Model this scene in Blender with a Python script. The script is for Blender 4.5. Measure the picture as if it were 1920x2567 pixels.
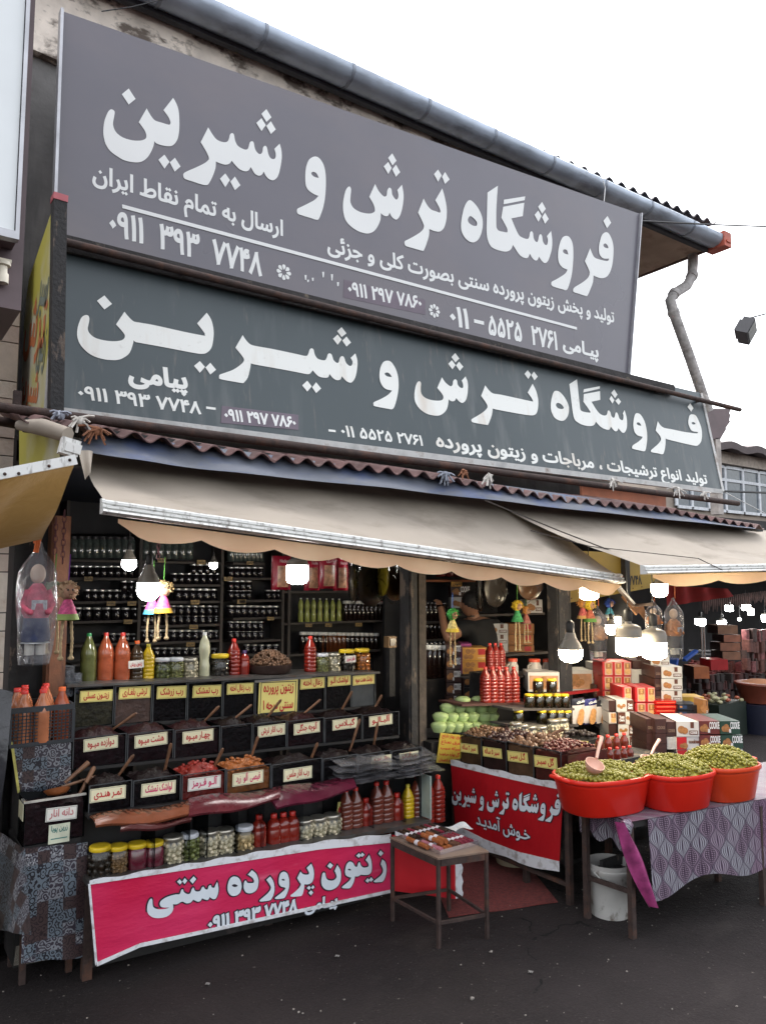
import bpy, bmesh, math, random, re, unicodedata
from mathutils import Vector, Matrix, Euler
from mathutils.geometry import tessellate_polygon
R = math.radians
random.seed(7)
for o in list(bpy.data.objects): bpy.data.objects.remove(o)
SC = bpy.context.scene
COL = SC.collection

# ---------------------------------------------------------------- camera, sky, sun, exposure
cam = bpy.data.cameras.new('camera'); cam.sensor_fit = 'HORIZONTAL'; cam.sensor_width = 36; cam.lens = 36.11
cam.clip_end = 600; cam.clip_start = .05
CAM = bpy.data.objects.new('camera', cam); COL.objects.link(CAM)
CAM.location = (0, 0, 1.7); CAM.rotation_euler = (R(95.5), 0, R(-35)); SC.camera = CAM
SUN_EL, SUN_AZ = 58, 20          # high hazy sun behind the shop
w = bpy.data.worlds.new('World'); SC.world = w; w.use_nodes = True
wn = w.node_tree.nodes; wl = w.node_tree.links
bg = wn['Background']; sky = wn.new('ShaderNodeTexSky'); sky.sky_type = 'NISHITA'; sky.sun_disc = False
sky.sun_elevation = R(SUN_EL); sky.sun_rotation = R(SUN_AZ); sky.dust_density = 6; sky.air_density = 1.2; sky.ozone_density = 1
hs = wn.new('ShaderNodeHueSaturation'); hs.inputs['Saturation'].default_value = .22; hs.inputs['Value'].default_value = 1.5
wl.new(sky.outputs[0], hs.inputs['Color']); wl.new(hs.outputs[0], bg.inputs[0]); bg.inputs[1].default_value = .15
sl = bpy.data.lights.new('sun', 'SUN'); sl.energy = .9; sl.angle = R(14); sl.color = (1, .95, .88)
SUN = bpy.data.objects.new('sun', sl); COL.objects.link(SUN)
az = R(SUN_AZ); el = R(SUN_EL)
dirn = Vector((math.sin(az) * math.cos(el), math.cos(az) * math.cos(el), math.sin(el)))
SUN.rotation_euler = dirn.to_track_quat('Z', 'Y').to_euler(); SUN.location = dirn * 40
SC.view_settings.view_transform = 'Standard'; SC.view_settings.look = 'None'
SC.view_settings.exposure = 1.7; SC.view_settings.gamma = 1
SC.render.engine = 'CYCLES'
SC.cycles.max_bounces = 6; SC.cycles.transparent_max_bounces = 24; SC.cycles.diffuse_bounces = 3; SC.cycles.glossy_bounces = 3
SC.cycles.sample_clamp_indirect = 4; SC.cycles.caustics_reflective = False; SC.cycles.caustics_refractive = False

# ---------------------------------------------------------------- survey: photograph point -> place on a real plane
FP = 1926.; PT = R(5.5); HD = R(35); CZ = 1.7
def ray(px, py):
    a = (px - 960) / FP; b = -(py - 1283.5) / FP
    fw = math.cos(PT) - math.sin(PT) * b; up = math.sin(PT) + math.cos(PT) * b
    return Vector((fw * math.sin(HD) + a * math.cos(HD), fw * math.cos(HD) - a * math.sin(HD), up))
EYE = Vector((0, 0, CZ))
def at(px, py, X=None, Y=None, Z=None):
    r = ray(px, py)
    t = X / r.x if X is not None else Y / r.y if Y is not None else (Z - CZ) / r.z
    return EYE + r * t

class Frame:                      # a plane in the world with its own u (right) and v (up) axes
    def __init__(s, O, U, V):
        s.O = Vector(O); s.U = Vector(U).normalized(); s.N = s.U.cross(Vector(V)).normalized(); s.V = s.N.cross(s.U).normalized()
    def p(s, u, v, lift=0): return s.O + s.U * u + s.V * v + s.N * lift
    def px(s, x, y):
        r = ray(x, y); t = (s.O - EYE).dot(s.N) / r.dot(s.N); q = EYE + r * t - s.O
        return (q.dot(s.U), q.dot(s.V))
def YF(y, z=0): return Frame((0, y, z), (1, 0, 0), (0, 0, 1))            # facade-parallel plane, normal towards the street
def XF(x): return Frame((x, 0, 0), (0, -1, 0), (0, 0, 1))                # plane facing -X, u runs towards the street

# ---------------------------------------------------------------- materials
class NT:
    def __init__(s, name):
        s.m = bpy.data.materials.new(name); s.m.use_nodes = True; s.t = s.m.node_tree; s.b = s.t.nodes['Principled BSDF']
        s.co = s.t.nodes.new('ShaderNodeTexCoord')
    def n(s, k, **kw):
        x = s.t.nodes.new('ShaderNode' + k)
        for a, v in kw.items(): setattr(x, a, v)
        return x
    def l(s, a, b): s.t.links.new(a, b)
    def put(s, sock, v):
        if isinstance(v, (int, float)): sock.default_value = v
        elif isinstance(v, tuple): sock.default_value = v if len(v) == 4 or sock.type == 'VECTOR' else v + (1,)
        else: s.l(v, sock)
    def math(s, op, a, b=0, c=None):
        x = s.n('Math', operation=op); s.put(x.inputs[0], a); s.put(x.inputs[1], b)
        if c is not None: s.put(x.inputs[2], c)
        return x.outputs[0]
    def mix(s, f, a, b):
        x = s.n('Mix', data_type='RGBA'); s.put(x.inputs[0], f); s.put(x.inputs[6], a); s.put(x.inputs[7], b); return x.outputs[2]
    def mapping(s, scale=(1, 1, 1), src=None):
        x = s.n('Mapping'); x.inputs['Scale'].default_value = scale; s.l(src or s.co.outputs['Object'], x.inputs[0]); return x.outputs[0]
    def noise(s, scale, detail=4, src=None, rough=.55, dist=0):
        x = s.n('TexNoise'); x.inputs['Scale'].default_value = scale; x.inputs['Detail'].default_value = detail
        x.inputs['Roughness'].default_value = rough; x.inputs['Distortion'].default_value = dist
        s.l(src or s.co.outputs['Object'], x.inputs['Vector']); return x.outputs['Fac']
    def ramp(s, f, lo, hi):
        x = s.n('MapRange'); s.put(x.inputs[0], f); x.inputs[1].default_value = lo; x.inputs[2].default_value = hi; return x.outputs[0]
    def bump(s, h, st=.3, dist=.01):
        x = s.n('Bump'); x.inputs['Strength'].default_value = st; x.inputs['Distance'].default_value = dist
        s.l(h, x.inputs['Height']); s.l(x.outputs[0], s.b.inputs['Normal'])
    def col(s, v): s.put(s.b.inputs['Base Color'], v)
def dk(c, k): return tuple(min(1, x * k) for x in c)
MC = {}
def M(name, c, rough=.5, metal=0, var=.18, scale=9, bump=0, bscale=60, spec=.5, stain=None, sscale=(3, 3, 3), sth=(.52, .7), trans=0):
    if name in MC: return MC[name]
    t = NT(name); f = t.noise(scale)
    base = t.mix(t.ramp(f, .3, .7), dk(c, 1 - var), dk(c, 1 + var))
    if stain:
        g = t.noise(1, 6, t.mapping(sscale), .65); base = t.mix(t.ramp(g, *sth), base, stain)
    t.col(base); t.b.inputs['Metallic'].default_value = metal
    t.put(t.b.inputs['Roughness'], t.math('ADD', rough - .08, t.math('MULTIPLY', f, .16)))
    t.b.inputs['Specular IOR Level'].default_value = spec
    if trans: t.b.inputs['Transmission Weight'].default_value = trans
    if bump: t.bump(t.noise(bscale, 5), bump)
    MC[name] = t.m; return t.m
def glassy(name, tint=(1, 1, 1), gl=.9, rough=.04, facing=.25, haze=0, hc=(.8, .8, .8), bump=0, bs=30):   # thin clear film or pane
    if name in MC: return MC[name]
    t = NT(name); tr = t.n('BsdfTransparent'); tr.inputs[0].default_value = tint + (1,)
    g = t.n('BsdfGlossy'); g.inputs['Roughness'].default_value = rough; g.inputs[0].default_value = (gl, gl, gl, 1)
    lw = t.n('LayerWeight'); lw.inputs[0].default_value = facing
    mx = t.n('MixShader'); t.l(t.math('ADD', t.math('MULTIPLY', lw.outputs['Fresnel'], .8), .02), mx.inputs[0])
    t.l(tr.outputs[0], mx.inputs[1]); t.l(g.outputs[0], mx.inputs[2]); out = mx.outputs[0]
    if haze:
        d = t.n('BsdfDiffuse'); d.inputs[0].default_value = hc + (1,); m2 = t.n('MixShader')
        t.put(m2.inputs[0], t.math('MULTIPLY', t.ramp(t.noise(bs * .6, 5), .3, .7), haze * 1.6)); t.l(out, m2.inputs[1]); t.l(d.outputs[0], m2.inputs[2]); out = m2.outputs[0]
    if bump:
        b = t.n('Bump'); b.inputs['Strength'].default_value = bump; b.inputs['Distance'].default_value = .02
        t.l(t.noise(bs, 5, dist=1), b.inputs['Height']); t.l(b.outputs[0], g.inputs['Normal']); t.l(b.outputs[0], lw.inputs['Normal'])
    t.l(out, t.t.nodes['Material Output'].inputs[0]); MC[name] = t.m; return t.m
def emis(name, c, s):
    if name in MC: return MC[name]
    t = NT(name); t.b.inputs['Emission Color'].default_value = c + (1,); t.b.inputs['Emission Strength'].default_value = s; t.col(c)
    MC[name] = t.m; return t.m

# ---------------------------------------------------------------- mesh building
class MB:
    def __init__(s): s.v = []; s.f = []; s.mi = []
    def add(s, vs, fs, m=0, T=None):
        b = len(s.v); s.v += [tuple(T @ Vector(p)) for p in vs] if T is not None else [tuple(p) for p in vs]
        s.f += [tuple(b + i for i in f) for f in fs]; s.mi += [m] * len(fs); return s
    def box(s, x0, x1, y0, y1, z0, z1, m=0, T=None):
        return s.add([(x0, y0, z0), (x1, y0, z0), (x1, y1, z0), (x0, y1, z0), (x0, y0, z1), (x1, y0, z1), (x1, y1, z1), (x0, y1, z1)],
                     [(3, 2, 1, 0), (4, 5, 6, 7), (0, 1, 5, 4), (1, 2, 6, 5), (2, 3, 7, 6), (3, 0, 4, 7)], m, T)
    def rbox(s, x0, x1, y0, y1, z0, z1, r=.01, m=0, T=None, n=3):     # box with rounded vertical edges
        pts = []
        for cx, cy, a0 in ((x1 - r, y1 - r, 0), (x0 + r, y1 - r, 90), (x0 + r, y0 + r, 180), (x1 - r, y0 + r, 270)):
            for k in range(n + 1): a = R(a0 + 90 * k / n); pts.append((cx + r * math.cos(a), cy + r * math.sin(a)))
        return s.prism(pts, z0, z1, m, T)
    def prism(s, pts, z0, z1, m=0, T=None):
        n = len(pts)
        return s.add([(x, y, z0) for x, y in pts] + [(x, y, z1) for x, y in pts],
                     [tuple(range(n))[::-1], tuple(range(n, 2 * n))] + [(i, (i + 1) % n, n + (i + 1) % n, n + i) for i in range(n)], m, T)
    def lathe(s, prof, n=16, m=0, T=None, ms=None, ex=1, ey=1, sq=0):
        vs = []; fs = []; mm = []
        for r, z in prof:
            for k in range(n):
                a = 2 * math.pi * k / n; c, q = math.cos(a), math.sin(a)
                if sq:
                    e = (abs(c) ** 4 + abs(q) ** 4) ** -.25; e = 1 + (e - 1) * sq; c *= e; q *= e
                vs.append((r * c * ex, r * q * ey, z))
        for j in range(len(prof) - 1):
            for k in range(n):
                a, b = j * n + k, j * n + (k + 1) % n; fs.append((a, b, b + n, a + n)); mm.append(ms[j] if ms else m)
        if prof[0][0] > 1e-6: fs.append(tuple(range(n))[::-1]); mm.append(ms[0] if ms else m)
        if prof[-1][0] > 1e-6: q = (len(prof) - 1) * n; fs.append(tuple(range(q, q + n))); mm.append(ms[-1] if ms else m)
        b0 = len(s.mi); s.add(vs, fs, m, T); s.mi[b0:] = mm; return s
    def tube(s, path, r, n=6, m=0, T=None, cap=True):
        P = [Vector(p) for p in path]; rr = r if isinstance(r, (list, tuple)) else [r] * len(P); vs = []; fs = []
        up = Vector((0, 0, 1)); prev = None
        for i, p in enumerate(P):
            d = (P[min(i + 1, len(P) - 1)] - P[max(i - 1, 0)]).normalized()
            a = prev if prev is not None else (up if abs(d.z) < .9 else Vector((1, 0, 0)))
            x = (a - d * a.dot(d)); x = x.normalized() if x.length > 1e-6 else Vector((1, 0, 0)); prev = x; y = d.cross(x)
            for k in range(n):
                t = 2 * math.pi * (k + .5) / n; vs.append(p + (x * math.cos(t) + y * math.sin(t)) * rr[i])
        for j in range(len(P) - 1):
            for k in range(n): a, b = j * n + k, j * n + (k + 1) % n; fs.append((a, b, b + n, a + n))
        if cap: fs.append(tuple(range(n))[::-1]); q = (len(P) - 1) * n; fs.append(tuple(range(q, q + n)))
        return s.add(vs, fs, m, T)
    def beam(s, a, b, w, h, m=0):                                   # rectangular bar between two points
        a = Vector(a); b = Vector(b); d = (b - a).normalized(); up = Vector((0, 0, 1)) if abs(d.z) < .95 else Vector((0, 1, 0))
        x = d.cross(up).normalized() * w / 2; y = x.cross(d).normalized() * h / 2
        vs = [p + q for p in (a, b) for q in (-x - y, x - y, x + y, -x + y)]
        return s.add(vs, [(3, 2, 1, 0), (4, 5, 6, 7), (0, 1, 5, 4), (1, 2, 6, 5), (2, 3, 7, 6), (3, 0, 4, 7)], m)
    def ball(s, c, r, nu=8, nv=5, m=0, T=None, jit=0):
        rx, ry, rz = r if isinstance(r, tuple) else (r, r, r); vs = [(c[0], c[1], c[2] - rz)]; fs = []
        for j in range(1, nv):
            p = math.pi * j / nv - math.pi / 2
            for k in range(nu):
                t = 2 * math.pi * k / nu; q = 1 + (random.random() - .5) * jit
                vs.append((c[0] + rx * math.cos(p) * math.cos(t) * q, c[1] + ry * math.cos(p) * math.sin(t) * q, c[2] + rz * math.sin(p) * q))
        vs.append((c[0], c[1], c[2] + rz)); L = len(vs) - 1
        for k in range(nu): fs.append((0, 1 + (k + 1) % nu, 1 + k)); fs.append((L, L - nu + k, L - nu + (k + 1) % nu))
        for j in range(nv - 2):
            for k in range(nu): a, b = 1 + j * nu + k, 1 + j * nu + (k + 1) % nu; fs.append((a, b, b + nu, a + nu))
        return s.add(vs, fs, m, T)
    def grid(s, fn, nu, nv, m=0, thick=0, nrm=None):
        vs = [fn(i / nu, j / nv) for j in range(nv + 1) for i in range(nu + 1)]; W = nu + 1
        fs = [(j * W + i, j * W + i + 1, (j + 1) * W + i + 1, (j + 1) * W + i) for j in range(nv) for i in range(nu)]
        s.add(vs, fs, m)
        if thick:
            nn = Vector(nrm).normalized() * thick; B = len(s.v); vs2 = [Vector(v) - nn for v in vs]
            s.add(vs2, [f[::-1] for f in fs], m); b0 = B - len(vs)
            ring = list(range(W)) + [j * W + nu for j in range(1, nv + 1)] + [nv * W + i for i in range(nu - 1, -1, -1)] + [j * W for j in range(nv - 1, 0, -1)]
            for i in range(len(ring)):
                a, b = ring[i], ring[(i + 1) % len(ring)]; s.f.append((b0 + b, b0 + a, B + a, B + b)); s.mi.append(m)
        return s
    def build(s, name, mats, parent=None, smooth=1.05, link=True):
        me = bpy.data.meshes.new(name); me.from_pydata(s.v, [], s.f)
        for m in (mats if isinstance(mats, (list, tuple)) else [mats]): me.materials.append(m)
        me.polygons.foreach_set('material_index', s.mi)
        if smooth:
            me.polygons.foreach_set('use_smooth', [True] * len(s.f)); me.update(); me.set_sharp_from_angle(angle=smooth)
        me.update(); return link_obj(name, me, parent, link)
def link_obj(name, data, parent=None, link=True):
    o = bpy.data.objects.new(name, data)
    if link: COL.objects.link(o)
    if parent is not None: o.parent = parent
    return o
def tag(o, label=None, cat=None, group=None, kind=None):
    for k, v in (('label', label), ('category', cat), ('group', group), ('kind', kind)):
        if v: o[k] = v
    return o
def empty(name, loc=(0, 0, 0), rz=0, label=None, cat=None, group=None, link=True):
    o = link_obj(name, None, None, link); o.location = loc; o.rotation_euler = (0, 0, rz); o.empty_display_size = .05
    return tag(o, label, cat, group)
def T(x=0, y=0, z=0, rx=0, ry=0, rz=0, s=1):
    return Matrix.LocRotScale(Vector((x, y, z)), Euler((R(rx), R(ry), R(rz))), Vector((s, s, s)) if not isinstance(s, tuple) else Vector(s))
def copy_tree(o, parent=None):
    c = o.copy(); COL.objects.link(c)
    if parent is not None: c.parent = parent; c.matrix_parent_inverse = o.matrix_parent_inverse.copy()
    for ch in KIDS.get(o, []): copy_tree(ch, c)
    return c
KIDS = {}; PROTOS = []
def proto(o):                      # remember the children of an unlinked original
    for x in bpy.data.objects:
        if x.parent is not None and x.name not in SEEN: KIDS.setdefault(x.parent, []).append(x); SEEN.add(x.name)
    PROTOS.append(o); return o
SEEN = set()
def place(o, loc, rz=0, label=None, cat=None, group=None, s=1, rot=None):
    c = copy_tree(o); c.location = loc; c.rotation_euler = rot or (0, 0, rz); c.scale = (s, s, s) if not isinstance(s, tuple) else s
    return tag(c, label, cat, group)

# ---------------------------------------------------------------- lettering
FORMS = {}
for cp in list(range(0xFB50, 0xFE00)) + list(range(0xFE70, 0xFEFD)):
    d = unicodedata.decomposition(chr(cp)).split()
    if d and d[0] in ('<isolated>', '<final>', '<initial>', '<medial>'):
        if len(d) == 2: FORMS.setdefault(chr(int(d[1], 16)), {})[d[0][1:-1]] = chr(cp)
        elif d[1:] == ['0644', '0627'] and d[0] in ('<isolated>', '<final>'): FORMS.setdefault('\x01', {})[d[0][1:-1]] = chr(cp)
FORMS['\u0640'] = {'isolated': '\u0640', 'final': '\u0640', 'initial': '\u0640', 'medial': '\u0640'}
def shape(s):
    if not re.search('[\u0600-\u06ff]', s): return s
    s = s.replace('\u0644\u0627', '\x01'); out = []
    for i, c in enumerate(s):
        f = FORMS.get(c)
        if not f: out.append(c); continue
        p = FORMS.get(s[i - 1]) if i else None; n = FORMS.get(s[i + 1]) if i + 1 < len(s) else None
        pj = bool(p and 'initial' in p and 'final' in f); nj = bool(n and 'final' in n and 'initial' in f)
        out.append(f.get('medial' if pj and nj else 'final' if pj else 'initial' if nj else 'isolated', c))
    t = ''.join(out)[::-1]
    return re.sub('[\u06f0-\u06f9]+(?: +[\u06f0-\u06f9]+)*', lambda m: m.group()[::-1], t)
def area(c): return .5 * sum(c[i][0] * c[(i + 1) % len(c)][1] - c[(i + 1) % len(c)][0] * c[i][1] for i in range(len(c)))
def inside(p, c):
    k = False; j = len(c) - 1
    for i in range(len(c)):
        if (c[i][1] > p[1]) != (c[j][1] > p[1]) and p[0] < (c[j][0] - c[i][0]) * (p[1] - c[i][1]) / (c[j][1] - c[i][1]) + c[i][0]: k = not k
        j = i
    return k
def grow(c, d):                    # push a contour outwards by d (positive area = outwards)
    n = len(c); out = []; sg = 1 if area(c) > 0 else -1
    for i in range(n):
        a, b, e = Vector(c[i - 1]), Vector(c[i]), Vector(c[(i + 1) % n]); d1 = b - a; d2 = e - b
        if d1.length < 1e-9: d1 = d2
        if d2.length < 1e-9: d2 = d1
        n1 = Vector((d1.y, -d1.x)).normalized(); n2 = Vector((d2.y, -d2.x)).normalized(); q = n1 + n2
        q = q.normalized() / max(.55, q.normalized().dot(n1)) if q.length > 1e-6 else n1
        out.append(tuple(b + q * d * sg))
    return out
def clean(c, eps):
    out = []
    for p in c:
        if not out or abs(p[0] - out[-1][0]) + abs(p[1] - out[-1][1]) > eps: out.append(p)
    while len(out) > 2 and abs(out[0][0] - out[-1][0]) + abs(out[0][1] - out[-1][1]) <= eps: out.pop()
    return out
TC = {}
def contours(txt, bold=.0, dots=True):
    key = (txt, bold)
    if key in TC: return TC[key]
    cu = bpy.data.curves.new('t', 'FONT'); cu.body = shape(txt); cu.size = 1; cu.resolution_u = 3
    ob = bpy.data.objects.new('t', cu); COL.objects.link(ob); dg = bpy.context.evaluated_depsgraph_get(); dg.update()
    k = ob.evaluated_get(dg).to_curve(dg); cs = []
    for sp in k.splines:
        bp = sp.bezier_points
        if len(bp) < 2: continue
        c = []
        for i in range(len(bp)):
            a, b = bp[i], bp[(i + 1) % len(bp)]; p0, p1, p2, p3 = a.co, a.handle_right, b.handle_left, b.co
            st = (p1 - p0).cross(p3 - p0).length + (p2 - p0).cross(p3 - p0).length < 1e-5; m = 1 if st else 3
            for j in range(m):
                t = j / m; q = p0 * (1 - t) ** 3 + 3 * p1 * t * (1 - t) ** 2 + 3 * p2 * t * t * (1 - t) + p3 * t ** 3; c.append((q.x, q.y))
        c = clean(c, .004)
        if len(c) > 2 and abs(area(c)) > 1e-5: cs.append(c)
    ob.evaluated_get(dg).to_curve_clear(); COL.objects.unlink(ob); bpy.data.objects.remove(ob); bpy.data.curves.remove(cu)
    if not cs: return []
    big = max(cs, key=lambda c: abs(area(c))); sg = 1 if area(big) > 0 else -1; L = []
    for o in cs:
        if sg < 0: o = o[::-1]
        xs = [p[0] for p in o]; ys = [p[1] for p in o]; W, H = max(xs) - min(xs), max(ys) - min(ys)
        if dots and W < .17 and H < .17 and .7 < W / max(H, 1e-6) < 1.4 and area(o) > .6 * W * H:
            cx, cy = (max(xs) + min(xs)) / 2, (max(ys) + min(ys)) / 2; r = .68 * max(W, H) + bold * .6
            L.append([(cx + r, cy), (cx, cy + r), (cx - r, cy), (cx, cy - r)]); continue
        if bold:
            g = grow(o, bold * (1 if area(o) > 0 else -1))
            if area(o) < 0 and area(g) >= 0: continue
            o = g
        L.append(o)
    # strokes of one letter may cross each other: cut every cluster into slabs by winding number
    groups = []
    for c in L:
        b = [min(p[0] for p in c), max(p[0] for p in c), min(p[1] for p in c), max(p[1] for p in c)]; cl = [c]; rest = []
        for gb, gc in groups:
            if gb[0] <= b[1] and b[0] <= gb[1] and gb[2] <= b[3] and b[2] <= gb[3]:
                b = [min(b[0], gb[0]), max(b[1], gb[1]), min(b[2], gb[2]), max(b[3], gb[3])]; cl += gc
            else: rest.append((gb, gc))
        groups = rest + [(b, cl)]
    res = []
    for gb, gc in groups:
        ed = []; ys = set(); Q = 240.
        for c in gc:
            c = [(x, round(y * Q) / Q) for x, y in c]
            for k in range(len(c)):
                a, b = c[k - 1], c[k]; ys.add(b[1])
                if a[1] != b[1]: ed.append((a, b, 1) if a[1] < b[1] else (b, a, -1))
        y0, y1 = min(ys), max(ys); k = y0
        while k < y1: ys.add(round(k * Q) / Q); k += .03
        ys = sorted(ys); prev = {}
        for ya, yb in zip(ys, ys[1:]):
            ym = (ya + yb) / 2; row = []
            for a, b, wd in ed:
                if a[1] <= ya + 1e-9 and b[1] >= yb - 1e-9:
                    f_ = lambda y: a[0] + (b[0] - a[0]) * (y - a[1]) / (b[1] - a[1]); row.append((f_(ym), f_(ya), f_(yb), wd))
            row.sort(); wn_ = 0; st = None
            for xm, xa, xb, wd in row:
                if wn_ == 0: st = (xa, xb)
                wn_ += wd
                if wn_ == 0 and (xa - st[0] > 1e-4 or xb - st[1] > 1e-4): res.append((st[0], xa, xb, st[1], ya, yb))
    TC[key] = res; return res
def fill(mb, res, to3, m=0, step=.00012):
    """every outline filled on its own hair-thin layer, so overlapping strokes never share a plane"""
    for i, (o, hs_) in enumerate(res):
        o = clean(o, 1e-6); loops = [[Vector((p[0], p[1], 0)) for p in o]] + [[Vector((p[0], p[1], 0)) for p in h] for h in hs_]
        flat = [p for l in loops for p in l]; tri = tessellate_polygon(loops); vs = [to3(p.x, p.y, (i % 9) * step) for p in flat]; fs = []
        for a, b, c in tri:
            A, B, C_ = flat[a], flat[b], flat[c]; s_ = (B - A).cross(C_ - A).z
            if abs(s_) < 1e-12: continue
            fs.append((a, b, c) if s_ > 0 else (a, c, b))
        mb.add(vs, fs, m)
def write(mb, fr, txt, p0, p1, h=None, bold=.02, m=0, lift=.002, grow_=0, kash=None):
    """text fitted between two baseline points (u,v) of a frame; h = world height of one em"""
    res = contours(txt, bold + (grow_ or 0)); ref = contours(txt, bold)
    x0, x1 = min(min(q[0], q[3]) for q in ref), max(max(q[1], q[2]) for q in ref); W = x1 - x0
    du = Vector((p1[0] - p0[0], p1[1] - p0[1])); L = du.length; d = du / L; nrm = Vector((-d.y, d.x)); s = L / W; h = h or s
    def to3(x, y): q = Vector(p0) + d * ((x - x0) * s) + nrm * (y * h); return fr.p(q.x, q.y, lift)
    for a, b, c, e, ya, yb in res: mb.add([to3(a, ya), to3(b, ya), to3(c, yb), to3(e, yb)], [(0, 1, 2, 3)], m)
def writep(mb, fr, txt, a, b, h, **k): write(mb, fr, txt, fr.px(*a), fr.px(*b), h, **k)
def parse(s):
    out = []
    for w_ in s.replace('\n', ' ').split(';'):
        w_ = w_.strip()
        if w_: c = w_.endswith('!'); x, y = w_.rstrip('!').split(','); out.append((float(x), float(y), c))
    return out
def smoothline(pts, k=3):
    n = len(pts); out = []
    for i in range(n):
        p1, p2 = pts[i], pts[(i + 1) % n]; p0 = pts[i - 1] if not p1[2] else p1; p3 = pts[(i + 2) % n] if not p2[2] else p2
        m = 1 if (p1[2] and p2[2]) else k
        for j in range(m):
            t = j / m
            out.append(tuple(.5 * (2 * p1[a] + (p2[a] - p0[a]) * t + (2 * p0[a] - 5 * p1[a] + 4 * p2[a] - p3[a]) * t * t + (3 * p1[a] - p0[a] - 3 * p2[a] + p3[a]) * t ** 3) for a in (0, 1)))
    return out
def traced(words, crop, fr, gr=0):
    """hand-drawn sign lettering: outlines ('|' splits outline and its holes) laid on the sign's own plane"""
    x0, y0, s = crop; res = []
    for wd in words:
        L = []
        for part in wd.split('|'):
            c = [fr.px(x0 + x / s, y0 + y / s) for x, y in smoothline(parse(part))]; L.append(c)
        o = L[0] if area(L[0]) > 0 else L[0][::-1]; hs_ = [(h if area(h) < 0 else h[::-1]) for h in L[1:]]
        if gr: o = grow(o, gr); hs_ = []
        res.append((o, hs_))
    return res

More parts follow.
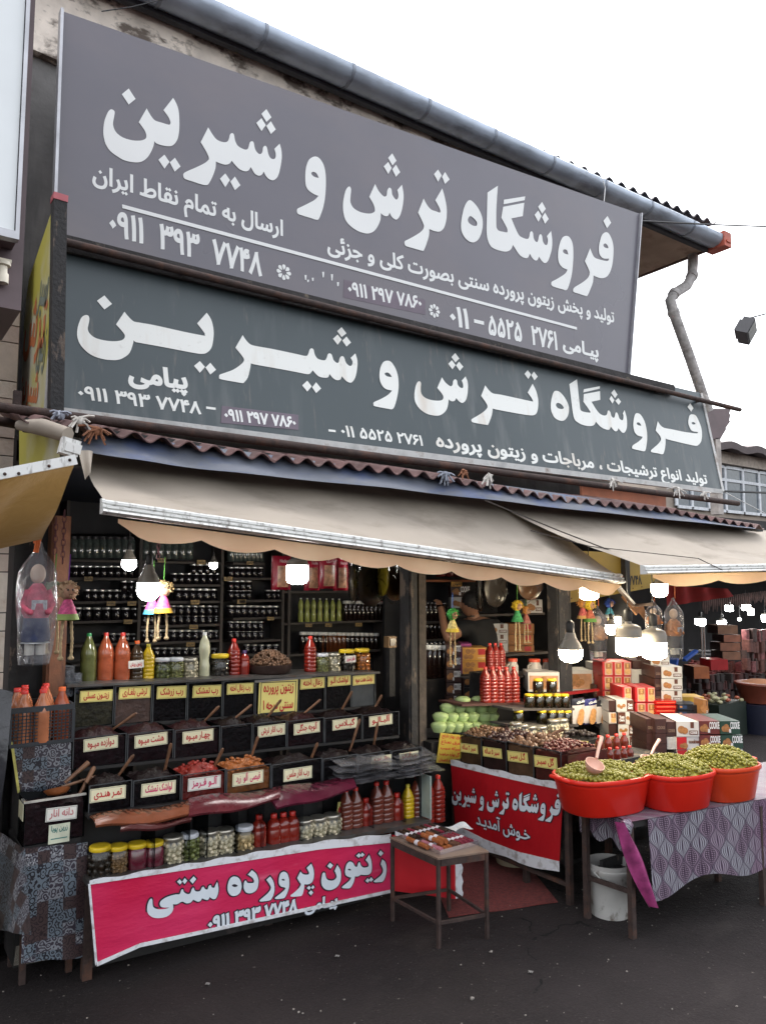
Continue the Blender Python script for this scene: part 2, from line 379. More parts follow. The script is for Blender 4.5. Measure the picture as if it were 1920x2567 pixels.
# ---------------------------------------------------------------- hand-lettered words
UP = [((240, 200, 3.308), ["130,243;155,262;150,310;142,370;165,430;220,475;300,500;370,502;410,488;418,465;410,430;385,390;355,350!;421,235!;455,295;490,335;540,352;600,370;615,365;617,345;600,305;560,250!;640,148!;665,190;685,250;692,330;690,420;680,480;660,520;630,545;590,549;540,540;500,525;484,506!;478,545;455,600;420,650;370,680;310,682;240,668;180,635;120,590;80,530;62,450;65,370;80,310;105,258",
 "272,70!;329,157!;272,204!;215,118!", "568,619!;610,680!;568,736!;518,662!", "655,645!;702,718!;653,761!;612,684!",
 "931,392!;965,450;1005,497;1060,516;1090,510;1103,485;1110,455;1128,440;1145,455;1153,500;1175,545;1215,570;1245,578;1262,565;1275,520;1293,508;1308,520;1318,570;1340,605;1362,615;1378,600;1385,560;1402,545;1417,560;1428,610;1445,645;1470,657;1487,645;1490,610;1478,572!;1523,528!;1537,580;1540,650;1528,730;1510,795;1480,828;1450,830;1415,805;1391,760!;1375,785;1350,795;1315,775;1284,722!;1265,750;1235,758;1190,740;1150,700;1126,670!;1105,695;1070,703;1025,690;994,676!;990,735;965,805;935,860;915,872;880,868;800,842;740,822;725,800;728,775;760,755;830,725;900,690;930,665;936,645;915,595;868,516!",
 "1413,241!;1455,310!;1413,348!;1371,281!", "1372,317!;1408,375!;1372,424!;1329,357!", "1450,342!;1490,410!;1450,449!;1412,382!", "1072,775!;1110,830!;1072,890!;1027,820!", "1152,800!;1198,873!;1152,914!;1114,845!"]),
 ((720, 360, 3.308), ["225,105;265,120;300,175;316,250;318,350;312,440;298,520;275,590;258,625;240,630;180,612;100,587;80,570;82,540;120,520;180,490;225,465;257,432!;215,415;170,380;150,335;147,260;155,190;180,130|198,240;215,232;240,245;260,283!;225,275;203,258",
 "510,353;527,375;522,440;522,485;545,530;590,560;640,575;690,578;718,565;724,545;712,500;677,441!;726,333!;755,390;790,430;810,437;822,425;828,385;845,363;862,380;868,420;890,455;905,462;917,445;918,415;909,384!;949,339!;960,400;962,460;950,540;930,600;905,628;880,620;860,600;846,571!;835,595;815,601;790,590;774,574!;770,630;750,680;720,722;680,742;640,742;580,722;520,680;480,630;462,560;460,490;470,430;485,380",
 "868,78!;903,140!;870,179!;833,117!", "835,150!;863,200!;835,252!;797,187!", "899,173!;934,235!;898,273!;868,212!",
 "1282,370!;1300,430;1318,520;1320,590;1312,650;1295,700;1265,727;1230,727;1200,718;1175,706!;1172,760;1155,820;1132,880;1115,887;1060,872;985,850;970,830;972,808;1000,793;1060,760;1110,725;1130,690;1120,650;1081,571!;1128,453!;1155,505;1190,545;1230,560;1260,571;1266,560;1258,530;1224,468!",
 "1247,213!;1278,262!;1247,315!;1213,252!", "1305,233!;1343,296!;1305,334!;1280,273!",
 "1505,467;1540,485;1580,535;1610,600;1618,670;1605,745;1580,795;1545,817;1510,812;1470,780;1442,725;1438,660;1450,580;1470,510|1512,600;1540,615;1568,650;1568,678;1540,680;1505,658;1494,628"]),
 ((1100, 440, 3.308), ["487,82!;475,250;473,400;480,440;500,458;530,465;560,470;566,460;560,430;515,348!;530,258!;706,224!;693,335!;599,354!;630,430;660,490;690,513;730,525;745,510;752,475;765,460;778,475;783,515;797,543;812,550;820,535;827,500;840,484;853,500;860,545;878,573;893,573;900,550;900,525;892,502!;928,458!;937,530;935,600;920,660;900,710;875,724;850,705;827,671!;815,698;795,702;770,680;751,646!;735,680;705,680;665,655;612,574!;595,610;565,628;525,627;460,607;425,580;402,530;393,460;395,350;400,140!",
 "537,199!;713,171!;709,203!;533,237!", "853,217!;884,274!;853,315!;819,258!", "822,288!;848,335!;822,383!;790,325!", "877,305!;908,359!;877,399!;852,345!",
 "1053,499;1080,510;1105,560;1112,640;1108,740;1095,840;1068,930;1050,950;1020,942;950,922;930,905;933,880;970,860;1020,830;1050,805;1063,779!;1020,760;992,720;985,670;990,600;1005,545;1025,510|1028,615;1045,612;1060,622;1070,653!;1045,648;1028,635",
 "1383,468;1410,485;1435,540;1445,600;1442,680;1430,760;1405,820;1375,845;1340,850;1305,840;1279,828!;1275,880;1258,930;1232,990;1215,997;1160,980;1115,965;1111,940;1130,920;1180,890;1230,850;1247,810;1240,780;1207,708!;1251,602!;1270,650;1290,680;1330,695;1380,707;1400,705;1407,688!;1365,687;1340,670;1325,635;1324,590;1333,540;1350,490|1362,570;1378,562;1392,575;1402,600;1378,598;1363,585",
 "1395,333!;1425,390!;1391,436!;1360,375!"])]
LO = [((170, 710, 4.135), ["185,330;212,338;222,370;215,420;205,470;220,515;270,560;340,585;430,600;510,600;565,587;590,555;575,515;498,427!;585,295!;630,350;680,395;740,408;900,436;1200,503;1405,543;1417,535;1410,510;1338,417!;1437,305!;1475,360;1500,430;1510,520;1500,620;1480,680;1440,720;1390,733;1300,722;1000,665;730,616;700,610;680,592!;670,640;640,720;590,765;530,792;470,798;380,790;280,762;200,715;130,640;97,560;97,480;115,410;145,350",
 "377,127!;456,215!;377,273!;300,182!", "1366,807!;1420,868!;1366,929!;1306,857!", "1474,825!;1535,898!;1474,947!;1424,875!"]),
 ((530, 780, 3.308), ["257,198!;285,240;320,275;370,290;500,313;700,355;780,372;800,355;812,320;828,308;845,320;855,360;880,395;930,408;950,395;963,358;980,350;997,365;1010,405;1035,428;1052,425;1062,388;1082,372;1100,388;1112,425;1140,453;1160,450;1168,420;1151,388!;1191,350!;1208,410;1205,480;1190,550;1165,588;1140,592;1110,575;1080,540!;1065,568;1035,572;1005,555;977,521!;965,548;935,552;885,540;837,491!;815,518;785,522;700,505;500,468;345,440;326,428!;318,480;300,550;270,590;255,597;200,588;75,565;62,548;66,528;100,515;180,485;245,440;268,408;255,375;197,303!",
 "1077,132!;1117,184!;1078,215!;1040,166!", "1044,194!;1078,236!;1044,279!;1005,229!", "1117,210!;1155,260!;1117,294!;1082,245!", "792,577!;829,624!;792,668!;750,616!", "865,590!;907,642!;865,680!;832,633!",
 "1457,411;1490,425;1525,480;1545,550;1548,640;1535,720;1515,790;1495,814;1460,810;1355,790;1340,775;1345,755;1400,730;1460,695;1495,659!;1440,645;1405,605;1390,550;1395,480;1420,425|1435,515;1455,509;1475,520;1493,547!;1460,543;1438,530"]),
 ((1000, 860, 4.135), ["205,395;225,415;222,470;228,520;260,562;320,588;390,598;440,592;457,565;445,530;393,465!;442,355!;475,405;520,443;540,447;553,430;558,395;577,375;598,390;605,430;630,460;652,467;662,455;660,425;647,388!;686,346!;708,400;712,460;705,540;690,590;665,618;640,618;615,600;590,570!;575,598;550,604;530,598;512,583!;505,640;490,690;455,730;410,752;350,750;280,730;210,680;165,610;156,540;165,470;180,420",
 "580,103!;622,160!;582,201!;540,145!", "545,177!;583,228!;550,273!;507,215!", "619,192!;663,245!;627,288!;587,233!",
 "1381,421!;1415,490;1435,560;1440,630;1432,700;1410,740;1360,750;1250,735;1000,688;968,674!;960,740;940,800;920,845;900,848;770,825;748,808;752,788;800,760;870,715;905,680;914,655;895,615;847,548!;890,438!;925,485;970,522;1050,535;1250,578;1375,605;1382,598;1370,570;1329,513!",
 "1330,281!;1365,326!;1336,372!;1296,320!", "1394,296!;1434,348!;1400,387!;1367,334!"]),
 ((1360, 920, 3.676), ["120,219;155,230;200,280;235,350;239,410;225,460;195,492;160,495;110,470;78,410;72,340;85,270;100,230|122,340;140,330;170,345;192,375;175,388;140,380;122,360",
 "314,112!;325,220;340,360;350,400;375,412;420,420;436,410;372,320!;376,250!;526,222!;528,303!;448,320!;490,390;530,435;570,448;590,435;597,405;610,402;622,420;630,450;648,468;660,460;668,425;680,418;693,440;705,475;725,490;738,485;742,450;735,430!;752,396!;770,460;775,520;770,570;750,605;725,600;695,564!;685,588;660,590;625,549!;610,578;570,572;530,550;487,504!;470,535;430,545;370,535;320,510;290,480;275,420;260,300;243,158!",
 "377,205!;524,177!;523,200!;371,235!", "656,207!;687,254!;664,287!;628,240!", "630,264!;658,305!;640,337!;611,295!", "694,286!;719,320!;697,350!;666,312!",
 "868,425;900,440;935,500;955,580;960,650;955,710;945,765;930,777;900,772;830,755;820,740;830,720;870,695;905,665;918,643!;870,630;840,590;832,530;838,470;850,435|864,515;880,511;895,522;905,543!;880,538;866,528",
 "1377,437;1410,450;1445,520;1462,580;1465,640;1455,690;1430,720;1400,726;1300,705;1150,668;1130,655!;1128,720;1115,785;1100,805;1060,797;1000,785;995,768;1020,745;1060,710;1085,675;1080,640;1037,585!;1057,500!;1085,540;1120,562;1200,577;1300,598;1410,612;1428,600!;1375,590;1350,555;1338,510;1345,460;1358,440|1370,512;1390,508;1405,525;1385,530;1372,522",
 "1356,333!;1386,378!;1365,413!;1331,368!"])]
PK = [((640, 2100, 4.726), ["1497,258!;1530,285;1548,340;1545,420;1530,480;1505,520;1470,528;1410,530;1400,515;1430,490;1480,450;1505,410;1505,370;1480,315!", "1478,152!;1512,185!;1480,222!;1450,190!",
 "1342,205!;1365,260;1375,330;1370,400;1345,435;1300,445;1245,440!;1210,460;1175,460!;1165,510;1145,560;1120,595;1090,602;1035,600;1022,585;1050,560;1100,520;1130,475;1110,470;1070,450;1057,410;1065,350;1085,305;1115,285;1150,300;1175,340;1200,345;1215,300;1232,295;1245,330;1275,355;1320,350;1335,335;1330,300;1300,265!|1090,380;1110,368;1130,385;1110,390",
 "1222,185!;1248,212!;1222,240!;1190,215!", "1262,178!;1288,205!;1258,232!;1238,206!", "1325,480!;1350,507!;1325,535!;1298,512!", "1365,470!;1392,497!;1362,525!;1342,498!",
 "965,325!;1000,380;1010,450;1000,520;970,575;920,610;870,622;820,610;785,570;775,510;785,440;800,415;820,420;828,460;845,495;890,510;930,500;955,470;950,430;932,395!", "878,298!;915,328!;885,368!;845,338!",
 "656,310!;680,360;690,430;680,500;655,540;610,555;577,552!;570,620;550,680;520,695;425,700;412,685;450,655;510,600;535,555;520,530;490,480!;530,402!;555,430;590,440;625,435;630,410;603,360!",
 "632,572!;654,595!;632,620!;603,598!", "678,565!;697,588!;672,612!;656,590!", "655,624!;680,652!;655,685!;625,655!",
 "340,405;375,430;395,500;395,580;375,650;345,710;310,722;240,728;230,712;270,680;330,630;350,595;300,580;275,545;275,480;290,430;315,408|305,500;325,488;345,505;325,510",
 "170,460!;205,510;222,590;215,660;190,720;160,745;60,757;50,740;90,705;150,650;180,600;165,555;125,500!"]),
 ((350, 2140, 4.726), ["1325,198!;1375,240;1402,310;1395,400;1360,450;1300,472;1250,455;1227,400;1235,335;1255,320;1270,345;1310,350;1345,345;1350,320;1330,285;1278,250!",
 "1125,272;1170,290;1200,350;1200,420;1175,475;1120,503;1070,490;1040,440;1040,370;1060,310;1090,278|1088,378;1120,362;1158,382;1120,398",
 "915,335!;930,400;925,470;900,530;865,540;825,515!;810,545;780,548;735,530!;715,562;680,570;630,545!;600,580;550,590;500,570;440,600;390,600!;395,650;375,700;320,745;230,765;150,755;95,710;85,650;95,590;120,540;145,540;150,600;165,640;220,660;300,655;350,638!;300,640;250,630;235,590;260,550;330,510;420,485;470,480;490,430;510,425;520,455;560,480;595,470;615,420;635,405;650,440;680,450;715,440;735,400;755,395;770,420;800,425;815,385;840,375;850,400;880,405;890,380!",
 "470,305!;498,335!;475,368!;440,333!", "530,290!;560,322!;530,360!;502,330!", "635,270!;667,302!;625,358!;590,320!"])]

# ---------------------------------------------------------------- ground
def asphalt():
    t = NT('asphalt'); g = t.n('NewGeometry').outputs['Position']
    n1 = t.noise(1.1, 6, g, .6); n2 = t.noise(90, 3, g); n3 = t.noise(260, 2, g); n4 = t.noise(.55, 5, g, .7, 1)
    base = t.mix(t.ramp(n1, .35, .68), (.0105, .0078, .0078), (.0215, .0168, .0168))
    base = t.mix(t.ramp(n2, .5, .75), base, (.026, .022, .021))
    base = t.mix(t.math('MULTIPLY', t.ramp(n4, .56, .66), .55), base, (.004, .0035, .004))
    v = t.n('TexVoronoi'); v.inputs['Scale'].default_value = 34; t.l(g, v.inputs['Vector'])
    v2 = t.n('TexVoronoi'); v2.inputs['Scale'].default_value = 9; t.l(g, v2.inputs['Vector'])
    base = t.mix(t.math('MULTIPLY', t.math('LESS_THAN', v.outputs['Distance'], .11), t.math('GREATER_THAN', n2, .5)), base, (.075, .067, .06))
    base = t.mix(t.math('MULTIPLY', t.math('LESS_THAN', v2.outputs['Distance'], .055), t.math('GREATER_THAN', n3, .48)), base, (.14, .125, .11))
    t.col(base); t.put(t.b.inputs['Roughness'], t.math('SUBTRACT', .88, t.math('MULTIPLY', t.ramp(n4, .5, .7), .3)))
    t.b.inputs['Specular IOR Level'].default_value = .22
    vc = t.n('TexVoronoi', feature='DISTANCE_TO_EDGE'); vc.inputs['Scale'].default_value = .55; wv = t.n('VectorMath', operation='ADD'); nc = t.n('TexNoise'); nc.inputs['Scale'].default_value = 2.5; nc.inputs['Detail'].default_value = 6; t.l(g, nc.inputs['Vector']); t.l(g, wv.inputs[0]); t.l(nc.outputs['Color'], wv.inputs[1]); t.l(wv.outputs[0], vc.inputs['Vector'])
    crk = t.math('MULTIPLY', t.math('LESS_THAN', vc.outputs['Distance'], .006), t.math('GREATER_THAN', n1, .5)); base = t.mix(crk, base, (.003, .003, .003)); dust = t.ramp(t.noise(.8, 6, g, .7, 2), .56, .74); base = t.mix(t.math('MULTIPLY', dust, .5), base, (.04, .034, .031)); t.col(base)
    t.bump(t.math('ADD', n2, t.math('MULTIPLY', v.outputs['Distance'], -.5)), .5, .012); return t.m
MA = asphalt()
tag(MB().grid(lambda u, v: (-150 + 300 * u, -150 + 300 * v, 0), 30, 30).build('asphalt_road', MA, smooth=0), 'dark worn asphalt of the market street', kind='structure')

# ---------------------------------------------------------------- the shop building: wall, eaves, gutter, corrugated roof
mConc = M('old_concrete', (.16, .155, .15), .9, var=.3, scale=3, bump=.5, bscale=25, stain=(.06, .06, .06), sscale=(2, 2, .4))
mPlas = M('flaking_plaster', (.74, .66, .58), .95, var=.25, scale=6, bump=.9, bscale=18, stain=(.16, .13, .11), sscale=(5, 5, 9), sth=(.5, .6))
mSteel = M('weathered_zinc', (.4, .46, .55), .45, .15, var=.2, scale=4, bump=.1, stain=(.2, .22, .26), sscale=(2, 2, 9))
mRust = M('rusty_steel', (.045, .028, .024), .8, .2, var=.4, scale=22, bump=.4, stain=(.1, .045, .028), sscale=(9, 9, 9))
mBlack = M('sooty_black', (.02, .019, .02), .7, var=.4, scale=20, bump=.4, stain=(.12, .09, .07), sscale=(14, 14, 5), sth=(.56, .62))
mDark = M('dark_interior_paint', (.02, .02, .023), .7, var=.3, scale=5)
mSof = M('soffit_board', (.4, .3, .23), .9, var=.2, scale=3, bump=.3, stain=(.2, .13, .1), sscale=(2, 3, 3))
mRoof = M('roof_sheet', (.07, .065, .075), .7, .2, var=.3, scale=6)
bld = empty('shop_building', (2.5, 4.2, 0), 0, 'two storey shop building with zinc gutter, corrugated roof and dark open shopfront', 'building')
def kid(o, parent): o.parent = parent; o.matrix_parent_inverse = parent.matrix_world.inverted() if False else Matrix.Translation(-Vector(parent.location)) if parent.rotation_euler.z == 0 else (Matrix.Translation(parent.location) @ Matrix.Rotation(parent.rotation_euler.z, 4, 'Z')).inverted(); return o
kid(MB().box(-1.2, 5.4, 4.2, 9, 2.42, 4.97).build('upper_wall', mConc, smooth=0), bld)
kid(MB().box(-1.2, 6.74, 4.1, 5.3, 4.975, 5.02).box(-1.2, 6.7, 5.3, 9.4, 4.975, 5.02).build('soffit', mSof, smooth=0), bld)
kid(MB().box(-1.2, 6.7, 4.06, 4.1, 4.93, 5.03).build('eave_board', M('eave_dark', (.05, .052, .06), .8, var=.3), smooth=0), bld)
def plas(u, v):
    n = math.sin(u * 61) * .006 + math.sin(u * 23 + 2) * .01 + math.sin(u * 140) * .004
    return (-1.2 + 6.6 * u, 4.15 - .02 * v + n * .5, 4.5 + .47 * v + (n * 1.5 if v < .5 else 0))
kid(MB().grid(plas, 120, 3, thick=.05, nrm=(0, -1, 0)).build('plaster_band', mPlas), bld)
GY = 4.0; GE = at(1806, 600, Y=GY).x
gp = [(.07, .0), (.1, -.03), (.095, -.075), (.06, -.11), (0, -.125), (-.06, -.11), (-.075, -.06), (-.075, 0), (-.068, 0), (-.065, -.055), (-.05, -.1), (0, -.112), (.05, -.1), (.085, -.07), (.09, -.03), (.062, 0)]
gz = 5.07
def gut(x0, x1, e=0):
    m = MB(); n = len(gp); P = [(GY - y * (1 + e), gz + z * (1 + e)) for y, z in gp]
    return m.add([(x0, y, z) for y, z in P] + [(x1, y, z) for y, z in P], [(i, (i + 1) % n, n + (i + 1) % n, n + i)[::-1] for i in range(n)] + [tuple(range(n)), tuple(range(n, 2 * n))[::-1]])
kid(gut(-1.2, GE - .12).build('gutter', mSteel), bld)
for i in range(12): kid(gut(-.6 + i * .62, -.58 + i * .62, .05).build('gutter_joint', M('joint_zinc', (.24, .27, .32), .5, .2)), bld)
kid(MB().box(GE - .12, GE, GY - .11, GY + .09, gz - .14, gz + .005).box(GE - .09, GE - .02, GY - .12, GY + .1, gz - .1, gz - .08).build('gutter_end_cap', M('red_cap', (.45, .1, .06), .6, var=.2), smooth=0), bld)
def roof(u, v): x = -1.2 + 7.95 * u; return (x, 4.0 + 5.5 * v, 5.04 + .034 * max(0, x - 2) + 1.05 * v + .024 * math.sin(x * 2 * math.pi / .16))
kid(MB().grid(roof, 420, 2, thick=.012, nrm=(0, 0, 1)).build('corrugated_roof', mRoof), bld)
kid(MB().beam((GE - .06, 3.95, 5.0), (GE - .06, 5.3, 5.0), .03, .08).beam((5.45, 5.32, 4.95), (GE - .1, 5.32, 4.95), .04, .05).build('edge_trim', M('trim_brown', (.14, .09, .075), .7), smooth=0), bld)
# the interior shell
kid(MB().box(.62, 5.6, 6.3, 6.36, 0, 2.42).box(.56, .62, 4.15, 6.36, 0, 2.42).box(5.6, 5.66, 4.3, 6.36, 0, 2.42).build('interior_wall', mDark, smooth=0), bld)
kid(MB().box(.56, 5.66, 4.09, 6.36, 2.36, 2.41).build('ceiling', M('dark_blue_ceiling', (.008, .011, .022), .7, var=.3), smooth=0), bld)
mWoodB = M('brown_post_wood', (.17, .07, .035), .7, var=.3, scale=12, bump=.2, stain=(.05, .03, .025), sscale=(20, 20, 3))
def post(x0, x1, y0, y1, z1, m, name='door_post'): kid(MB().box(x0, x1, y0, y1, 0, z1).box(x0 + .012, x1 - .012, y0 - .012, y0, 0, z1).build(name, m, smooth=0), bld)
post(.84, .93, 4.08, 4.16, 2.05, mWoodB, 'wooden_post'); post(.68, .82, 4.2, 4.26, 2.42, mBlack, 'side_post'); post(.56, .66, 4.0, 4.08, 2.42, M('dark_metal_frame', (.04, .035, .035), .6, .3))
post(3.08, 3.15, 4.1, 4.2, 2.36, mBlack); post(3.16, 3.24, 4.12, 4.2, 2.36, M('pillar_worn', (.07, .055, .045), .8, var=.4, scale=25, bump=.4)); post(4.5, 4.58, 4.1, 4.2, 2.36, mBlack); post(4.6, 4.7, 4.14, 4.2, 2.36, mBlack)
kid(MB().box(.6, 4.76, 4.0, 4.08, 2.3, 2.4).build('lintel', mBlack, smooth=0), bld)
# right part: rafters under the canopy
# ---------------------------------------------------------------- downpipe, cables, lamp
pp = [at(x, y, Y=4.25) for x, y in ((1738, 628), (1735, 690), (1722, 715), (1690, 735), (1680, 752), (1688, 782), (1730, 898), (1775, 1030))]
mPipe = M('wrapped_pipe', (.42, .4, .39), .8, var=.35, scale=14, bump=.6, bscale=30, stain=(.2, .18, .17), sscale=(6, 6, 12))
dp = empty('downpipe', pp[-1], 0, 'bent pale downpipe wrapped in cloth below the gutter end', 'pipe')
kid(MB().tube(pp, .05, 10).build('pipe', mPipe), dp)
for k in (1, 3, 5): d = (pp[k + 1] - pp[k]).normalized(); kid(MB().tube([pp[k] - d * .02, pp[k] + d * .03], .057, 10).build('collar', mPipe), dp)
def cable(name, pts, r, label, mat=None, sag=0):
    P = [Vector(p) for p in pts]; out = []
    for i in range(len(P) - 1):
        for k in range(8): t = k / 8; q = P[i].lerp(P[i + 1], t); q.z -= sag * 4 * t * (1 - t); out.append(q)
    return tag(MB().tube(out + [P[-1]], r, 5).build(name, mat or M('cable_black', (.02, .02, .022), .6)), label, 'cable')
cable('power_cable', [at(1610, 553, Y=3.85), at(1782, 562, Y=3.85), at(2050, 572, Y=3.85)], .008, 'black cable running level from the gutter end across the white sky')
cable('power_cable', [at(1790, 1230, Y=3.6), at(2050, 1240, Y=3.6)], .01, 'thick black cable in front of the distant window')
cable('power_cable', [at(1800, 1225, Y=3.7), at(2000, 1330, Y=3.9)], .004, 'thin pale wire slanting down across the distant window', M('wire_pale', (.5, .5, .5), .5))
cable('gutter_wire', [at(1512, 452, Y=3.86), at(1517, 470, Y=3.85), at(1514, 505, Y=3.82)], .004, 'short pale wire looped over the zinc gutter', M('wire_pale', (.5, .5, .5), .5))
cable('gutter_wire', [at(255, 27, Y=3.9), at(330, 16, Y=3.9), at(420, -6, Y=3.88)], .003, 'thin dark wire under the eaves at the very top')
lp = at(1868, 820, Y=5); la = empty('floodlight', lp, 0, 'unlit black floodlight hanging from a thin arm against the sky', 'lamp')
lm = M('lamp_black', (.025, .025, .03), .5)
kid(MB().beam(at(1866, 800, Y=5), at(1990, 768, Y=5), .02, .02).beam(at(1866, 800, Y=5), at(1860, 820, Y=5), .012, .012).beam(at(1872, 798, Y=5), at(1874, 812, Y=5), .012, .012).build('arm', lm, smooth=0), la)
kid(MB().box(-.13, .13, -.09, .05, -.12, .1, T=T(lp.x, lp.y, lp.z - .03, 25, 20, 25)).box(-.1, .1, .05, .09, -.09, .07, T=T(lp.x, lp.y, lp.z - .03, 25, 20, 25)).build('housing', lm, smooth=0), la)
kid(MB().box(-.11, .11, -.095, -.091, -.1, .08, T=T(lp.x, lp.y, lp.z - .03, 25, 20, 25)).build('glass', M('lamp_glass', (.12, .13, .14), .1), smooth=0), la)

# ---------------------------------------------------------------- upper sign
def panel(mb, fr, q, th=.03, m=0):
    a = [fr.p(u, v, 0) for u, v in q]; b = [fr.p(u, v, -th) for u, v in q]; n = len(q)
    mb.add(a + b, [tuple(range(n)), tuple(range(n, 2 * n))[::-1]] + [(i, n + i, n + (i + 1) % n, (i + 1) % n) for i in range(n)], m); return mb
mWh = M('sign_white', (.74, .75, .74), .45, var=.03, scale=2)
mUp = M('charcoal_sign_print', (.112, .105, .128), .3, var=.1, scale=.9, spec=.6, stain=(.15, .125, .135), sscale=(.5, .5, .8), sth=(.45, .75))
UF = YF(3.8); U_ = UF.px
us = empty('upper_shop_sign', (2.9, 3.8, 3.4), 0, 'large charcoal sign board with white shop name high under the gutter', 'sign')
q = [U_(137, 615), U_(1571, 960), U_(1603, 535), U_(158, 27)]
kid(panel(MB(), UF, q).build('board', mUp, smooth=0), us)
mTA = M('thin_alu', (.4, .4, .42), .4, .6); e = MB(); a, b = UF.p(*q[0]), UF.p(*q[3]); e.beam(a + Vector((-.008, 0, 0)), b + Vector((-.008, 0, 0)), .014, .05); kid(e.build('edge_frame', mTA, smooth=0), us)
e = MB(); a, b = UF.p(*q[1]), UF.p(*q[2]); e.beam(a + Vector((.006, 0, 0)), b + Vector((.006, 0, 0)), .01, .05); kid(e.build('edge_frame', M('thin_alu', (.4, .4, .42), .4, .6), smooth=0), us)
mb = MB()
for crop, wds in UP: fill(mb, traced(wds, crop, UF), lambda x, y, k: UF.p(x, y, .003 + k))
kid(mb.build('headline_lettering', mWh, smooth=0), us)
mb = MB()
writep(mb, UF, 'ارسال به تمام نقاط ایران', (231, 452), (709, 590), .125, bold=.03)
writep(mb, UF, 'تولید و پخش زیتون پرورده سنتی بصورت کلی و جزئی', (820, 628), (1540, 808), .13, bold=.03)
writep(mb, UF, '۰۹۱۱  ۳۹۳  ۷۷۴۸', (272, 584), (657, 691), .182, bold=.035)
writep(mb, UF, '۰۹۱۱ ۲۹۷ ۷۸۶۰', (872, 737), (1057, 774), .115, bold=.035)
writep(mb, UF, '۰۱۱', (1127, 812), (1175, 823), .185, bold=.035); writep(mb, UF, '–', (1188, 822), (1213, 828), .2, bold=.03)
writep(mb, UF, '۵۵۲۵  ۲۷۶۱', (1224, 836), (1397, 876), .188, bold=.035)
writep(mb, UF, 'پیـامی', (1410, 872), (1500, 896), .13, bold=.04)
kid(mb.build('small_lettering', mWh, smooth=0), us)
mb = MB(); a, b = U_(306, 512), U_(1445, 820); panel(mb, Frame(UF.p(0, 0, .004), UF.U, UF.V), [(a[0], a[1] - .02), (b[0], b[1] - .02), (b[0], b[1]), a], .002)
kid(mb.build('dividing_line', mWh, smooth=0), us)
def flower(px, py, name='flower_mark'):
    c = U_(px, py); mb = MB()
    for k in range(8):
        t = k * math.pi / 4; d = Vector((math.cos(t), math.sin(t))); n = Vector((-d.y, d.x)); L = [Vector(c) + d * a + n * w for a, w in ((.016, .003), (.034, .012), (.043, .009), (.047, 0), (.043, -.009), (.034, -.012), (.016, -.003))]
        fill(mb, [([tuple(p) for p in L][::-1], [])], lambda x, y, kk: UF.p(x, y, .003))
    kid(mb.build(name, mWh, smooth=0), us)
flower(711, 682); flower(1088, 779)
mb = MB(); panel(mb, Frame(UF.p(0, 0, .0015), UF.U, UF.V), [U_(860, 745), U_(1066, 789), U_(1066, 752), U_(862, 700)], .001); kid(mb.build('sticker', M('sticker_purple', (.12, .09, .12), .4), smooth=0), us)
mb = MB()
for x, y, h_ in ((764, 695, 12), (782, 700, 8), (808, 688, 14), (830, 695, 16), (770, 704, 6), (845, 712, 10)): panel(mb, Frame(UF.p(0, 0, .003), UF.U, UF.V), [U_(x, y + h_ / 2), U_(x + 3, y + h_ / 2), U_(x + 4, y - h_ / 2), U_(x - 1, y - h_ / 2)], .001)
kid(mb.build('faded_digits', mWh, smooth=0), us)

# ---------------------------------------------------------------- ledge and rusty pipes between and below the signs
lx0 = at(158, 590, Y=3.6); lx1 = at(1689, 953, Y=3.6)
tag(MB().box(lx0.x, lx1.x, 3.612, 3.78, 3.28, 3.3).box(lx0.x, lx1.x, 3.592, 3.612, 3.222, 3.3).build('sign_ledge', M('ledge_wood', (.035, .032, .032), .9, var=.4, scale=10, bump=.5, stain=(.16, .13, .1), sscale=(9, 9, 9), sth=(.6, .68)), smooth=0), 'black sooty plank ledge between the two big signs', 'ledge')
P0, P1 = at(165, 606, Y=3.56), at(1855, 1027, Y=3.56)
rp = MB().tube([P0, P0.lerp(P1, .5), P1], .019, 8)
for k in range(1, 10):
    c = P0.lerp(P1, k / 10); rp.beam(c, c + Vector((0, .1, .01)), .02, .02)
tag(rp.build('rusty_pipe', mRust), 'thin rusty pipe along the top of the dark green sign', 'pipe')
P0, P1 = at(-60, 1013, Y=3.33), at(1850, 1262, Y=3.33)
tag(MB().tube([P0, P0.lerp(P1, .5), P1], .021, 8).build('rusty_pipe', mRust), 'long rusty pipe along the bottom of the dark green sign', 'pipe')
P0, P1 = at(-60, 1045, Y=3.45), at(40, 1063, Y=3.45)
tag(MB().tube([P0, P1], .02, 8).beam(P1, P1 + Vector((0, 0, .14)), .03, .03).build('rusty_pipe', mRust), 'short rusty pipe in front of the pale stone wall', 'pipe')

# ---------------------------------------------------------------- lower sign (leans back a little)
ls = empty('lower_shop_sign', (3.2, 3.5, 2.45), 0, 'wide dark green sign board with stretched white lettering and rain streaks', 'sign')
LF = Frame((0, 3.5, 2.45), (1, 0, 0), (0, .13, .82)); L_ = LF.px
t = NT('dark_green_sign_print'); m2 = t.mapping((9, 9, .35)); m3 = t.mapping((28, 28, .5))
st = t.math('MULTIPLY', t.ramp(t.noise(1, 5, m2), .53, .72), t.ramp(t.noise(.9, 3), .35, .6))
base = t.mix(t.ramp(t.noise(.8, 4), .3, .7), (.032, .048, .055), (.046, .063, .07)); base = t.mix(t.math('MULTIPLY', st, .55), base, (.16, .17, .17))
base = t.mix(t.math('MULTIPLY', t.ramp(t.noise(1, 4, m3), .62, .74), .35), base, (.2, .17, .14)); t.col(base); t.b.inputs['Roughness'].default_value = .42; mLo = t.m
t = NT('streaked_white_print'); st = t.math('MULTIPLY', t.ramp(t.noise(1, 5, t.mapping((7, 7, .25))), .55, .72), .5)
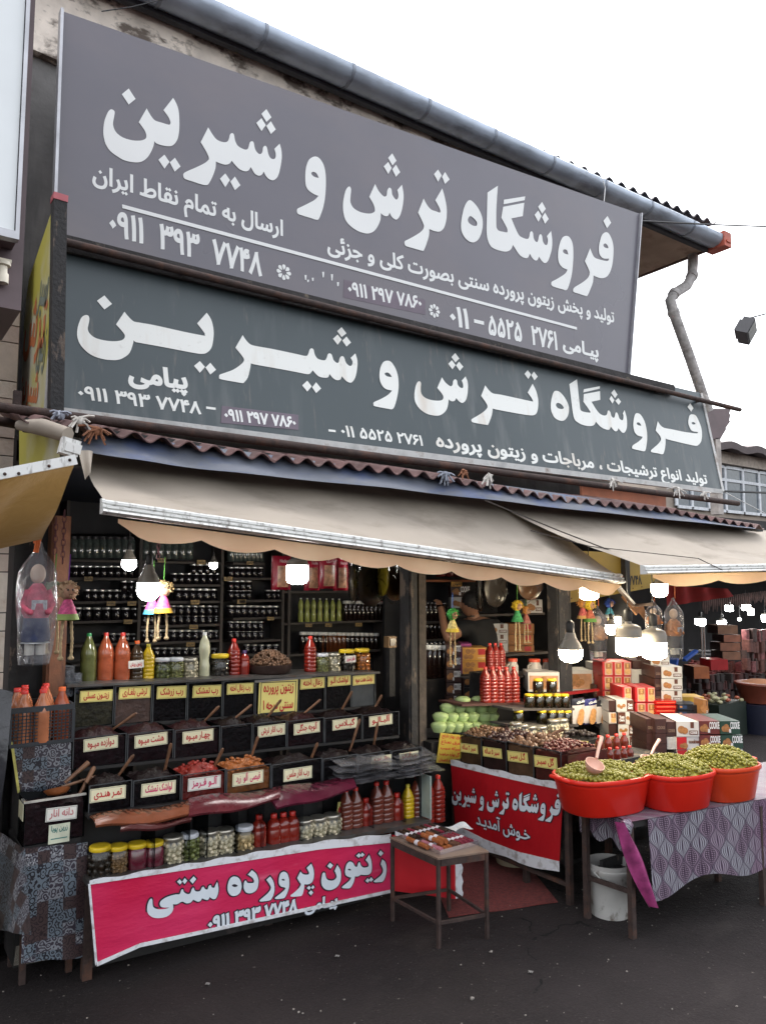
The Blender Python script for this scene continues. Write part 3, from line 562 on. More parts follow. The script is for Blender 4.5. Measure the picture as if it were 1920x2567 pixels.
base = t.mix(st, (.74, .75, .72), (.5, .4, .3)); base = t.mix(t.math('MULTIPLY', t.ramp(t.noise(30, 5), .6, .7), .25), base, (.4, .38, .34)); t.col(base); t.b.inputs['Roughness'].default_value = .5; mWh2 = t.m
q = [L_(122, 1026), L_(1812, 1232), L_(1757, 985), L_(152, 608)]
kid(panel(MB(), LF, q).build('board', mLo, smooth=0), ls)
e = MB(); c = [LF.p(*x) for x in q]
for i, k in ((0, 1), (1, 2), (3, 0)): e.beam(c[i] + LF.N * -.012, c[k] + LF.N * -.012, .03, .036)
kid(e.build('edge_frame', M('frame_white', (.5, .5, .49), .6, var=.3, stain=(.2, .15, .12), sscale=(9, 9, 9)), smooth=0), ls)
mb = MB()
for crop, wds in LO: fill(mb, traced(wds, crop, LF), lambda x, y, k: LF.p(x, y, .003 + k))
kid(mb.build('headline_lettering', mWh2, smooth=0), ls)
mb = MB()
writep(mb, LF, 'پیامی', (321, 955), (471, 974), .125, bold=.05)
writep(mb, LF, '۰۹۱۱ ۳۹۳ ۷۷۴۸', (195, 998), (505, 1038), .088, bold=.03)
writep(mb, LF, '–', (517, 1034), (541, 1037), .1, bold=.03)
writep(mb, LF, '۰۱۱ ۵۵۲۵ ۲۷۶۱', (855, 1092), (1060, 1117), .088, bold=.03)
writep(mb, LF, '–', (824, 1090), (842, 1092), .1, bold=.03)
writep(mb, LF, 'تولید انواع ترشیجات ، مرباجات و زیتون پرورده', (1093, 1118), (1774, 1213), .115, bold=.035)
kid(mb.build('small_lettering', mWh2, smooth=0), ls)
mb = MB(); panel(mb, Frame(LF.p(0, 0, .002), LF.U, LF.V), [L_(553, 1060), L_(748, 1078), L_(748, 1040), L_(556, 1017)], .001); kid(mb.build('sticker', M('sticker_purple', (.12, .09, .12), .4), smooth=0), ls)
mb = MB(); writep(mb, LF, '۰۹۱۱ ۲۹۷ ۷۸۶۰', (562, 1052), (742, 1072), .082, bold=.04, lift=.004); kid(mb.build('sticker_lettering', mWh, smooth=0), ls)
# side face and black post
ss = empty('side_sign', (.69, 3.6, 2.5), 0, 'narrow yellow and pale side sign with orange script left of the green sign', 'sign')
SF = XF(.69)
t = NT('yellow_side_print'); base = t.mix(t.ramp(t.noise(2.2, 3), .42, .58), (.62, .6, .48), (.55, .5, .09)); t.col(base); t.b.inputs['Roughness'].default_value = .5
q = [SF.px(28, 1035), SF.px(112, 1030), SF.px(137, 505), SF.px(72, 700)]
kid(panel(MB(), SF, q).build('board', t.m, smooth=0), ss)
mO = M('orange_script', (.6, .2, .08), .5); mG = M('grey_green_script', (.2, .24, .2), .5)
for px_, py_, w_, h_, tx, mm in ((60, 860, 50, .34, 'ترش', mO), (95, 760, 22, .3, 'سیر', mG), (48, 1000, 46, .22, 'شیرین', mO), (92, 900, 20, .26, 'زیتون', mG)):
    mb = MB(); writep(mb, SF, tx, (px_, py_), (px_ + w_, py_ + w_ * .18), h_, bold=.03); kid(mb.build('script_lettering', mm, smooth=0), ss)
bp = at(140, 1015, Y=3.46); bt = at(148, 508, Y=3.46)
o = empty('sign_post', bp, 0, 'charred black post with red tip left of the green sign', 'post'); kid(MB().beam(bp + Vector((0, 0, -.03)), bt, .055, .06).build('shaft', mBlack, smooth=0), o)
kid(MB().beam(bt, bt + Vector((.001, 0, .03)), .06, .065).build('tip', M('red_cap2', (.5, .12, .14), .5), smooth=0), o)

# ---------------------------------------------------------------- corrugated canopy sheet, tarp, knotted rags
cv = empty('canopy_roof', (3, 3.4, 2.4), 0, 'rusty red corrugated sheets over the shopfront below the green sign', 'canopy')
mCor = M('red_corrugated', (.13, .07, .065), .75, .1, var=.35, scale=7, bump=.2, stain=(.22, .17, .16), sscale=(4, 4, 4))
A0, A1 = at(62, 1052, Y=3.12), at(1912, 1318, Y=3.12)
for s_ in range(5):
    a0, a1 = A0.lerp(A1, s_ / 5 - .004), A0.lerp(A1, (s_ + 1) / 5 + .004); dz = (s_ % 2) * .006
    def cor(u, v):
        p = a0.lerp(a1, u); return (p.x, p.y + .5 * v, p.z + .11 * v + dz + .017 * math.sin(p.x * 2 * math.pi / .115) + .01 * math.sin(p.x * 3.1))
    kid(MB().grid(cor, 110, 2, thick=.006, nrm=(0, 0, 1)).build('corrugated_sheet', mCor), cv)
A0, A1 = at(60, 1065, Y=3.28), at(1905, 1325, Y=3.2)
kid(MB().beam(A0, A1, .05, .05).build('rafter', mBlack, smooth=0), cv)
mTarp = M('blue_grey_tarp', (.085, .095, .12), .6, var=.25, scale=3, bump=.3, bscale=9, stain=(.05, .07, .14), sscale=(2, 2, 6), sth=(.5, .62))
tl = [(205, 1130), (420, 1165), (640, 1190), (960, 1222), (1230, 1253), (1460, 1280), (1700, 1305), (1895, 1325)]
tu = [(205, 1085), (420, 1108), (640, 1135), (960, 1178), (1230, 1212), (1460, 1245), (1700, 1280), (1895, 1322)]
def lerpl(L, u): i = min(int(u * (len(L) - 1)), len(L) - 2); f_ = u * (len(L) - 1) - i; return (L[i][0] + (L[i + 1][0] - L[i][0]) * f_, L[i][1] + (L[i + 1][1] - L[i][1]) * f_)
def tarp(u, v):
    a = at(*lerpl(tl, u), Y=3.08); b = at(*lerpl(tu, u), Y=3.2); p = a.lerp(b, v); return p + Vector((0, .012 * math.sin(u * 40 + v * 3) * (1 - v), 0))
tag(MB().grid(tarp, 90, 6).build('tarpaulin', mTarp), 'blue grey tarpaulin strip hanging under the corrugated sheets', 'tarpaulin')
def rag(px, py, Y, n, L, mat, label, name='rag_knot'):
    c = at(px, py, Y=Y); m = MB()
    for k in range(n):
        d = Vector((random.uniform(-1, 1), random.uniform(-.5, .3), random.uniform(-1.2, .2))).normalized() * L * random.uniform(.35, .75)
        m.tube([c + d * -.3, c + Vector((random.uniform(-.02, .02), -.01, .01)), c + d * .6 + Vector((0, 0, .01)), c + d], .0045, 4)
    m.ball(c, (.02, .015, .02), 7, 4, jit=.4); tag(m.build(name, mat), label, 'rag')
mRag = M('rag_white', (.55, .52, .48), .9, var=.3, scale=40); mRagB = M('rag_blue', (.25, .27, .32), .9, var=.4, scale=40); mRagO = M('rag_orange', (.22, .09, .045), .9, var=.3)
rag(150, 1040, 3.25, 10, .07, mRagB, 'grey frayed rag tied to the pipe under the sign post')
rag(200, 1055, 3.1, 9, .09, mRag, 'white rope knot standing up at the left awning corner')
rag(240, 1080, 3.1, 14, .1, mRagO, 'orange frayed cord tangle at the left awning corner')
rag(1115, 1190, 3.1, 16, .1, mRagB, 'pale blue rag bundle tied above the middle of the awning')
rag(1162, 1185, 3.1, 8, .08, mRagO, 'small brown cord knot between the blue and white rags')
rag(1225, 1195, 3.1, 12, .11, mRag, 'dangling white rag tied above the awning seam')
rag(1535, 1205, 3.2, 12, .1, mRag, 'white frayed cord knot under the script of the green sign')
rag(1700, 1228, 3.3, 14, .12, mRag, 'long white cord tangle under the right end of the green sign')
rag(1765, 1238, 3.3, 10, .09, mRag, 'last white cord knot at the right corner of the green sign')
# small orange-brown board and railings seen between sign and canopy at the right
tag(MB().box(4.35, 5.35, 3.7, 3.72, 2.3, 2.44).build('orange_board', M('orange_brown_board', (.42, .16, .1), .6, var=.15), smooth=0), 'orange brown board showing between green sign and red canopy', 'board')

# ---------------------------------------------------------------- awnings
mAw = M('awning_canvas', (.33, .285, .235), .85, var=.08, scale=2.5, bump=.15, bscale=14, stain=(.235, .2, .16), sscale=(2.2, 6, 6))
t = NT('valance_cloth'); t.col(t.mix(t.ramp(t.noise(5, 4), .35, .65), (.7, .42, .28), (.78, .55, .38))); t.b.inputs['Roughness'].default_value = .9
tr = t.n('BsdfTranslucent'); tr.inputs[0].default_value = (.85, .6, .38, 1); mx = t.n('MixShader'); mx.inputs[0].default_value = .5
t.l(t.b.outputs[0], mx.inputs[1]); t.l(tr.outputs[0], mx.inputs[2]); t.l(mx.outputs[0], t.t.nodes['Material Output'].inputs[0]); mVal = t.m
mBar = M('awning_bar_paint', (.72, .72, .7), .5, 0, var=.05, scale=5, stain=(.2, .18, .16), sscale=(40, 40, 14), sth=(.52, .7))
def bar(mb, a, b, hgt, dep):          # ribbed front rail
    pr = [(0, 0), (.3, 0), (.55, .1), (.55, .26), (.38, .3), (.38, .36), (.72, .42), (.72, .56), (.5, .6), (.5, .66), (.88, .72), (.95, .86), (.6, 1), (0, 1)]
    P = [Vector((0, -q[0] * dep, (1 - q[1]) * hgt)) for q in pr]; n = len(P)
    mb.add([a + p for p in P] + [b + p for p in P], [(i, (i + 1) % n, n + (i + 1) % n, n + i)[::-1] for i in range(n)] + [tuple(range(n)), tuple(range(n, 2 * n))[::-1]]); return mb
def awning(name, label, a, b, ta, tb, hgt, va, vb, vh, ns, yv):
    r = empty(name, (a + b) / 2, 0, label, 'awning')
    def fab(u, v): p = (a + Vector((0, -.0, hgt))).lerp(b + Vector((0, 0, hgt)), u); q = ta.lerp(tb, u); s = p.lerp(q, v); return s + Vector((0, 0, -.035 * math.sin(math.pi * v) + .009 * math.sin(u * 23 + v * 5) * math.sin(math.pi * v) ** .5 + .004 * abs(math.sin(u * 9)) * math.sin(math.pi * v) + .003 * math.sin(u * 61 + v * 11)))
    kid(MB().grid(fab, 60, 10).build('canvas', mAw), r)
    kid(bar(MB(), a, b, hgt, .05).build('front_rail', mBar, smooth=0), r)
    d = (b - a).normalized()
    kid(bar(MB(), a - d * .012, a, hgt * 1.04, .054).build('end_cap', M('cap_white', (.7, .7, .68), .4), smooth=0), r); kid(bar(MB(), b, b + d * .012, hgt * 1.04, .054).build('end_cap', M('cap_white', (.7, .7, .68), .4), smooth=0), r)
    def val(u, v):
        p = va.lerp(vb, u); k = (u * ns) % 1; drop = vh * (.62 + .42 * math.sin(math.pi * k) ** .8)
        e_ = min(1, min(u, 1 - u) * ns * 2.2 + .35)
        return p + Vector((0, yv + .012 * math.sin(u * ns * 5) * (1 - v) + .01, -drop * e_ * (1 - v)))
    kid(MB().grid(val, ns * 8, 5).build('valance', mVal), r)
    return r
a1, b1 = at(258, 1290, Y=2.9), at(1548, 1463, Y=2.9)
awning('awning', 'wide beige awning with ribbed white rail and peach scalloped valance', a1, b1, at(205, 1128, Y=3.3), at(1330, 1262, Y=3.3), .055, at(298, 1300, Y=2.9), at(1560, 1466, Y=2.9), .07, 9, 0)
a2, b2 = at(1608, 1440, Y=2.7), at(2250, 1425, Y=2.7)
awning('awning', 'second beige awning reaching the right edge with low peach valance', a2, b2, at(1222, 1250, Y=3.3), at(2300, 1372, Y=3.3), .05, at(1640, 1441, Y=2.7), at(2250, 1426, Y=2.7), .07, 5, 0)
tag(MB().tube([at(1216, 1254, Y=2.98), at(1400, 1330, Y=2.93), at(1560, 1392, Y=2.86)], .004, 4).tube([at(1330, 1330, Y=2.9), at(1480, 1370, Y=2.75), at(1750, 1400, Y=2.68), at(1812, 1430, Y=2.66)], .003, 4).build('seam_cord', M('cord_dark', (.05, .04, .035), .9)), 'thin dark cord lying across the awning seam', 'cord')
# folded arms under the second awning
arm = M('arm_paint', (.1, .065, .05), .6)
tag(MB().beam(at(1530, 1450, Y=2.9), at(1590, 1518, Y=3.3), .022, .022).beam(at(1590, 1518, Y=3.3), at(1640, 1515, Y=3.0), .02, .02).build('folding_bar', arm, smooth=0), 'brown folding arm under the gap between the awnings', 'awning bar')
# left neighbour: small awning end and loose flap
na = empty('neighbour_awning', at(100, 1185, Y=2.6), 0, 'end of the neighbouring amber awning with screwed white rail', 'awning')
t = NT('amber_canvas'); t.col(t.mix(t.ramp(t.noise(3, 4), .4, .62), (.1, .05, .018), (.17, .105, .045))); t.bump(t.noise(6, 4, dist=1), .5, .03); t.b.inputs['Roughness'].default_value = .7
tr = t.n('BsdfTranslucent'); tr.inputs[0].default_value = (.4, .24, .08, 1); mx = t.n('MixShader'); mx.inputs[0].default_value = .25
t.l(t.b.outputs[0], mx.inputs[1]); t.l(tr.outputs[0], mx.inputs[2]); t.l(mx.outputs[0], t.t.nodes['Material Output'].inputs[0])
A, B, C_, D = at(-200, 1245, Y=2.6), at(188, 1162, Y=2.6), at(105, 1352, Y=3.2), at(-200, 1420, Y=3.2)
kid(MB().grid(lambda u, v: A.lerp(B, u).lerp(D.lerp(C_, u), v) + Vector((0, 0, .02 * math.sin(u * 9 + v * 4) * math.sin(math.pi * v))), 24, 12).build('canvas', t.m), na)
rl = MB(); rl.beam(at(-200, 1228, Y=2.58), at(190, 1152, Y=2.58), .02, .032); kid(rl.build('rail', mBar, smooth=0), na)
for px_, py_ in ((12, 1187), (47, 1186), (123, 1167), (175, 1152)):
    c = at(px_, py_ + 1, Y=2.565); kid(MB().lathe([(.0055, 0), (.004, .003), (0, .004)], 8, T=T(c.x, c.y, c.z, 90)).build('screw', mRust), na)
fl = empty('corner_flap', at(200, 1150, Y=3.0), 0, 'loose beige canvas flap and white bracket hanging at the awning corner', 'awning flap')
f0, f1, f2, f3 = at(195, 1125, Y=3.05), at(232, 1132, Y=3.1), at(226, 1182, Y=3.0), at(214, 1205, Y=2.98)
kid(MB().grid(lambda u, v: f0.lerp(f1, u).lerp(f3.lerp(f2, u), v) + Vector((0, .015 * math.sin(u * 6), 0)), 8, 8).build('flap', mAw), fl)
c = at(175, 1122, Y=2.9); kid(MB().box(-.035, .03, -.02, .02, -.03, .03, T=T(c.x, c.y, c.z, 0, 12, 0)).box(-.02, .035, -.026, -.02, -.02, .015, T=T(c.x, c.y, c.z, 0, 12, 0)).build('bracket', mBar, smooth=0), fl)
f0, f1 = at(47, 1066, Y=3.2), at(170, 1090, Y=3.0); f2, f3 = at(150, 1120, Y=3.0), at(60, 1080, Y=3.2)
kid(MB().tube([f0, f0.lerp(f1, .5) + Vector((0, 0, .01)), f1], [.02, .035, .03], 8).build('rolled_canvas', mAw), fl)
tag(MB().grid(lambda u, v: at(48, 1075, X=.62).lerp(at(150, 1105, X=.66), u).lerp(at(48, 1200, X=.62).lerp(at(150, 1180, X=.66), u), v), 6, 6).build('lower_side_banner', t.m if False else bpy.data.materials['yellow_side_print']), 'faded yellow banner strip below the side sign', 'banner')

# ---------------------------------------------------------------- neighbour on the left: lightbox and stone wall
nb = empty('neighbour_lightbox', (-.4, 2.2, 2.5), 0, 'white lightbox sign in a purple brown metal frame at the left edge', 'sign')
x1 = at(47, 590, Y=2.2).x; mPur = M('purple_brown_metal', (.13, .09, .1), .4, .3, var=.15, scale=3)
z0 = at(45, 592, Y=2.2).z
kid(MB().box(-2, x1 - .0, 2.22, 2.5, z0 - .0, 4.6).build('box_body', mPur, smooth=0), nb)
kid(MB().box(-2, x1 - .012, 2.2, 2.218, z0 + .012, 4.6).build('white_face', M('lightbox_white', (.72, .75, .76), .4, var=.02), smooth=0), nb)
kid(MB().box(-2, x1, 2.19, 2.219, z0 - .012, z0 + .01).box(x1 - .01, x1, 2.19, 2.219, z0 + .01, 4.6).build('silver_trim', M('thin_alu', (.4, .4, .42), .4, .6), smooth=0), nb)
kid(MB().box(-2, x1 + .03, 2.3, 2.62, z0 - .17, 4.6).build('purple_side', M('purple_side_m', (.1, .07, .075), .5, .2), smooth=0), nb)
c = at(4, 680, Y=2.3); sc = empty('wall_camera', c, 0, 'small cream surveillance camera under the white lightbox', 'camera')
kid(MB().lathe([(.02, 0), (.02, .01), (.012, .012), (.012, .03), (.016, .034), (.016, .06), (0, .064)], 12, T=T(c.x, c.y - .02, c.z + .02, 180)).build('housing', M('cream_plastic', (.6, .55, .45), .5)), sc)
kid(MB().box(c.x - .02, c.x + .02, c.y - .03, c.y + .2, c.z + .02, c.z + .028).build('bracket', M('cream_plastic', (.6, .55, .45), .5), smooth=0), sc)
nw = empty('neighbour_wall', (-.3, 3.95, 0), 0, 'pale pinkish stone clad wall of the neighbouring shop', 'wall')
kid(MB().box(-3, .64, 4.0, 4.3, 0, 3.4).build('backing', M('mortar', (.14, .12, .1), .95), smooth=0), nw)
mSt = [M('stone_%s' % n_, c_, .8, var=.1, scale=14, bump=.35, bscale=50, stain=(.4, .33, .27), sscale=(12, 12, 12)) for n_, c_ in (('cream', (.46, .4, .34)), ('pink', (.43, .36, .31)), ('pale', (.5, .45, .39)))]
z = .2; row = 0
while z < 3.3:
    h = .19 if row % 2 == 0 else .085; x = .635
    xs = [x]; x -= .25 + .2 * random.random()
    while x > -.7: xs.append(x); x -= .38 + .3 * random.random()
    xs.append(-.9)
    for i in range(len(xs) - 1):
        dp_ = random.uniform(0, .008); kid(MB().box(xs[i + 1] + .003, xs[i] - .003, 3.975 - dp_, 4.0, z + .003, z + h - .003).build('stone_slab', random.choice(mSt), smooth=0), nw)
    z += h; row += 1

# ---------------------------------------------------------------- far building on the right
fb = empty('far_building', (20, 12, 0), 0, 'beige building with wide grey windows beyond the right end of the green sign', 'building')
mBe = M('beige_plaster', (.36, .3, .25), .9, var=.15, scale=1.2, stain=(.2, .17, .15), sscale=(.7, .7, 2)); mWf = M('window_white', (.6, .62, .65), .5); mGl = M('grey_glass', (.1, .12, .14), .15, spec=.8)
BX = 17.0; FF = YF(12); tp = at(1690, 1112, Y=12).z
kid(MB().box(BX, 32, 12.05, 15, 0, tp + .15).build('wall', mBe, smooth=0), fb)
kid(MB().grid(lambda u, v: (BX - .3 + 15 * u, 11.5 + .6 * v, tp + .12 + .1 * v + .05 * math.sin(u * 70) + .16 * u), 60, 2, thick=.2, nrm=(0, 0, 1)).build('roof_edge', M('far_roof', (.1, .08, .08), .9)), fb)
kid(MB().box(BX - .1, 32, 11.85, 12.05, tp - .35, tp - .02).build('cornice', M('far_cornice', (.4, .34, .29), .9, var=.2), smooth=0), fb)
wz0, wz1, wz2 = at(1700, 1268, Y=12).z, at(1700, 1187, Y=12).z, at(1700, 1152, Y=12).z
wx = [at(px_, 1200, Y=12).x for px_ in (1692, 1731, 1773, 1816, 1860, 1900, 1940)]; wx = [wx[0]] + [w_ for w_ in wx[1:]]
for i in range(6):
    wo = kid(MB().box(wx[i], wx[i + 1], 12.0, 12.05, wz0, wz1 - .03).box(wx[i], wx[i + 1], 12.0, 12.05, wz1 + .03, wz2).build('window', mGl, smooth=0), fb)
    f = MB().box(wx[i] - .05, wx[i] + .05, 11.96, 12.0, wz0, wz2).box(wx[i] + .05, wx[i + 1] - .05, 11.96, 12.0, wz1 - .04, wz1 + .04).box(wx[i] + .05, wx[i + 1] - .05, 11.96, 12.0, wz2 - .05, wz2 + .04).box(wx[i] + .05, wx[i + 1] - .05, 11.96, 12.0, wz0 - .06, wz0 + .02).build('frame', mWf, smooth=0); f.parent = wo
pr = empty('purple_roof', at(1740, 1050, Y=6), 0, 'small brown purple sheet metal roof at the right corner of the green sign', 'roof')
q0 = [at(x, y, Y=6) for x, y in ((1770, 1027), (1832, 1024), (1824, 1062), (1795, 1100), (1785, 1112))]; m = MB()
mR = M('purple_sheet', (.12, .085, .09), .6, var=.2, scale=3)
for i, (ya, yb, xa, xb) in enumerate(((1024, 1038, 1832, 1828), (1038, 1056, 1828, 1825), (1056, 1075, 1825, 1812), (1075, 1102, 1812, 1796))):
    a, b, c, d = at(1755, ya, Y=6), at(xa, ya, Y=6), at(xb, yb, Y=6), at(1755, yb, Y=6); mm = MB(); V_ = Vector((0, .5, 0)); n_ = Vector((0, -.02 * i, 0))
    mm.add([a + n_, b + n_, c + n_, d + n_, a + V_, b + V_, c + V_, d + V_], [(3, 2, 1, 0), (4, 5, 6, 7), (0, 1, 5, 4), (1, 2, 6, 5), (2, 3, 7, 6), (3, 0, 4, 7)]); kid(mm.build('roof_panel', mR, smooth=0), pr)
kid(MB().beam(at(1790, 1100, Y=6), at(1798, 1290, Y=6), .12, .12).build('pole', M('pole_pale', (.4, .36, .33), .7, var=.3), smooth=0), pr)

m = MB(); rr = random.Random(12)
for k in range(260):
    x, y = rr.uniform(.3, 6), rr.uniform(1.6, 3.9); s_ = rr.uniform(.002, .006) * (2 if rr.random() < .08 else 1); m.ball((x, y, s_ * .5), (s_, s_ * .8, s_ * .6), 5, 4, jit=.5)
tag(m.build('loose_grit', M('grit_pale', (.2, .18, .16), .9, var=.5, scale=90)), 'scattered pale grit on the asphalt', 'gravel', kind='stuff')
for px_, py_, lb in ((520, 2470, 'tiny crumpled paper scrap on the asphalt before the banner'), (845, 2400, 'small pale litter scrap near the small table'), (1330, 2440, 'tiny white wrapper scrap in front of the bucket')):
    p = at(px_, py_, Z=.004); tag(MB().grid(lambda u, v: (p.x + .02 * (u - .5), p.y + .014 * (v - .5), p.z + .004 * math.sin(u * 7 + v * 5) + .004), 5, 4).build('paper_scrap', M('scrap_pale', (.16, .15, .14), .8)), lb, 'litter')

# ================================================================ goods: materials
mGlassJ = glassy('jar_glass', (.93, .95, .93), .9, .05, .3)
mAcr = glassy('bin_pane', (.8, .82, .84), .07, .12, .08, haze=.004, hc=(.4, .4, .4), bs=8)
mBag = glassy('clear_bag', (.9, .9, .9), 1, .12, .55, haze=.12, hc=(.8, .8, .8), bump=1, bs=26)
mBagW = glassy('milky_bag', (.85, .85, .88), 1, .2, .5, haze=.26, hc=(.62, .62, .66), bump=.8, bs=22)
mLidY = M('yellow_lid', (.72, .5, .02), .4, var=.05); mLidW = M('white_lid', (.62, .64, .68), .4, var=.04); mLidM = M('tin_lid', (.5, .47, .4), .3, .8, var=.1); mLidK = M('dark_lid', (.1, .1, .11), .25, .7)
mCapR = M('red_cap_plastic', (.6, .03, .02), .35, var=.05); mCapG = M('green_cap', (.02, .22, .06), .4); mCapO = M('orange_cap', (.7, .12, .02), .35); mCapW = M('white_cap', (.7, .7, .68), .4); mCapP = M('purple_cap', (.06, .03, .12), .4)
def liq(n, c, r=.12, v=.12): return M(n, c, r, var=v, scale=14, spec=.7)
mRed = liq('red_sauce', (.21, .017, .01)); mRedB = liq('dark_red_sauce', (.12, .02, .012)); mBrown = liq('brown_red_sauce', (.13, .03, .018)); mJuiceO = liq('orange_juice', (.33, .075, .03), v=.25); mJuiceG = liq('green_brine', (.09, .1, .03), v=.3)
mMilk = liq('milky_drink', (.55, .55, .38)); mLime = liq('lime_juice', (.3, .33, .09)); mYel = liq('yellow_pickle', (.6, .4, .01), .25, .25); mSyrup = liq('dark_syrup', (.012, .006, .005), .06); mAmber = liq('amber_syrup', (.1, .03, .01), .08)
mJam = liq('dark_jam', (.01, .008, .01), .06); mClear = M('clear_bottle_glint', (.06, .075, .07), .08, spec=.9, var=.5, scale=30)
mPaste = M('fruit_paste', (.007, .0025, .003), .38, var=.4, scale=30, bump=.9, bscale=55, spec=.2); mPasteR = M('plum_paste_red', (.25, .02, .012), .3, var=.4, scale=35, bump=.9, bscale=45); mPasteO = M('plum_paste_orange', (.33, .1, .02), .35, var=.35, scale=35, bump=.9, bscale=45)
mPasteD = M('maroon_paste', (.02, .0045, .006), .4, var=.4, scale=30, bump=.8, bscale=45, spec=.2); mOlB = M('olive_brown', (.07, .055, .025), .5, var=.5, scale=40, bump=.8, bscale=50); mPinkP = M('pinkish_pack', (.2, .11, .08), .3, var=.3, scale=14, bump=.6)
mClove = M('garlic_clove', (.62, .54, .38), .45, var=.15, scale=12); mOlive = M('green_olive', (.235, .21, .022), .4, var=.3, scale=50, spec=.4); mPickG = M('pickled_gherkin', (.13, .15, .04), .35, var=.3); mPickO = M('orange_pickle', (.5, .16, .02), .35, var=.2); mMix = M('mixed_pickle', (.5, .36, .18), .45, var=.35, scale=30); mNut = M('hazelnut', (.12, .06, .03), .6, var=.35, scale=20); mDkP = M('dark_pickle', (.03, .02, .012), .3, var=.4)
mCardY = M('card_yellow', (.72, .62, .2), .55, var=.05); mCardC = M('card_cream', (.74, .7, .48), .55, var=.05); mCardW = M('card_white', (.7, .68, .62), .5, var=.04); mInkR = M('ink_red', (.45, .02, .02), .6, var=.05); mInkK = M('ink_black', (.02, .02, .02), .6); mInkM = M('ink_magenta', (.5, .03, .12), .6)
mWoodS = M('spoon_wood', (.17, .08, .04), .55, var=.3, scale=16, bump=.2, stain=(.06, .025, .015), sscale=(20, 20, 20)); mBinEdge = M('bin_edge', (.06, .065, .07), .35, .2, var=.3, scale=20)

# ---------------------------------------------------------------- prototypes
def jar(name, r, h, lid, content, cm, n=14, sq=0, detail=True):
    o = MB().lathe([(r * .93, 0), (r, .006), (r, h * .78), (r * .86, h * .86), (r * .84, h * .88)], n, sq=sq).build(name, mGlassJ, link=False)
    if content == 'liq': f = MB().lathe([(r * .9, .003), (r * .95, .01), (r * .95, h * .76), (r * .8, h * .84)], n, sq=sq)
    else:
        f = MB().lathe([(r * .7, .004), (r * .75, h * .74)], 8); a, b = {'clove': (.011, .016), 'olive': (.014, .017), 'small': (.009, .01), 'slab': (.012, .022)}[content]
        z = .012
        while z < h * .78:
            k = int(2 * math.pi * r * .85 / (a * 1.9))
            for j in range(k):
                t = 2 * math.pi * (j + random.random() * .5) / k; q = r * .80
                f.ball((q * math.cos(t), q * math.sin(t), z + random.uniform(-.004, .004)), (a * random.uniform(.8, 1.1), a * random.uniform(.8, 1.1), b * .75 * random.uniform(.7, 1)), 6, 4, T=None)
            z += b * 1.05
    f.build('filling', cm, o, link=False)['kind'] = 'stuff' if content != 'liq' else 'thing'
    MB().lathe([(r * .88, h * .86), (r * .92, h * .87), (r * .92, h * .97), (r * .86, h), (r * .6, h * .997)], n).build('lid', lid, o, link=False)
    return proto(o)
def simplejar(name, r, h, lid, body):
    return MB().lathe([(r * .93, 0), (r, .004), (r, h * .78), (r * .85, h * .85), (r * .85, h * .86), (r * .9, h * .865), (r * .9, h * .98), (r * .7, h)], 10, ms=[0, 0, 0, 0, 1, 1, 1, 1]).build(name, [body, lid], link=False)
def bottle(name, prof, body, cap, capz, n=14, sq=0, caprh=(.016, .02), glassm=None):
    o = MB().lathe(prof, n, sq=sq).build(name, body, link=False)
    MB().lathe([(caprh[0], capz), (caprh[0], capz + caprh[1] * .9), (caprh[0] * .9, capz + caprh[1])], 10).build('cap', cap, o, link=False)
    return proto(o)
def ribs(r, z0, z1, n, d=.06):
    out = []
    for k in range(n):
        a = z0 + (z1 - z0) * k / n; b = z0 + (z1 - z0) * (k + 1) / n; out += [(r, a), (r, a + (b - a) * .7), (r * (1 - d), a + (b - a) * .85)]
    return out
TALL = [(.038, 0), (.042, .006)] + ribs(.042, .01, .2, 7) + [(.042, .2), (.036, .215), (.026, .24), (.014, .262), (.012, .27)]
SQB = [(.03, 0), (.034, .005), (.034, .03), (.032, .034), (.034, .04), (.034, .12), (.032, .124), (.034, .13), (.03, .148), (.016, .168), (.012, .175)]
COLA = [(.02, 0), (.045, .004), (.05, .03), (.053, .06), (.053, .15), (.0515, .17), (.053, .19), (.053, .215), (.046, .25), (.032, .285), (.018, .315), (.0145, .33)]
WAIST = [(.035, 0), (.04, .01), (.04, .12), (.033, .15), (.034, .18), (.04, .21), (.04, .25), (.032, .29), (.016, .325), (.012, .335)]
bTallR = bottle('ribbed_bottle', TALL, mRed, mCapR, .268, sq=.6); bTallB = bottle('ribbed_bottle', TALL, mBrown, mCapR, .268, sq=.6); bTallY = bottle('ribbed_bottle', TALL, mYel, M('yellow_cap', (.6, .5, .05), .4), .268, sq=.6)
bSq = bottle('sauce_bottle', SQB, mRed, mCapR, .173, sq=.8); bSqP = bottle('sauce_bottle', SQB, mRed, mCapP, .173, sq=.8); bTallK = bottle('ribbed_bottle', TALL, M('oil_dark', (.05, .03, .015), .1, var=.6, scale=40), mCapO, .268, sq=.6)
bColaG = bottle('large_bottle', COLA, mJuiceG, mCapG, .328); bColaO = bottle('large_bottle', COLA, mJuiceO, mCapR, .328); bColaO2 = bottle('large_bottle', COLA, mJuiceO, mCapO, .328); bMilk = bottle('waisted_bottle', WAIST, mMilk, mCapW, .333, caprh=(.015, .022)); bLime = bottle('waisted_bottle', WAIST, mLime, mCapW, .333, caprh=(.014, .018))
jGar = jar('pickle_jar', .042, .125, mLidM, 'clove', mClove); jGarS = jar('garlic_jar', .036, .1, mLidM, 'clove', mClove); jOlv = jar('pickle_jar', .042, .13, mLidW, 'olive', mPickG); jGhe = jar('pickle_jar', .042, .125, mLidW, 'slab', mPickG)
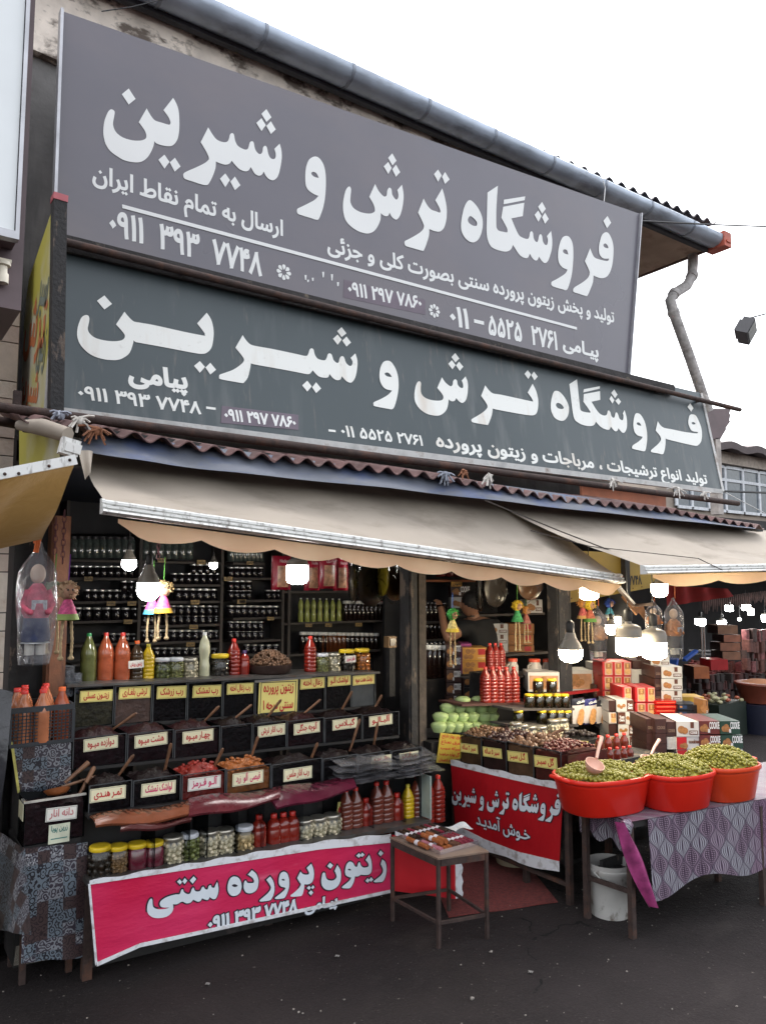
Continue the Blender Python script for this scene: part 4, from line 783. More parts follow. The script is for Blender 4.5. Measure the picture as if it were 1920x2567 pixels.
jOlvS = jar('pickle_jar', .042, .125, mLidW, 'small', M('pale_olive', (.3, .3, .1), .35, var=.3)); jMix = jar('pickle_jar', .042, .13, mLidW, 'slab', mMix); jDk = jar('pickle_jar', .044, .125, mLidY, 'slab', mDkP, sq=.4); jNut = jar('pickle_jar', .044, .13, mLidY, 'small', M('brown_pickle', (.25, .14, .06), .4, var=.4), sq=.4)
jMar = jar('pickle_jar', .044, .13, mLidY, 'liq', M('maroon_preserve', (.16, .02, .04), .2, var=.4, scale=40), sq=.4); jOra = jar('pickle_jar', .046, .14, mLidY, 'olive', mPickO, sq=.4); jHon = jar('honey_jar', .036, .1, mLidY, 'liq', liq('dark_honey', (.022, .014, .004)), sq=.3)

def drift(x): return .05 - .028 * (x - .93)                # the stall follows the fall of the street
# ---------------------------------------------------------------- cards
def card(parent, fr, bl, br, tl, txt, bgm=mCardC, ink=mInkR, th=.003, lift=.004, txt2=None, name='name_card', bold=.03, border=True, fill_=.78):
    a, b, c = fr.px(*bl), fr.px(*br), fr.px(*tl); d = Vector((b[0] - a[0], b[1] - a[1])); n = Vector((-d.y, d.x)).normalized(); hh = max(.01, Vector((c[0] - a[0], c[1] - a[1])).dot(n))
    q = [Vector(a), Vector(b), Vector(b) + n * hh, Vector(a) + n * hh]; f2 = Frame(fr.p(0, 0, lift), fr.U, fr.V)
    o = kid2(panel(MB(), f2, q, th).build(name, bgm, smooth=0), parent); L = d.length; du = d / L
    if border:
        m = MB(); e = .05 * hh; t_ = .022 * hh; f3 = Frame(fr.p(0, 0, lift + .0008), fr.U, fr.V)
        def bar_(u0, u1, v0, v1): m.add([f3.p(*(Vector(a) + du * u + n * v)) for u, v in ((u0, v0), (u1, v0), (u1, v1), (u0, v1))], [(0, 1, 2, 3)])
        bar_(e, L - e, e, e + t_); bar_(e, L - e, hh - e - t_, hh - e); bar_(e, e + t_, e + t_, hh - e - t_); bar_(L - e - t_, L - e, e + t_, hh - e - t_)
        m.build('border', mInkK, o, smooth=0)
    lines = txt.split('\n'); m = MB(); nl = len(lines); sl_ = hh / nl
    for k, tx in enumerate(lines):
        v = hh - (k + 1) * sl_ + sl_ * .34; mg = L * (1 - fill_) / 2
        p0 = Vector(a) + du * mg + n * v; p1 = Vector(a) + du * (L - mg) + n * v
        write(m, fr, tx, p0, p1, sl_ * .74, bold=bold, lift=lift + .0012)
    m.build('lettering', ink, o, smooth=0); return o
def kid2(o, parent):
    if parent is None: return o
    o.parent = parent; o.matrix_parent_inverse = (Matrix.Translation(parent.location) @ Matrix.Rotation(parent.rotation_euler.z, 4, 'Z')).inverted() if parent.type == 'EMPTY' else Matrix.Identity(4); return o

# ---------------------------------------------------------------- left counter: shelf case, three rows of clear bins
CX0, CX1 = .93, 2.78
ctr = empty('stepped_counter', (1.85, 3.9, 0), 0, 'stepped dark display counter carrying three rows of clear fruit paste bins', 'counter')
mCtr = M('counter_dark', (.012, .011, .011), .6, var=.3, scale=8, stain=(.04, .03, .03), sscale=(9, 9, 9), sth=(.58, .66)); mEdgeM = M('counter_metal_edge', (.1, .095, .09), .4, .5, var=.3, scale=10, stain=(.1, .06, .04), sscale=(12, 12, 12))
def zrow(z, x): return z - .028 * (x - .93)
def slab(name, x0, x1, y0, y1, z0, z1, m):            # follows the fall of the street
    b = MB(); b.add([(x0, y0, zrow(z0, x0)), (x1, y0, zrow(z0, x1)), (x1, y1, zrow(z0, x1)), (x0, y1, zrow(z0, x0)), (x0, y0, zrow(z1, x0)), (x1, y0, zrow(z1, x1)), (x1, y1, zrow(z1, x1)), (x0, y1, zrow(z1, x0))], [(3, 2, 1, 0), (4, 5, 6, 7), (0, 1, 5, 4), (1, 2, 6, 5), (2, 3, 7, 6), (3, 0, 4, 7)])
    return kid2(b.build(name, m, smooth=0), ctr)
slab('bottom_board', CX0, CX1, 3.5, 3.95, .415, .44, mEdgeM); slab('back_panel', CX0, CX1, 3.72, 3.74, .44, .69, mCtr); slab('shelf_board', CX0, CX1, 3.56, 3.85, .69, .705, mCtr); slab('base_panel', CX0 + .02, CX1 - .02, 3.62, 3.64, .04, .41, mCtr)
slab('step_board', CX0, CX1, 3.8, 4.05, .845, .86, mCtr); slab('step_board', CX0, CX1, 4.04, 4.35, .99, 1.005, mCtr); slab('top_board', CX0, CX1 + .02, 4.03, 4.36, 1.203, 1.215, mEdgeM); slab('end_panel', CX1 - .02, CX1, 3.58, 4.36, .06, .69, mCtr); slab('end_panel', CX0, CX0 + .02, 3.75, 4.36, .06, .69, mCtr)
slab('end_panel', CX0, CX0 + .015, 3.9, 4.36, .71, .845, mCtr)
for px_ in (383, 470, 515, 590, 655, 753, 848, 931, 1012):
    x = at(px_, 2130, Y=3.56).x; kid2(MB().box(x - .004, x + .004, 3.54, 3.72, zrow(.44, x), zrow(.69, x)).build('divider_pane', mAcr, smooth=0), ctr)
for x, y in ((.96, 3.6), (2.74, 3.62), (1.85, 3.64)): kid2(MB().box(x - .02, x + .02, y, y + .04, 0, .41).build('leg', mRust, smooth=0), ctr)
rowspec = [ # Y front, z bottom, z top, depth, dividers(px), py, filling materials
 (4.05, 1.005, 1.2, .27, [186, 288, 383, 470, 559, 640, 746, 815, 881, 942], 1724, [mOlB, mPinkP, mPaste, mPaste, mPaste, mPaste, mPaste, mPaste, M('grey_pack', (.16, .155, .15), .4, var=.3)]),
 (3.8, .86, 1.0, .25, [182, 319, 437, 553, 633, 719, 813, 908, 1001], 1850, [mPasteD, mPasteD, mPasteD, mPaste, mPaste, mPasteD, mPaste, mPaste]),
 (3.6, .705, .825, .2, [222, 333, 455, 567, 680, 808, 897, 980, 1059], 1960, [mPaste, mPaste, mPasteR, mPasteO, mPaste, mPaste, mPaste, mPaste])]
names = [['زیتـون عسلی', 'ترشی بلغـاری', 'رب زرشک', 'رب تمشک', 'رب زغال اخته', 'زیتون پرورده\nسنتی درجه ۱', 'زغال اخته', 'لواشک آلـو', 'لواشک هفت میوه'],
 ['دوازده میـوه', 'هشت میـوه', 'چهـار میـوه', None, 'رب انار ترش', 'آلوچه جنگلی', 'گیـلاس', 'آلبـالـو'],
 ['تمـر هنـدی', 'لواشک تمشک', 'آلـو قـرمز', 'قیصی (آلو) زرد', 'رب انار ملس', None, 'زغال اختـه', 'رب آلبـالـو']]
cardpx = [[(199, 1762, 281, 1757, 199, 1733), (297, 1754, 376, 1749, 297, 1724), (392, 1753, 466, 1749, 392, 1722), (482, 1750, 553, 1746, 482, 1720), (568, 1742, 634, 1738, 568, 1715), (646, 1795, 743, 1788, 646, 1707), (752, 1729, 813, 1724, 752, 1702), (821, 1722, 878, 1717, 821, 1697), (884, 1719, 938, 1714, 884, 1695)],
 [(209, 1886, 295, 1874, 209, 1855), (337, 1877, 419, 1865, 337, 1846), (457, 1866, 534, 1856, 457, 1836), None, (646, 1850, 714, 1841, 646, 1822), (736, 1844, 801, 1835, 736, 1816), (833, 1832, 895, 1824, 833, 1806), (925, 1823, 983, 1815, 925, 1797)],
 [(224, 2014, 314, 2001, 224, 1980), (353, 2000, 439, 1988, 353, 1967), (470, 1985, 552, 1974, 470, 1953), (582, 1973, 659, 1961, 582, 1941), (710, 1961, 781, 1950, 710, 1930), None, (931, 1915, 980, 1908, 931, 1898), (1001, 1908, 1048, 1900, 1001, 1890)]]
where = ['top row', 'middle row', 'front row']; fl_en = [['olive brown olives', 'pinkish packed pickles', 'black barberry paste', 'black raspberry paste', 'black cornelian paste', 'paste behind the biggest yellow card', 'dark cornelian cherries', 'dark plum leather', 'pale grey packed sheets'],
 ['maroon twelve fruit mix', 'maroon eight fruit mix', 'maroon four fruit mix', 'dark paste without any card', 'black sour pomegranate paste', 'dark wild plums', 'black cherry paste', 'black sour cherry paste'],
 ['black tamarind', 'black raspberry leather', 'bright red plums', 'orange yellow plums', 'black sweet pomegranate paste', 'dark paste half under plastic bags', 'dark cherries half under the bags', 'dark paste at the far right end']]
for r_, (Yf, zb, zt, dep, dv, pyy, fm) in enumerate(rowspec):
    for i in range(len(dv) - 1):
        x0, x1 = at(dv[i], pyy - (dv[i] - dv[0]) * .07, Y=Yf).x + .003, at(dv[i + 1], pyy - (dv[i + 1] - dv[0]) * .07, Y=Yf).x - .003; xm = (x0 + x1) / 2; za, zc = zrow(zb, xm), zrow(zt, xm)
        if i == 5 and r_ == 0: zc += .0
        b = empty('clear_bin', (xm, Yf, za), 0, 'clear bin of %s, %s of the stepped counter' % (fl_en[r_][i], where[r_]), 'bin', 'clear bins on the stepped counter'); y1 = Yf + dep; t_ = .003
        kid2(MB().box(x0, x1, Yf, Yf + t_, za, zc).box(x0, x0 + t_, Yf + t_, y1, za, zc).box(x1 - t_, x1, Yf + t_, y1, za, zc).build('case', mAcr, smooth=0), b)
        kid2(MB().box(x0 - .001, x0 + .004, Yf - .002, Yf - .0002, za, zc).box(x1 - .004, x1 + .001, Yf - .002, Yf - .0002, za, zc).box(x0 + .004, x1 - .004, Yf - .002, Yf - .0002, zc - .004, zc).build('edge_strip', mBinEdge, smooth=0), b)
        top = zc - za - (.03 if r_ == 0 else .012)
        m = MB(); m.box(x0 + .006, x1 - .006, Yf + .007, y1 - .005, za + .002, za + top - .006)
        rr = random.Random(i * 7 + r_)
        H_ = [[rr.uniform(-.3, 1) for _ in range(30)] for _ in range(30)]
        big_ = (r_ == 2 and i in (2, 3)); am = .022 if big_ else (.02 if r_ else .004)
        def hill(u, v): a_, b_ = int(u * 12), int(v * 9); return (x0 + .006 + (x1 - x0 - .012) * u, Yf + .006 + (dep - .012) * v, za + top - .008 + (H_[a_][b_] * am + (.036 if r_ else .0) * math.sin(math.pi * u) * math.sin(math.pi * min(1, v + .15))) * min(1, 6 * min(u, 1 - u, v + .05)))
        m.grid(hill, 12, 9)
        if r_ == 2 and i in (2, 3):
            for _ in range(60): u, v = rr.random(), rr.random(); p = hill(u, v); m.ball((p[0], p[1], p[2] + .005), (rr.uniform(.008, .015), rr.uniform(.008, .014), .008), 6, 4, jit=.4)
        kid2(m.build('filling', fm[i], smooth=.9 if not big_ else .5), b)
        if names[r_][i] and cardpx[r_][i]:
            c = cardpx[r_][i]; card(b, YF(Yf - .002), c[0:2], c[2:4], c[4:6], names[r_][i], mCardY if r_ == 0 else (mCardW if (r_ == 2 and i in (2,)) else mCardC), mInkM if (r_ == 2 and i in (1, 2, 3)) else mInkR)
# wooden spoons standing in the pastes
def spoon(p, q, Y0, Y1, label, w=.016):
    a, b = at(*p, Y=Y0), at(*q, Y=Y1); d = (b - a).normalized()
    m = MB().tube([a - d * .05, a, b - d * .01, b], [w * .35, w * .38, w * .5, w * .3], 6)
    tag(m.build('wooden_spoon', mWoodS), label, 'spoon', 'wooden spoons in the fruit pastes')
sp = [((300, 1817), (342, 1788), 3.9, 3.85, 'dark wooden spoon below the pinkish pickle bin'), ((515, 1806), (549, 1771), 3.92, 3.86, 'wooden spoon handle under the raspberry card of the top row'), ((580, 1808), (631, 1767), 3.92, 3.86, 'long wooden spoon leaning under the cornelian paste card'),
 ((670, 1799), (705, 1754), 3.92, 3.85, 'wooden spoon covering a word of the biggest yellow card'), ((761, 1790), (804, 1754), 3.92, 3.86, 'reddish spoon handle right of the biggest yellow card'), ((854, 1785), (883, 1733), 3.92, 3.85, 'steep spoon handle before the plum leather bin'), ((933, 1788), (957, 1743), 3.92, 3.86, 'rightmost spoon handle of the middle row'),
 ((294, 1949), (335, 1893), 3.68, 3.62, 'pale worn spoon with a hole below the twelve fruit card'), ((412, 1936), (429, 1864), 3.7, 3.64, 'upright reddish spoon beside the four fruit bin'), ((528, 1941), (559, 1877), 3.7, 3.62, 'thin curved spoon standing in the red plums'), ((632, 1892), (647, 1847), 3.76, 3.72, 'short spoon left of the sour pomegranate card'),
 ((775, 1915), (796, 1863), 3.7, 3.64, 'pale spoon below the wild plum card'), ((877, 1884), (902, 1803), 3.75, 3.7, 'long dark spoon below the black cherry card'), ((937, 1868), (947, 1812), 3.74, 3.7, 'silvery spoon crossing the sour cherry card')]
for s_ in sp: spoon(*s_)

# bottles and jars on the top board
def onY(px_, py_, Y): return at(px_, py_, Y=Y)
def putpx(pr, px_, py_, Y, label, cat, group=None, hpx=None, h0=None, rz=0):
    p = onY(px_, py_, Y); s = 1
    if hpx: s = (at(px_, py_ - hpx, Y=Y).z - p.z) / h0
    return place(pr, p, rz, label, cat, group, s)
TG = 'bottles and jars standing on the counter top'
for a in [(bColaG, 219, 1721, 134, .35, 'two litre bottle of greenish brine with green cap', 'bottle'), (bColaO, 262, 1720, 134, .35, 'left of two large orange juice bottles with red caps', 'bottle'), (bColaO, 304, 1720, 134, .35, 'right of two large orange juice bottles, behind the white card', 'bottle'),
 (bTallK, 341, 1716, 110, .29, 'slim dark bottle with orange cap and white handwritten card', 'bottle'), (bTallY, 370, 1716, 102, .29, 'bright yellow ribbed bottle between dark bottle and gherkin jar', 'bottle'),
 (jGhe, 406, 1711, 61, .125, 'jar of upright gherkins with white lid on counter top', 'jar'), (jOlvS, 440, 1710, 61, .125, 'white lidded jar of pale green olives left of the garlic jar', 'jar'), (jGar, 475, 1710, 60, .125, 'garlic jar beside the milky white bottle', 'jar'),
 (bMilk, 511, 1709, 124, .356, 'tall waisted bottle of milky white drink', 'bottle'), (jDk, 550, 1708, 68, .125, 'dark pickle jar with yellow lid right of the milky bottle', 'jar'), (bTallR, 585, 1705, 104, .29, 'red ribbed sauce bottle left of the nut bowl', 'bottle'), (bSqP, 611, 1704, 74, .195, 'small red square bottle with dark purple cap', 'bottle'),
 (bTallR, 777, 1695, 101, .29, 'red ribbed bottle standing right of the nut bowl', 'bottle'), (jOlvS, 807, 1692, 54, .125, 'olive jar with white lid right of the red ribbed bottle', 'jar'), (jGar, 836, 1691, 54, .125, 'garlic jar between olive jar and pepper jar', 'jar'), (jDk, 869, 1690, 62, .125, 'dark pepper jar with yellow lid and pink lettered card', 'jar'), (jOra, 907, 1688, 62, .14, 'jar of orange pickles with yellow lid at the end of the top', 'jar')]:
    pr, px_, py_, hp, h0, lb, ct = a; putpx(pr, px_, py_, 4.2, lb, ct, TG, hp, h0)
fr = YF(4.14); o = tag(card(None, fr, (322, 1677), (360, 1673), (322, 1658), 'زیتون روغن', mCardW, mInkR, name='white_card', border=False), 'small white handwritten card leaning on the dark bottle', 'card')
o = tag(card(None, YF(4.12), (865, 1662), (891, 1660), (865, 1645), 'فلفل شیرین', mCardW, mInkM, name='white_card', border=False), 'small white card with pink script on the pepper jar', 'card')
# nut bowl
c = onY(675, 1694, 4.2); nb_ = empty('nut_bowl', c, 0, 'dark metal bowl heaped with brown nuts on the counter top', 'bowl'); rb = .135
kid2(MB().lathe([(rb * .7, .0), (rb * .95, .03), (rb, .07), (rb * .97, .07), (rb * .9, .03), (rb * .6, .006)], 28, T=T(*c)).build('bowl', M('dark_bowl', (.07, .045, .04), .35, .5)), nb_)
m = MB(); rr = random.Random(3)
for k in range(420):
    a = rr.uniform(0, 6.283); q = math.sqrt(rr.random()) * rb * .93; m.ball((c.x + q * math.cos(a), c.y + q * math.sin(a), c.z + .062 + .085 * (1 - (q / rb) ** 2) + rr.uniform(-.006, .004)), .0085 * rr.uniform(.8, 1.15), 6, 4)
m.lathe([(rb * .9, .05), (rb * .6, .1), (0, .135)], 14, T=T(*c)); kid2(m.build('nut_heap', mNut), nb_)['kind'] = 'stuff'
tag(MB().box(c.x - .17, c.x + .2, c.y - .16, c.y + .1, c.z - .014, c.z - .002).build('tray', M('tray_grey', (.2, .19, .18), .4, .3), smooth=0), 'flat grey tray under the nut bowl', 'tray')

# jars and bottles on the bottom shelf
BG = 'jars and bottles along the bottom shelf'
L = [(jDk, 248, 2204, 84, .125, 'dark pickle jar with yellow lid at the left end of the bottom shelf'), (jNut, 293, 2200, 81, .13, 'brown pickle jar with yellow lid, second on the bottom shelf'), (jMar, 341, 2193, 80, .13, 'left of two maroon preserve jars with yellow lids'), (jMar, 384, 2187, 78, .13, 'right of two maroon preserve jars with yellow lids'),
 (jGar, 432, 2178, 83, .125, 'garlic jar left of the green pickle jar on the bottom shelf'), (jOlv, 473, 2169, 81, .13, 'jar of large green pickles with white lid on the bottom shelf'), (jGar, 523, 2161, 80, .125, 'left garlic jar in the middle compartment of the bottom shelf'), (jGar, 561, 2156, 79, .125, 'right garlic jar in the middle compartment of the bottom shelf'), (jMix, 611, 2149, 79, .13, 'mixed pickle jar with carrot pieces and white lid'),
 (bSq, 648, 2146, 104, .195, 'red sauce bottle right beside the mixed pickle jar'), (bSq, 685, 2143, 104, .195, 'first of three red sauce bottles left of the garlic jars'), (bSq, 709, 2139, 103, .195, 'second of three red sauce bottles left of the garlic jars'), (bSq, 732, 2135, 102, .195, 'third of three red sauce bottles touching the garlic jars'),
 (jGar, 762, 2129, 76, .125, 'first of three garlic jars under the maroon sheet'), (jGar, 797, 2123, 76, .125, 'middle of three garlic jars under the maroon sheet'), (jGar, 832, 2116, 76, .125, 'last of three garlic jars, next to the yellow card')]
for pr, px_, py_, hp, h0, lb in L: putpx(pr, px_, py_, 3.6, lb, 'jar' if 'jar' in lb.split(' with')[0].split(' ')[-1] or pr.name.startswith('pickle') else 'bottle', BG, hp, h0) if pr.name.startswith('pickle') else putpx(pr, px_, py_, 3.6, lb, 'bottle', BG, hp, h0)
for pr, px_, py_, hp, h0, lb in [(bTallB, 866, 2104, 128, .29, 'first tall brown red bottle right of the yellow card'), (bTallB, 891, 2101, 128, .29, 'second tall brown red bottle with hidden cap'), (bSq, 917, 2096, 96, .195, 'short bright red bottle between brown red bottle pairs'), (bTallB, 943, 2090, 130, .29, 'left tall brown bottle under the bag pile'), (bTallB, 968, 2087, 130, .29, 'right tall brown bottle under the bag pile'),
 (bSq, 995, 2083, 96, .195, 'short red capped bottle beside the yellow one'), (bTallY, 1022, 2072, 106, .29, 'yellow pickle bottle among the red bottles'), (bTallB, 1046, 2067, 124, .29, 'brown red ribbed bottle right of the yellow one'), (bTallR, 1071, 2064, 116, .29, 'bright red ribbed bottle, second from the right end'), (bTallR, 1098, 2060, 117, .29, 'last bright red ribbed bottle at the right end of the shelf')]:
    putpx(pr, px_, py_, 3.62, lb, 'bottle', BG, hp, h0)
o = tag(card(None, YF(3.62), (838, 2100), (850, 2099), (838, 2012), '!', mCardY, mInkR, name='yellow_card', border=False), 'narrow yellow card edge between garlic jars and tall bottles', 'card')
tag(MB().box(2.775, 2.785, 3.5, 3.6, zrow(.445, 2.78), zrow(.68, 2.78)).build('end_glass', M('pale_green_pane', (.3, .36, .33), .2), smooth=0), 'pale green glass edge at the right end of the bottom shelf', 'glass')

# fruit leather sheets lying over the front edge
def sheet(name, tl, tr, bl, br, Yt, Yb, m, label, rim=.012):
    a, b, c, d = at(*tl, Y=Yt), at(*tr, Y=Yt), at(*bl, Y=Yb), at(*br, Y=Yb)
    e = empty(name, a.lerp(d, .5), 0, label, 'fruit leather', 'fruit leather sheets over the counter edge')
    def f(u, v): p = a.lerp(b, u).lerp(c.lerp(d, u), v); return p + Vector((0, -.012 * math.sin(math.pi * v), .008 * math.sin(u * 7 + v) + .01 * math.sin(math.pi * v)))
    kid2(MB().grid(f, 24, 10, thick=-.012, nrm=(0, -.5, .85)).build('sheet', m), e)
    def g(u, v): u_ = -.012 + 1.024 * u; v_ = -.03 + 1.07 * v; p = Vector(f(u_, v_)); return p + Vector((0, -.012, .012 + .003 * math.sin(u * 60) * math.sin(v * 14)))
    kid2(MB().grid(g, 50, 14).build('plastic_wrap', glassy('sheet_wrap', (.97, .95, .95), .3, .18, .06, bump=.25, bs=22)), e)
sheet('fruit_leather', (225, 2050), (470, 2015), (240, 2080), (480, 2050), 3.55, 3.44, M('leather_orange', (.2, .06, .025), .3, var=.25, scale=10), 'orange brown fruit leather sheet in clear plastic at the left')
sheet('fruit_leather', (300, 2075), (474, 2052), (300, 2092), (478, 2066), 3.5, 3.42, M('leather_dark', (.07, .015, .015), .3, var=.25, scale=10), 'thin dark sheet edge under the orange fruit leather')
sheet('fruit_leather', (470, 2008), (700, 1978), (472, 2055), (700, 2010), 3.55, 3.43, M('leather_red', (.12, .018, .025), .28, var=.25, scale=10), 'dark red fruit leather sheet in the middle of the counter edge')
sheet('fruit_leather', (648, 1990), (870, 1948), (694, 2034), (892, 1982), 3.56, 3.4, M('leather_maroon', (.1, .012, .03), .26, var=.25, scale=10), 'thick maroon fruit leather sheet below the silvery bags')
# bag piles
def bagpile(x0, x1, y0, y1, Y, n, label, seed):
    rr = random.Random(seed); e = empty('bag_pile', at((x0 + x1) / 2, y1, Y=Y), 0, label, 'plastic bags')
    for k in range(n):
        t_ = k / n; yy = y1 + (y0 - y1) * t_; a = at(x0 + rr.uniform(-8, 25), yy + rr.uniform(-6, 6) + 8, Y=Y - .09 + rr.uniform(-.02, .02)); b = at(x1 + rr.uniform(-22, 8), yy - 14 + rr.uniform(-6, 6), Y=Y - .09); w_ = Vector((.03, .16 + rr.uniform(0, .05), .01))
        ph = rr.uniform(0, 9)
        def f(u, v): p = a.lerp(b, u) + w_ * v; return p + Vector((.004 * math.sin(v * 20), 0, .004 * math.sin(u * 9 + ph) * math.sin(v * 5 + ph) + .0018 * math.sin(u * 31 + v * 9 + ph)))
        kid2(MB().grid(f, 22, 8).build('plastic_bag', glassy('flat_bag', (.88, .88, .9), .9, .14, .35, haze=.12, hc=(.6, .6, .64), bump=.6, bs=18)), e)
bagpile(843, 1000, 1908, 1972, 3.55, 7, 'left pile of silvery clear plastic bags on the counter edge', 4)
bagpile(985, 1112, 1897, 1950, 3.58, 7, 'right pile of fluttering clear plastic bags at the counter end', 9)

# pink banner
t = NT('pink_banner_print'); g = t.noise(1.6, 4); f3 = t.noise(1, 5, t.mapping((2, 2, 9)))
base = t.mix(t.ramp(g, .3, .7), (.5, .01, .055), (.56, .03, .11)); base = t.mix(t.math('MULTIPLY', t.ramp(f3, .6, .72), .35), base, (.6, .2, .3)); t.col(base); t.b.inputs['Roughness'].default_value = .38; t.bump(t.noise(1, 5, t.mapping((3, 3, 10))), .5, .02); mPk = t.m
t = NT('worn_white_hem'); t.col(t.mix(t.ramp(t.noise(22, 6), .5, .7), (.62, .63, .66), (.3, .27, .26))); t.b.inputs['Roughness'].default_value = .6; mHem = t.m
pb = empty('pink_banner', (1.75, 3.47, .25), 0, 'pink red vinyl banner with outlined white Persian lettering along the counter foot', 'banner'); PF = Frame((0, 3.47, 0), (1, 0, 0), (0, -.03, 1)); K_ = PF.px
top = [(224, 2216), (440, 2183), (620, 2156), (800, 2128), (979, 2111)]; bot = [(242, 2420), (350, 2372), (500, 2340), (720, 2292), (979, 2236)]
def bf(u, v):
    a, b = K_(*lerpl(top, u)), K_(*lerpl(bot, u)); x, y = b[0] + (a[0] - b[0]) * v, b[1] + (a[1] - b[1]) * v
    return PF.p(x, y, (1 - v) ** 3 * .03 * (math.sin(u * 9) - 1) * 0 + .0)
kid2(MB().grid(bf, 40, 8).build('cloth', mPk, smooth=0), pb)
def hemt(u, v): a = bf(u, 1); return a + Vector((0, -.001 + .01 * (0 if v < .5 else 1) * 0, -.004 + v * (.016 + .03 * u + .004 * math.sin(u * 50))))
kid2(MB().grid(hemt, 80, 2, thick=.003, nrm=(0, 1, 0)).build('top_hem', mHem, smooth=0), pb)
kid2(MB().grid(lambda u, v: bf(u, 0) + Vector((0, -.004, .012 - .016 * v)), 60, 1, thick=.004, nrm=(0, 1, 0)).build('bottom_hem', mHem, smooth=0), pb)
kid2(MB().grid(lambda u, v: bf(0, 1 - u) + Vector((-.006 + .01 * v, -.003, 0)), 10, 1).build('side_hem', mHem, smooth=0), pb)
mb = MB(); m2_ = MB()
for crop, wds in PK:
    fill(mb, traced(wds, crop, PF, gr=.006), lambda x, y, k: PF.p(x, y, .0015 + k)); fill(m2_, traced(wds, crop, PF), lambda x, y, k: PF.p(x, y, .0045 + k))
writep(mb, PF, '۰۹۱۱ ۳۹۳ ۷۷۴۸', (519, 2333), (745, 2284), .082, bold=.05, grow_=.06, lift=.003); writep(m2_, PF, '۰۹۱۱ ۳۹۳ ۷۷۴۸', (519, 2333), (745, 2284), .082, bold=.05, lift=.0045)
writep(mb, PF, 'پیـامی', (763, 2286), (845, 2268), .07, bold=.05, grow_=.06, lift=.003); writep(m2_, PF, 'پیـامی', (763, 2286), (845, 2268), .07, bold=.05, lift=.0045)
kid2(mb.build('lettering_outline', M('outline_black', (.02, .018, .03), .5), smooth=0), pb); kid2(m2_.build('lettering', M('banner_white', (.6, .65, .7), .45, var=.05), smooth=0), pb)
# red end cloth of the counter (beside the small table)
q3, q2 = at(983, 2234, Z=.07), at(1142, 2255, Z=.06); q = [Vector((q3.x, q3.y, .36)), Vector((q2.x, q2.y, .36)), q2, q3]
ec = empty('red_cloth', q[3], 0, 'plain red banner end folded round the counter corner behind the small table', 'banner'); kid2(MB().grid(lambda u, v: q[3].lerp(q[2], u).lerp(q[0].lerp(q[1], u), v), 8, 8).build('cloth', M('red_banner_plain', (.48, .012, .02), .4, var=.1, bump=.3, bscale=6), smooth=0), ec)
kid2(MB().grid(lambda u, v: q[2].lerp(q[1], v) + Vector((u * .05 + .006 * math.sin(v * 30) * u, .002, 0)), 2, 16).build('torn_hem', mHem, smooth=0), ec)

# ================================================================ left side table with pomegranate tray, crate, cups
def paisley():
    t = NT('paisley_cloth'); uv = t.mapping((1, 1, 1)); sx = t.n('SeparateXYZ'); t.l(uv, sx.inputs[0]); u = t.math('ADD', sx.outputs[0], t.math('MULTIPLY', sx.outputs[1], .7)); v = sx.outputs[2]; C_ = 1 / .052
    cu, cv_ = t.math('FLOOR', t.math('MULTIPLY', u, C_)), t.math('FLOOR', t.math('MULTIPLY', v, C_)); cb = t.n('CombineXYZ'); t.l(cu, cb.inputs[0]); t.l(cv_, cb.inputs[1]); wn2 = t.n('TexWhiteNoise'); t.l(cb.outputs[0], wn2.inputs['Vector']); r = wn2.outputs['Value']
    base = t.mix(t.math('GREATER_THAN', r, .62), (.13, .16, .19), (.035, .028, .04)); base = t.mix(t.math('LESS_THAN', r, .25), base, (.055, .035, .035))
    vo = t.n('TexVoronoi'); vo.inputs['Scale'].default_value = 42; t.l(uv, vo.inputs['Vector']); no = t.noise(30, 3, uv)
    ring = t.math('SINE', t.math('ADD', t.math('MULTIPLY', vo.outputs['Distance'], 16), t.math('MULTIPLY', no, 12))); dark = t.math('GREATER_THAN', ring, .2)
    ink = t.mix(t.math('GREATER_THAN', r, .62), (.015, .014, .02), (.2, .21, .23)); base = t.mix(t.math('MULTIPLY', dark, t.math('GREATER_THAN', r, .25)), base, ink)
    base = t.mix(t.math('MULTIPLY', t.math('LESS_THAN', r, .25), t.math('GREATER_THAN', ring, .55)), base, (.02, .014, .016))
    v3 = t.n('TexVoronoi'); v3.inputs['Scale'].default_value = 75; t.l(t.mapping((1.4, 1.4, .8)), v3.inputs['Vector']); base = t.mix(t.math('MULTIPLY', t.math('GREATER_THAN', r, .85), t.math('LESS_THAN', v3.outputs['Distance'], .3)), base, (.4, .4, .42))
    t.col(base); t.b.inputs['Roughness'].default_value = .35; t.bump(t.noise(5, 5), .3, .02); return t.m
mPai = paisley(); mFoil = glassy('table_film', (.88, .88, .9), .5, .15, .2, haze=.1, hc=(.4, .4, .42), bump=.6, bs=14)
st_ = empty('side_table', (.74, 3.45, 0), 0, 'small table wrapped in grey paisley oilcloth at the left of the counter', 'table')
def clothf(a, b, c, d, amp=.008, k=9):
    A, B, C_, D = [Vector(p) for p in (a, b, c, d)]; n = (B - A).cross(D - A).normalized()
    def f(u, v): p = A.lerp(B, u).lerp(D.lerp(C_, u), v); return p + n * amp * math.sin(u * k + 1) * (1 - v * .7)
    return f
fA, fB, fC, fD = at(52, 2415, Y=3.61), at(209, 2402, Y=3.61), at(220, 2112, Y=3.62), at(62, 2128, Y=3.62)
kid2(MB().grid(clothf(fA, fB, fC, fD), 24, 12).build('front_cloth', mPai), st_)
kid2(MB().grid(clothf(at(-30, 2330, X=.61), at(75, 2345, X=.655), fD, at(-10, 2080, X=.635)), 14, 12).build('side_cloth', mPai), st_)
kid2(MB().box(.68, .922, 3.64, 3.94, .575, .598).build('table_top', mCtr, smooth=0), st_)
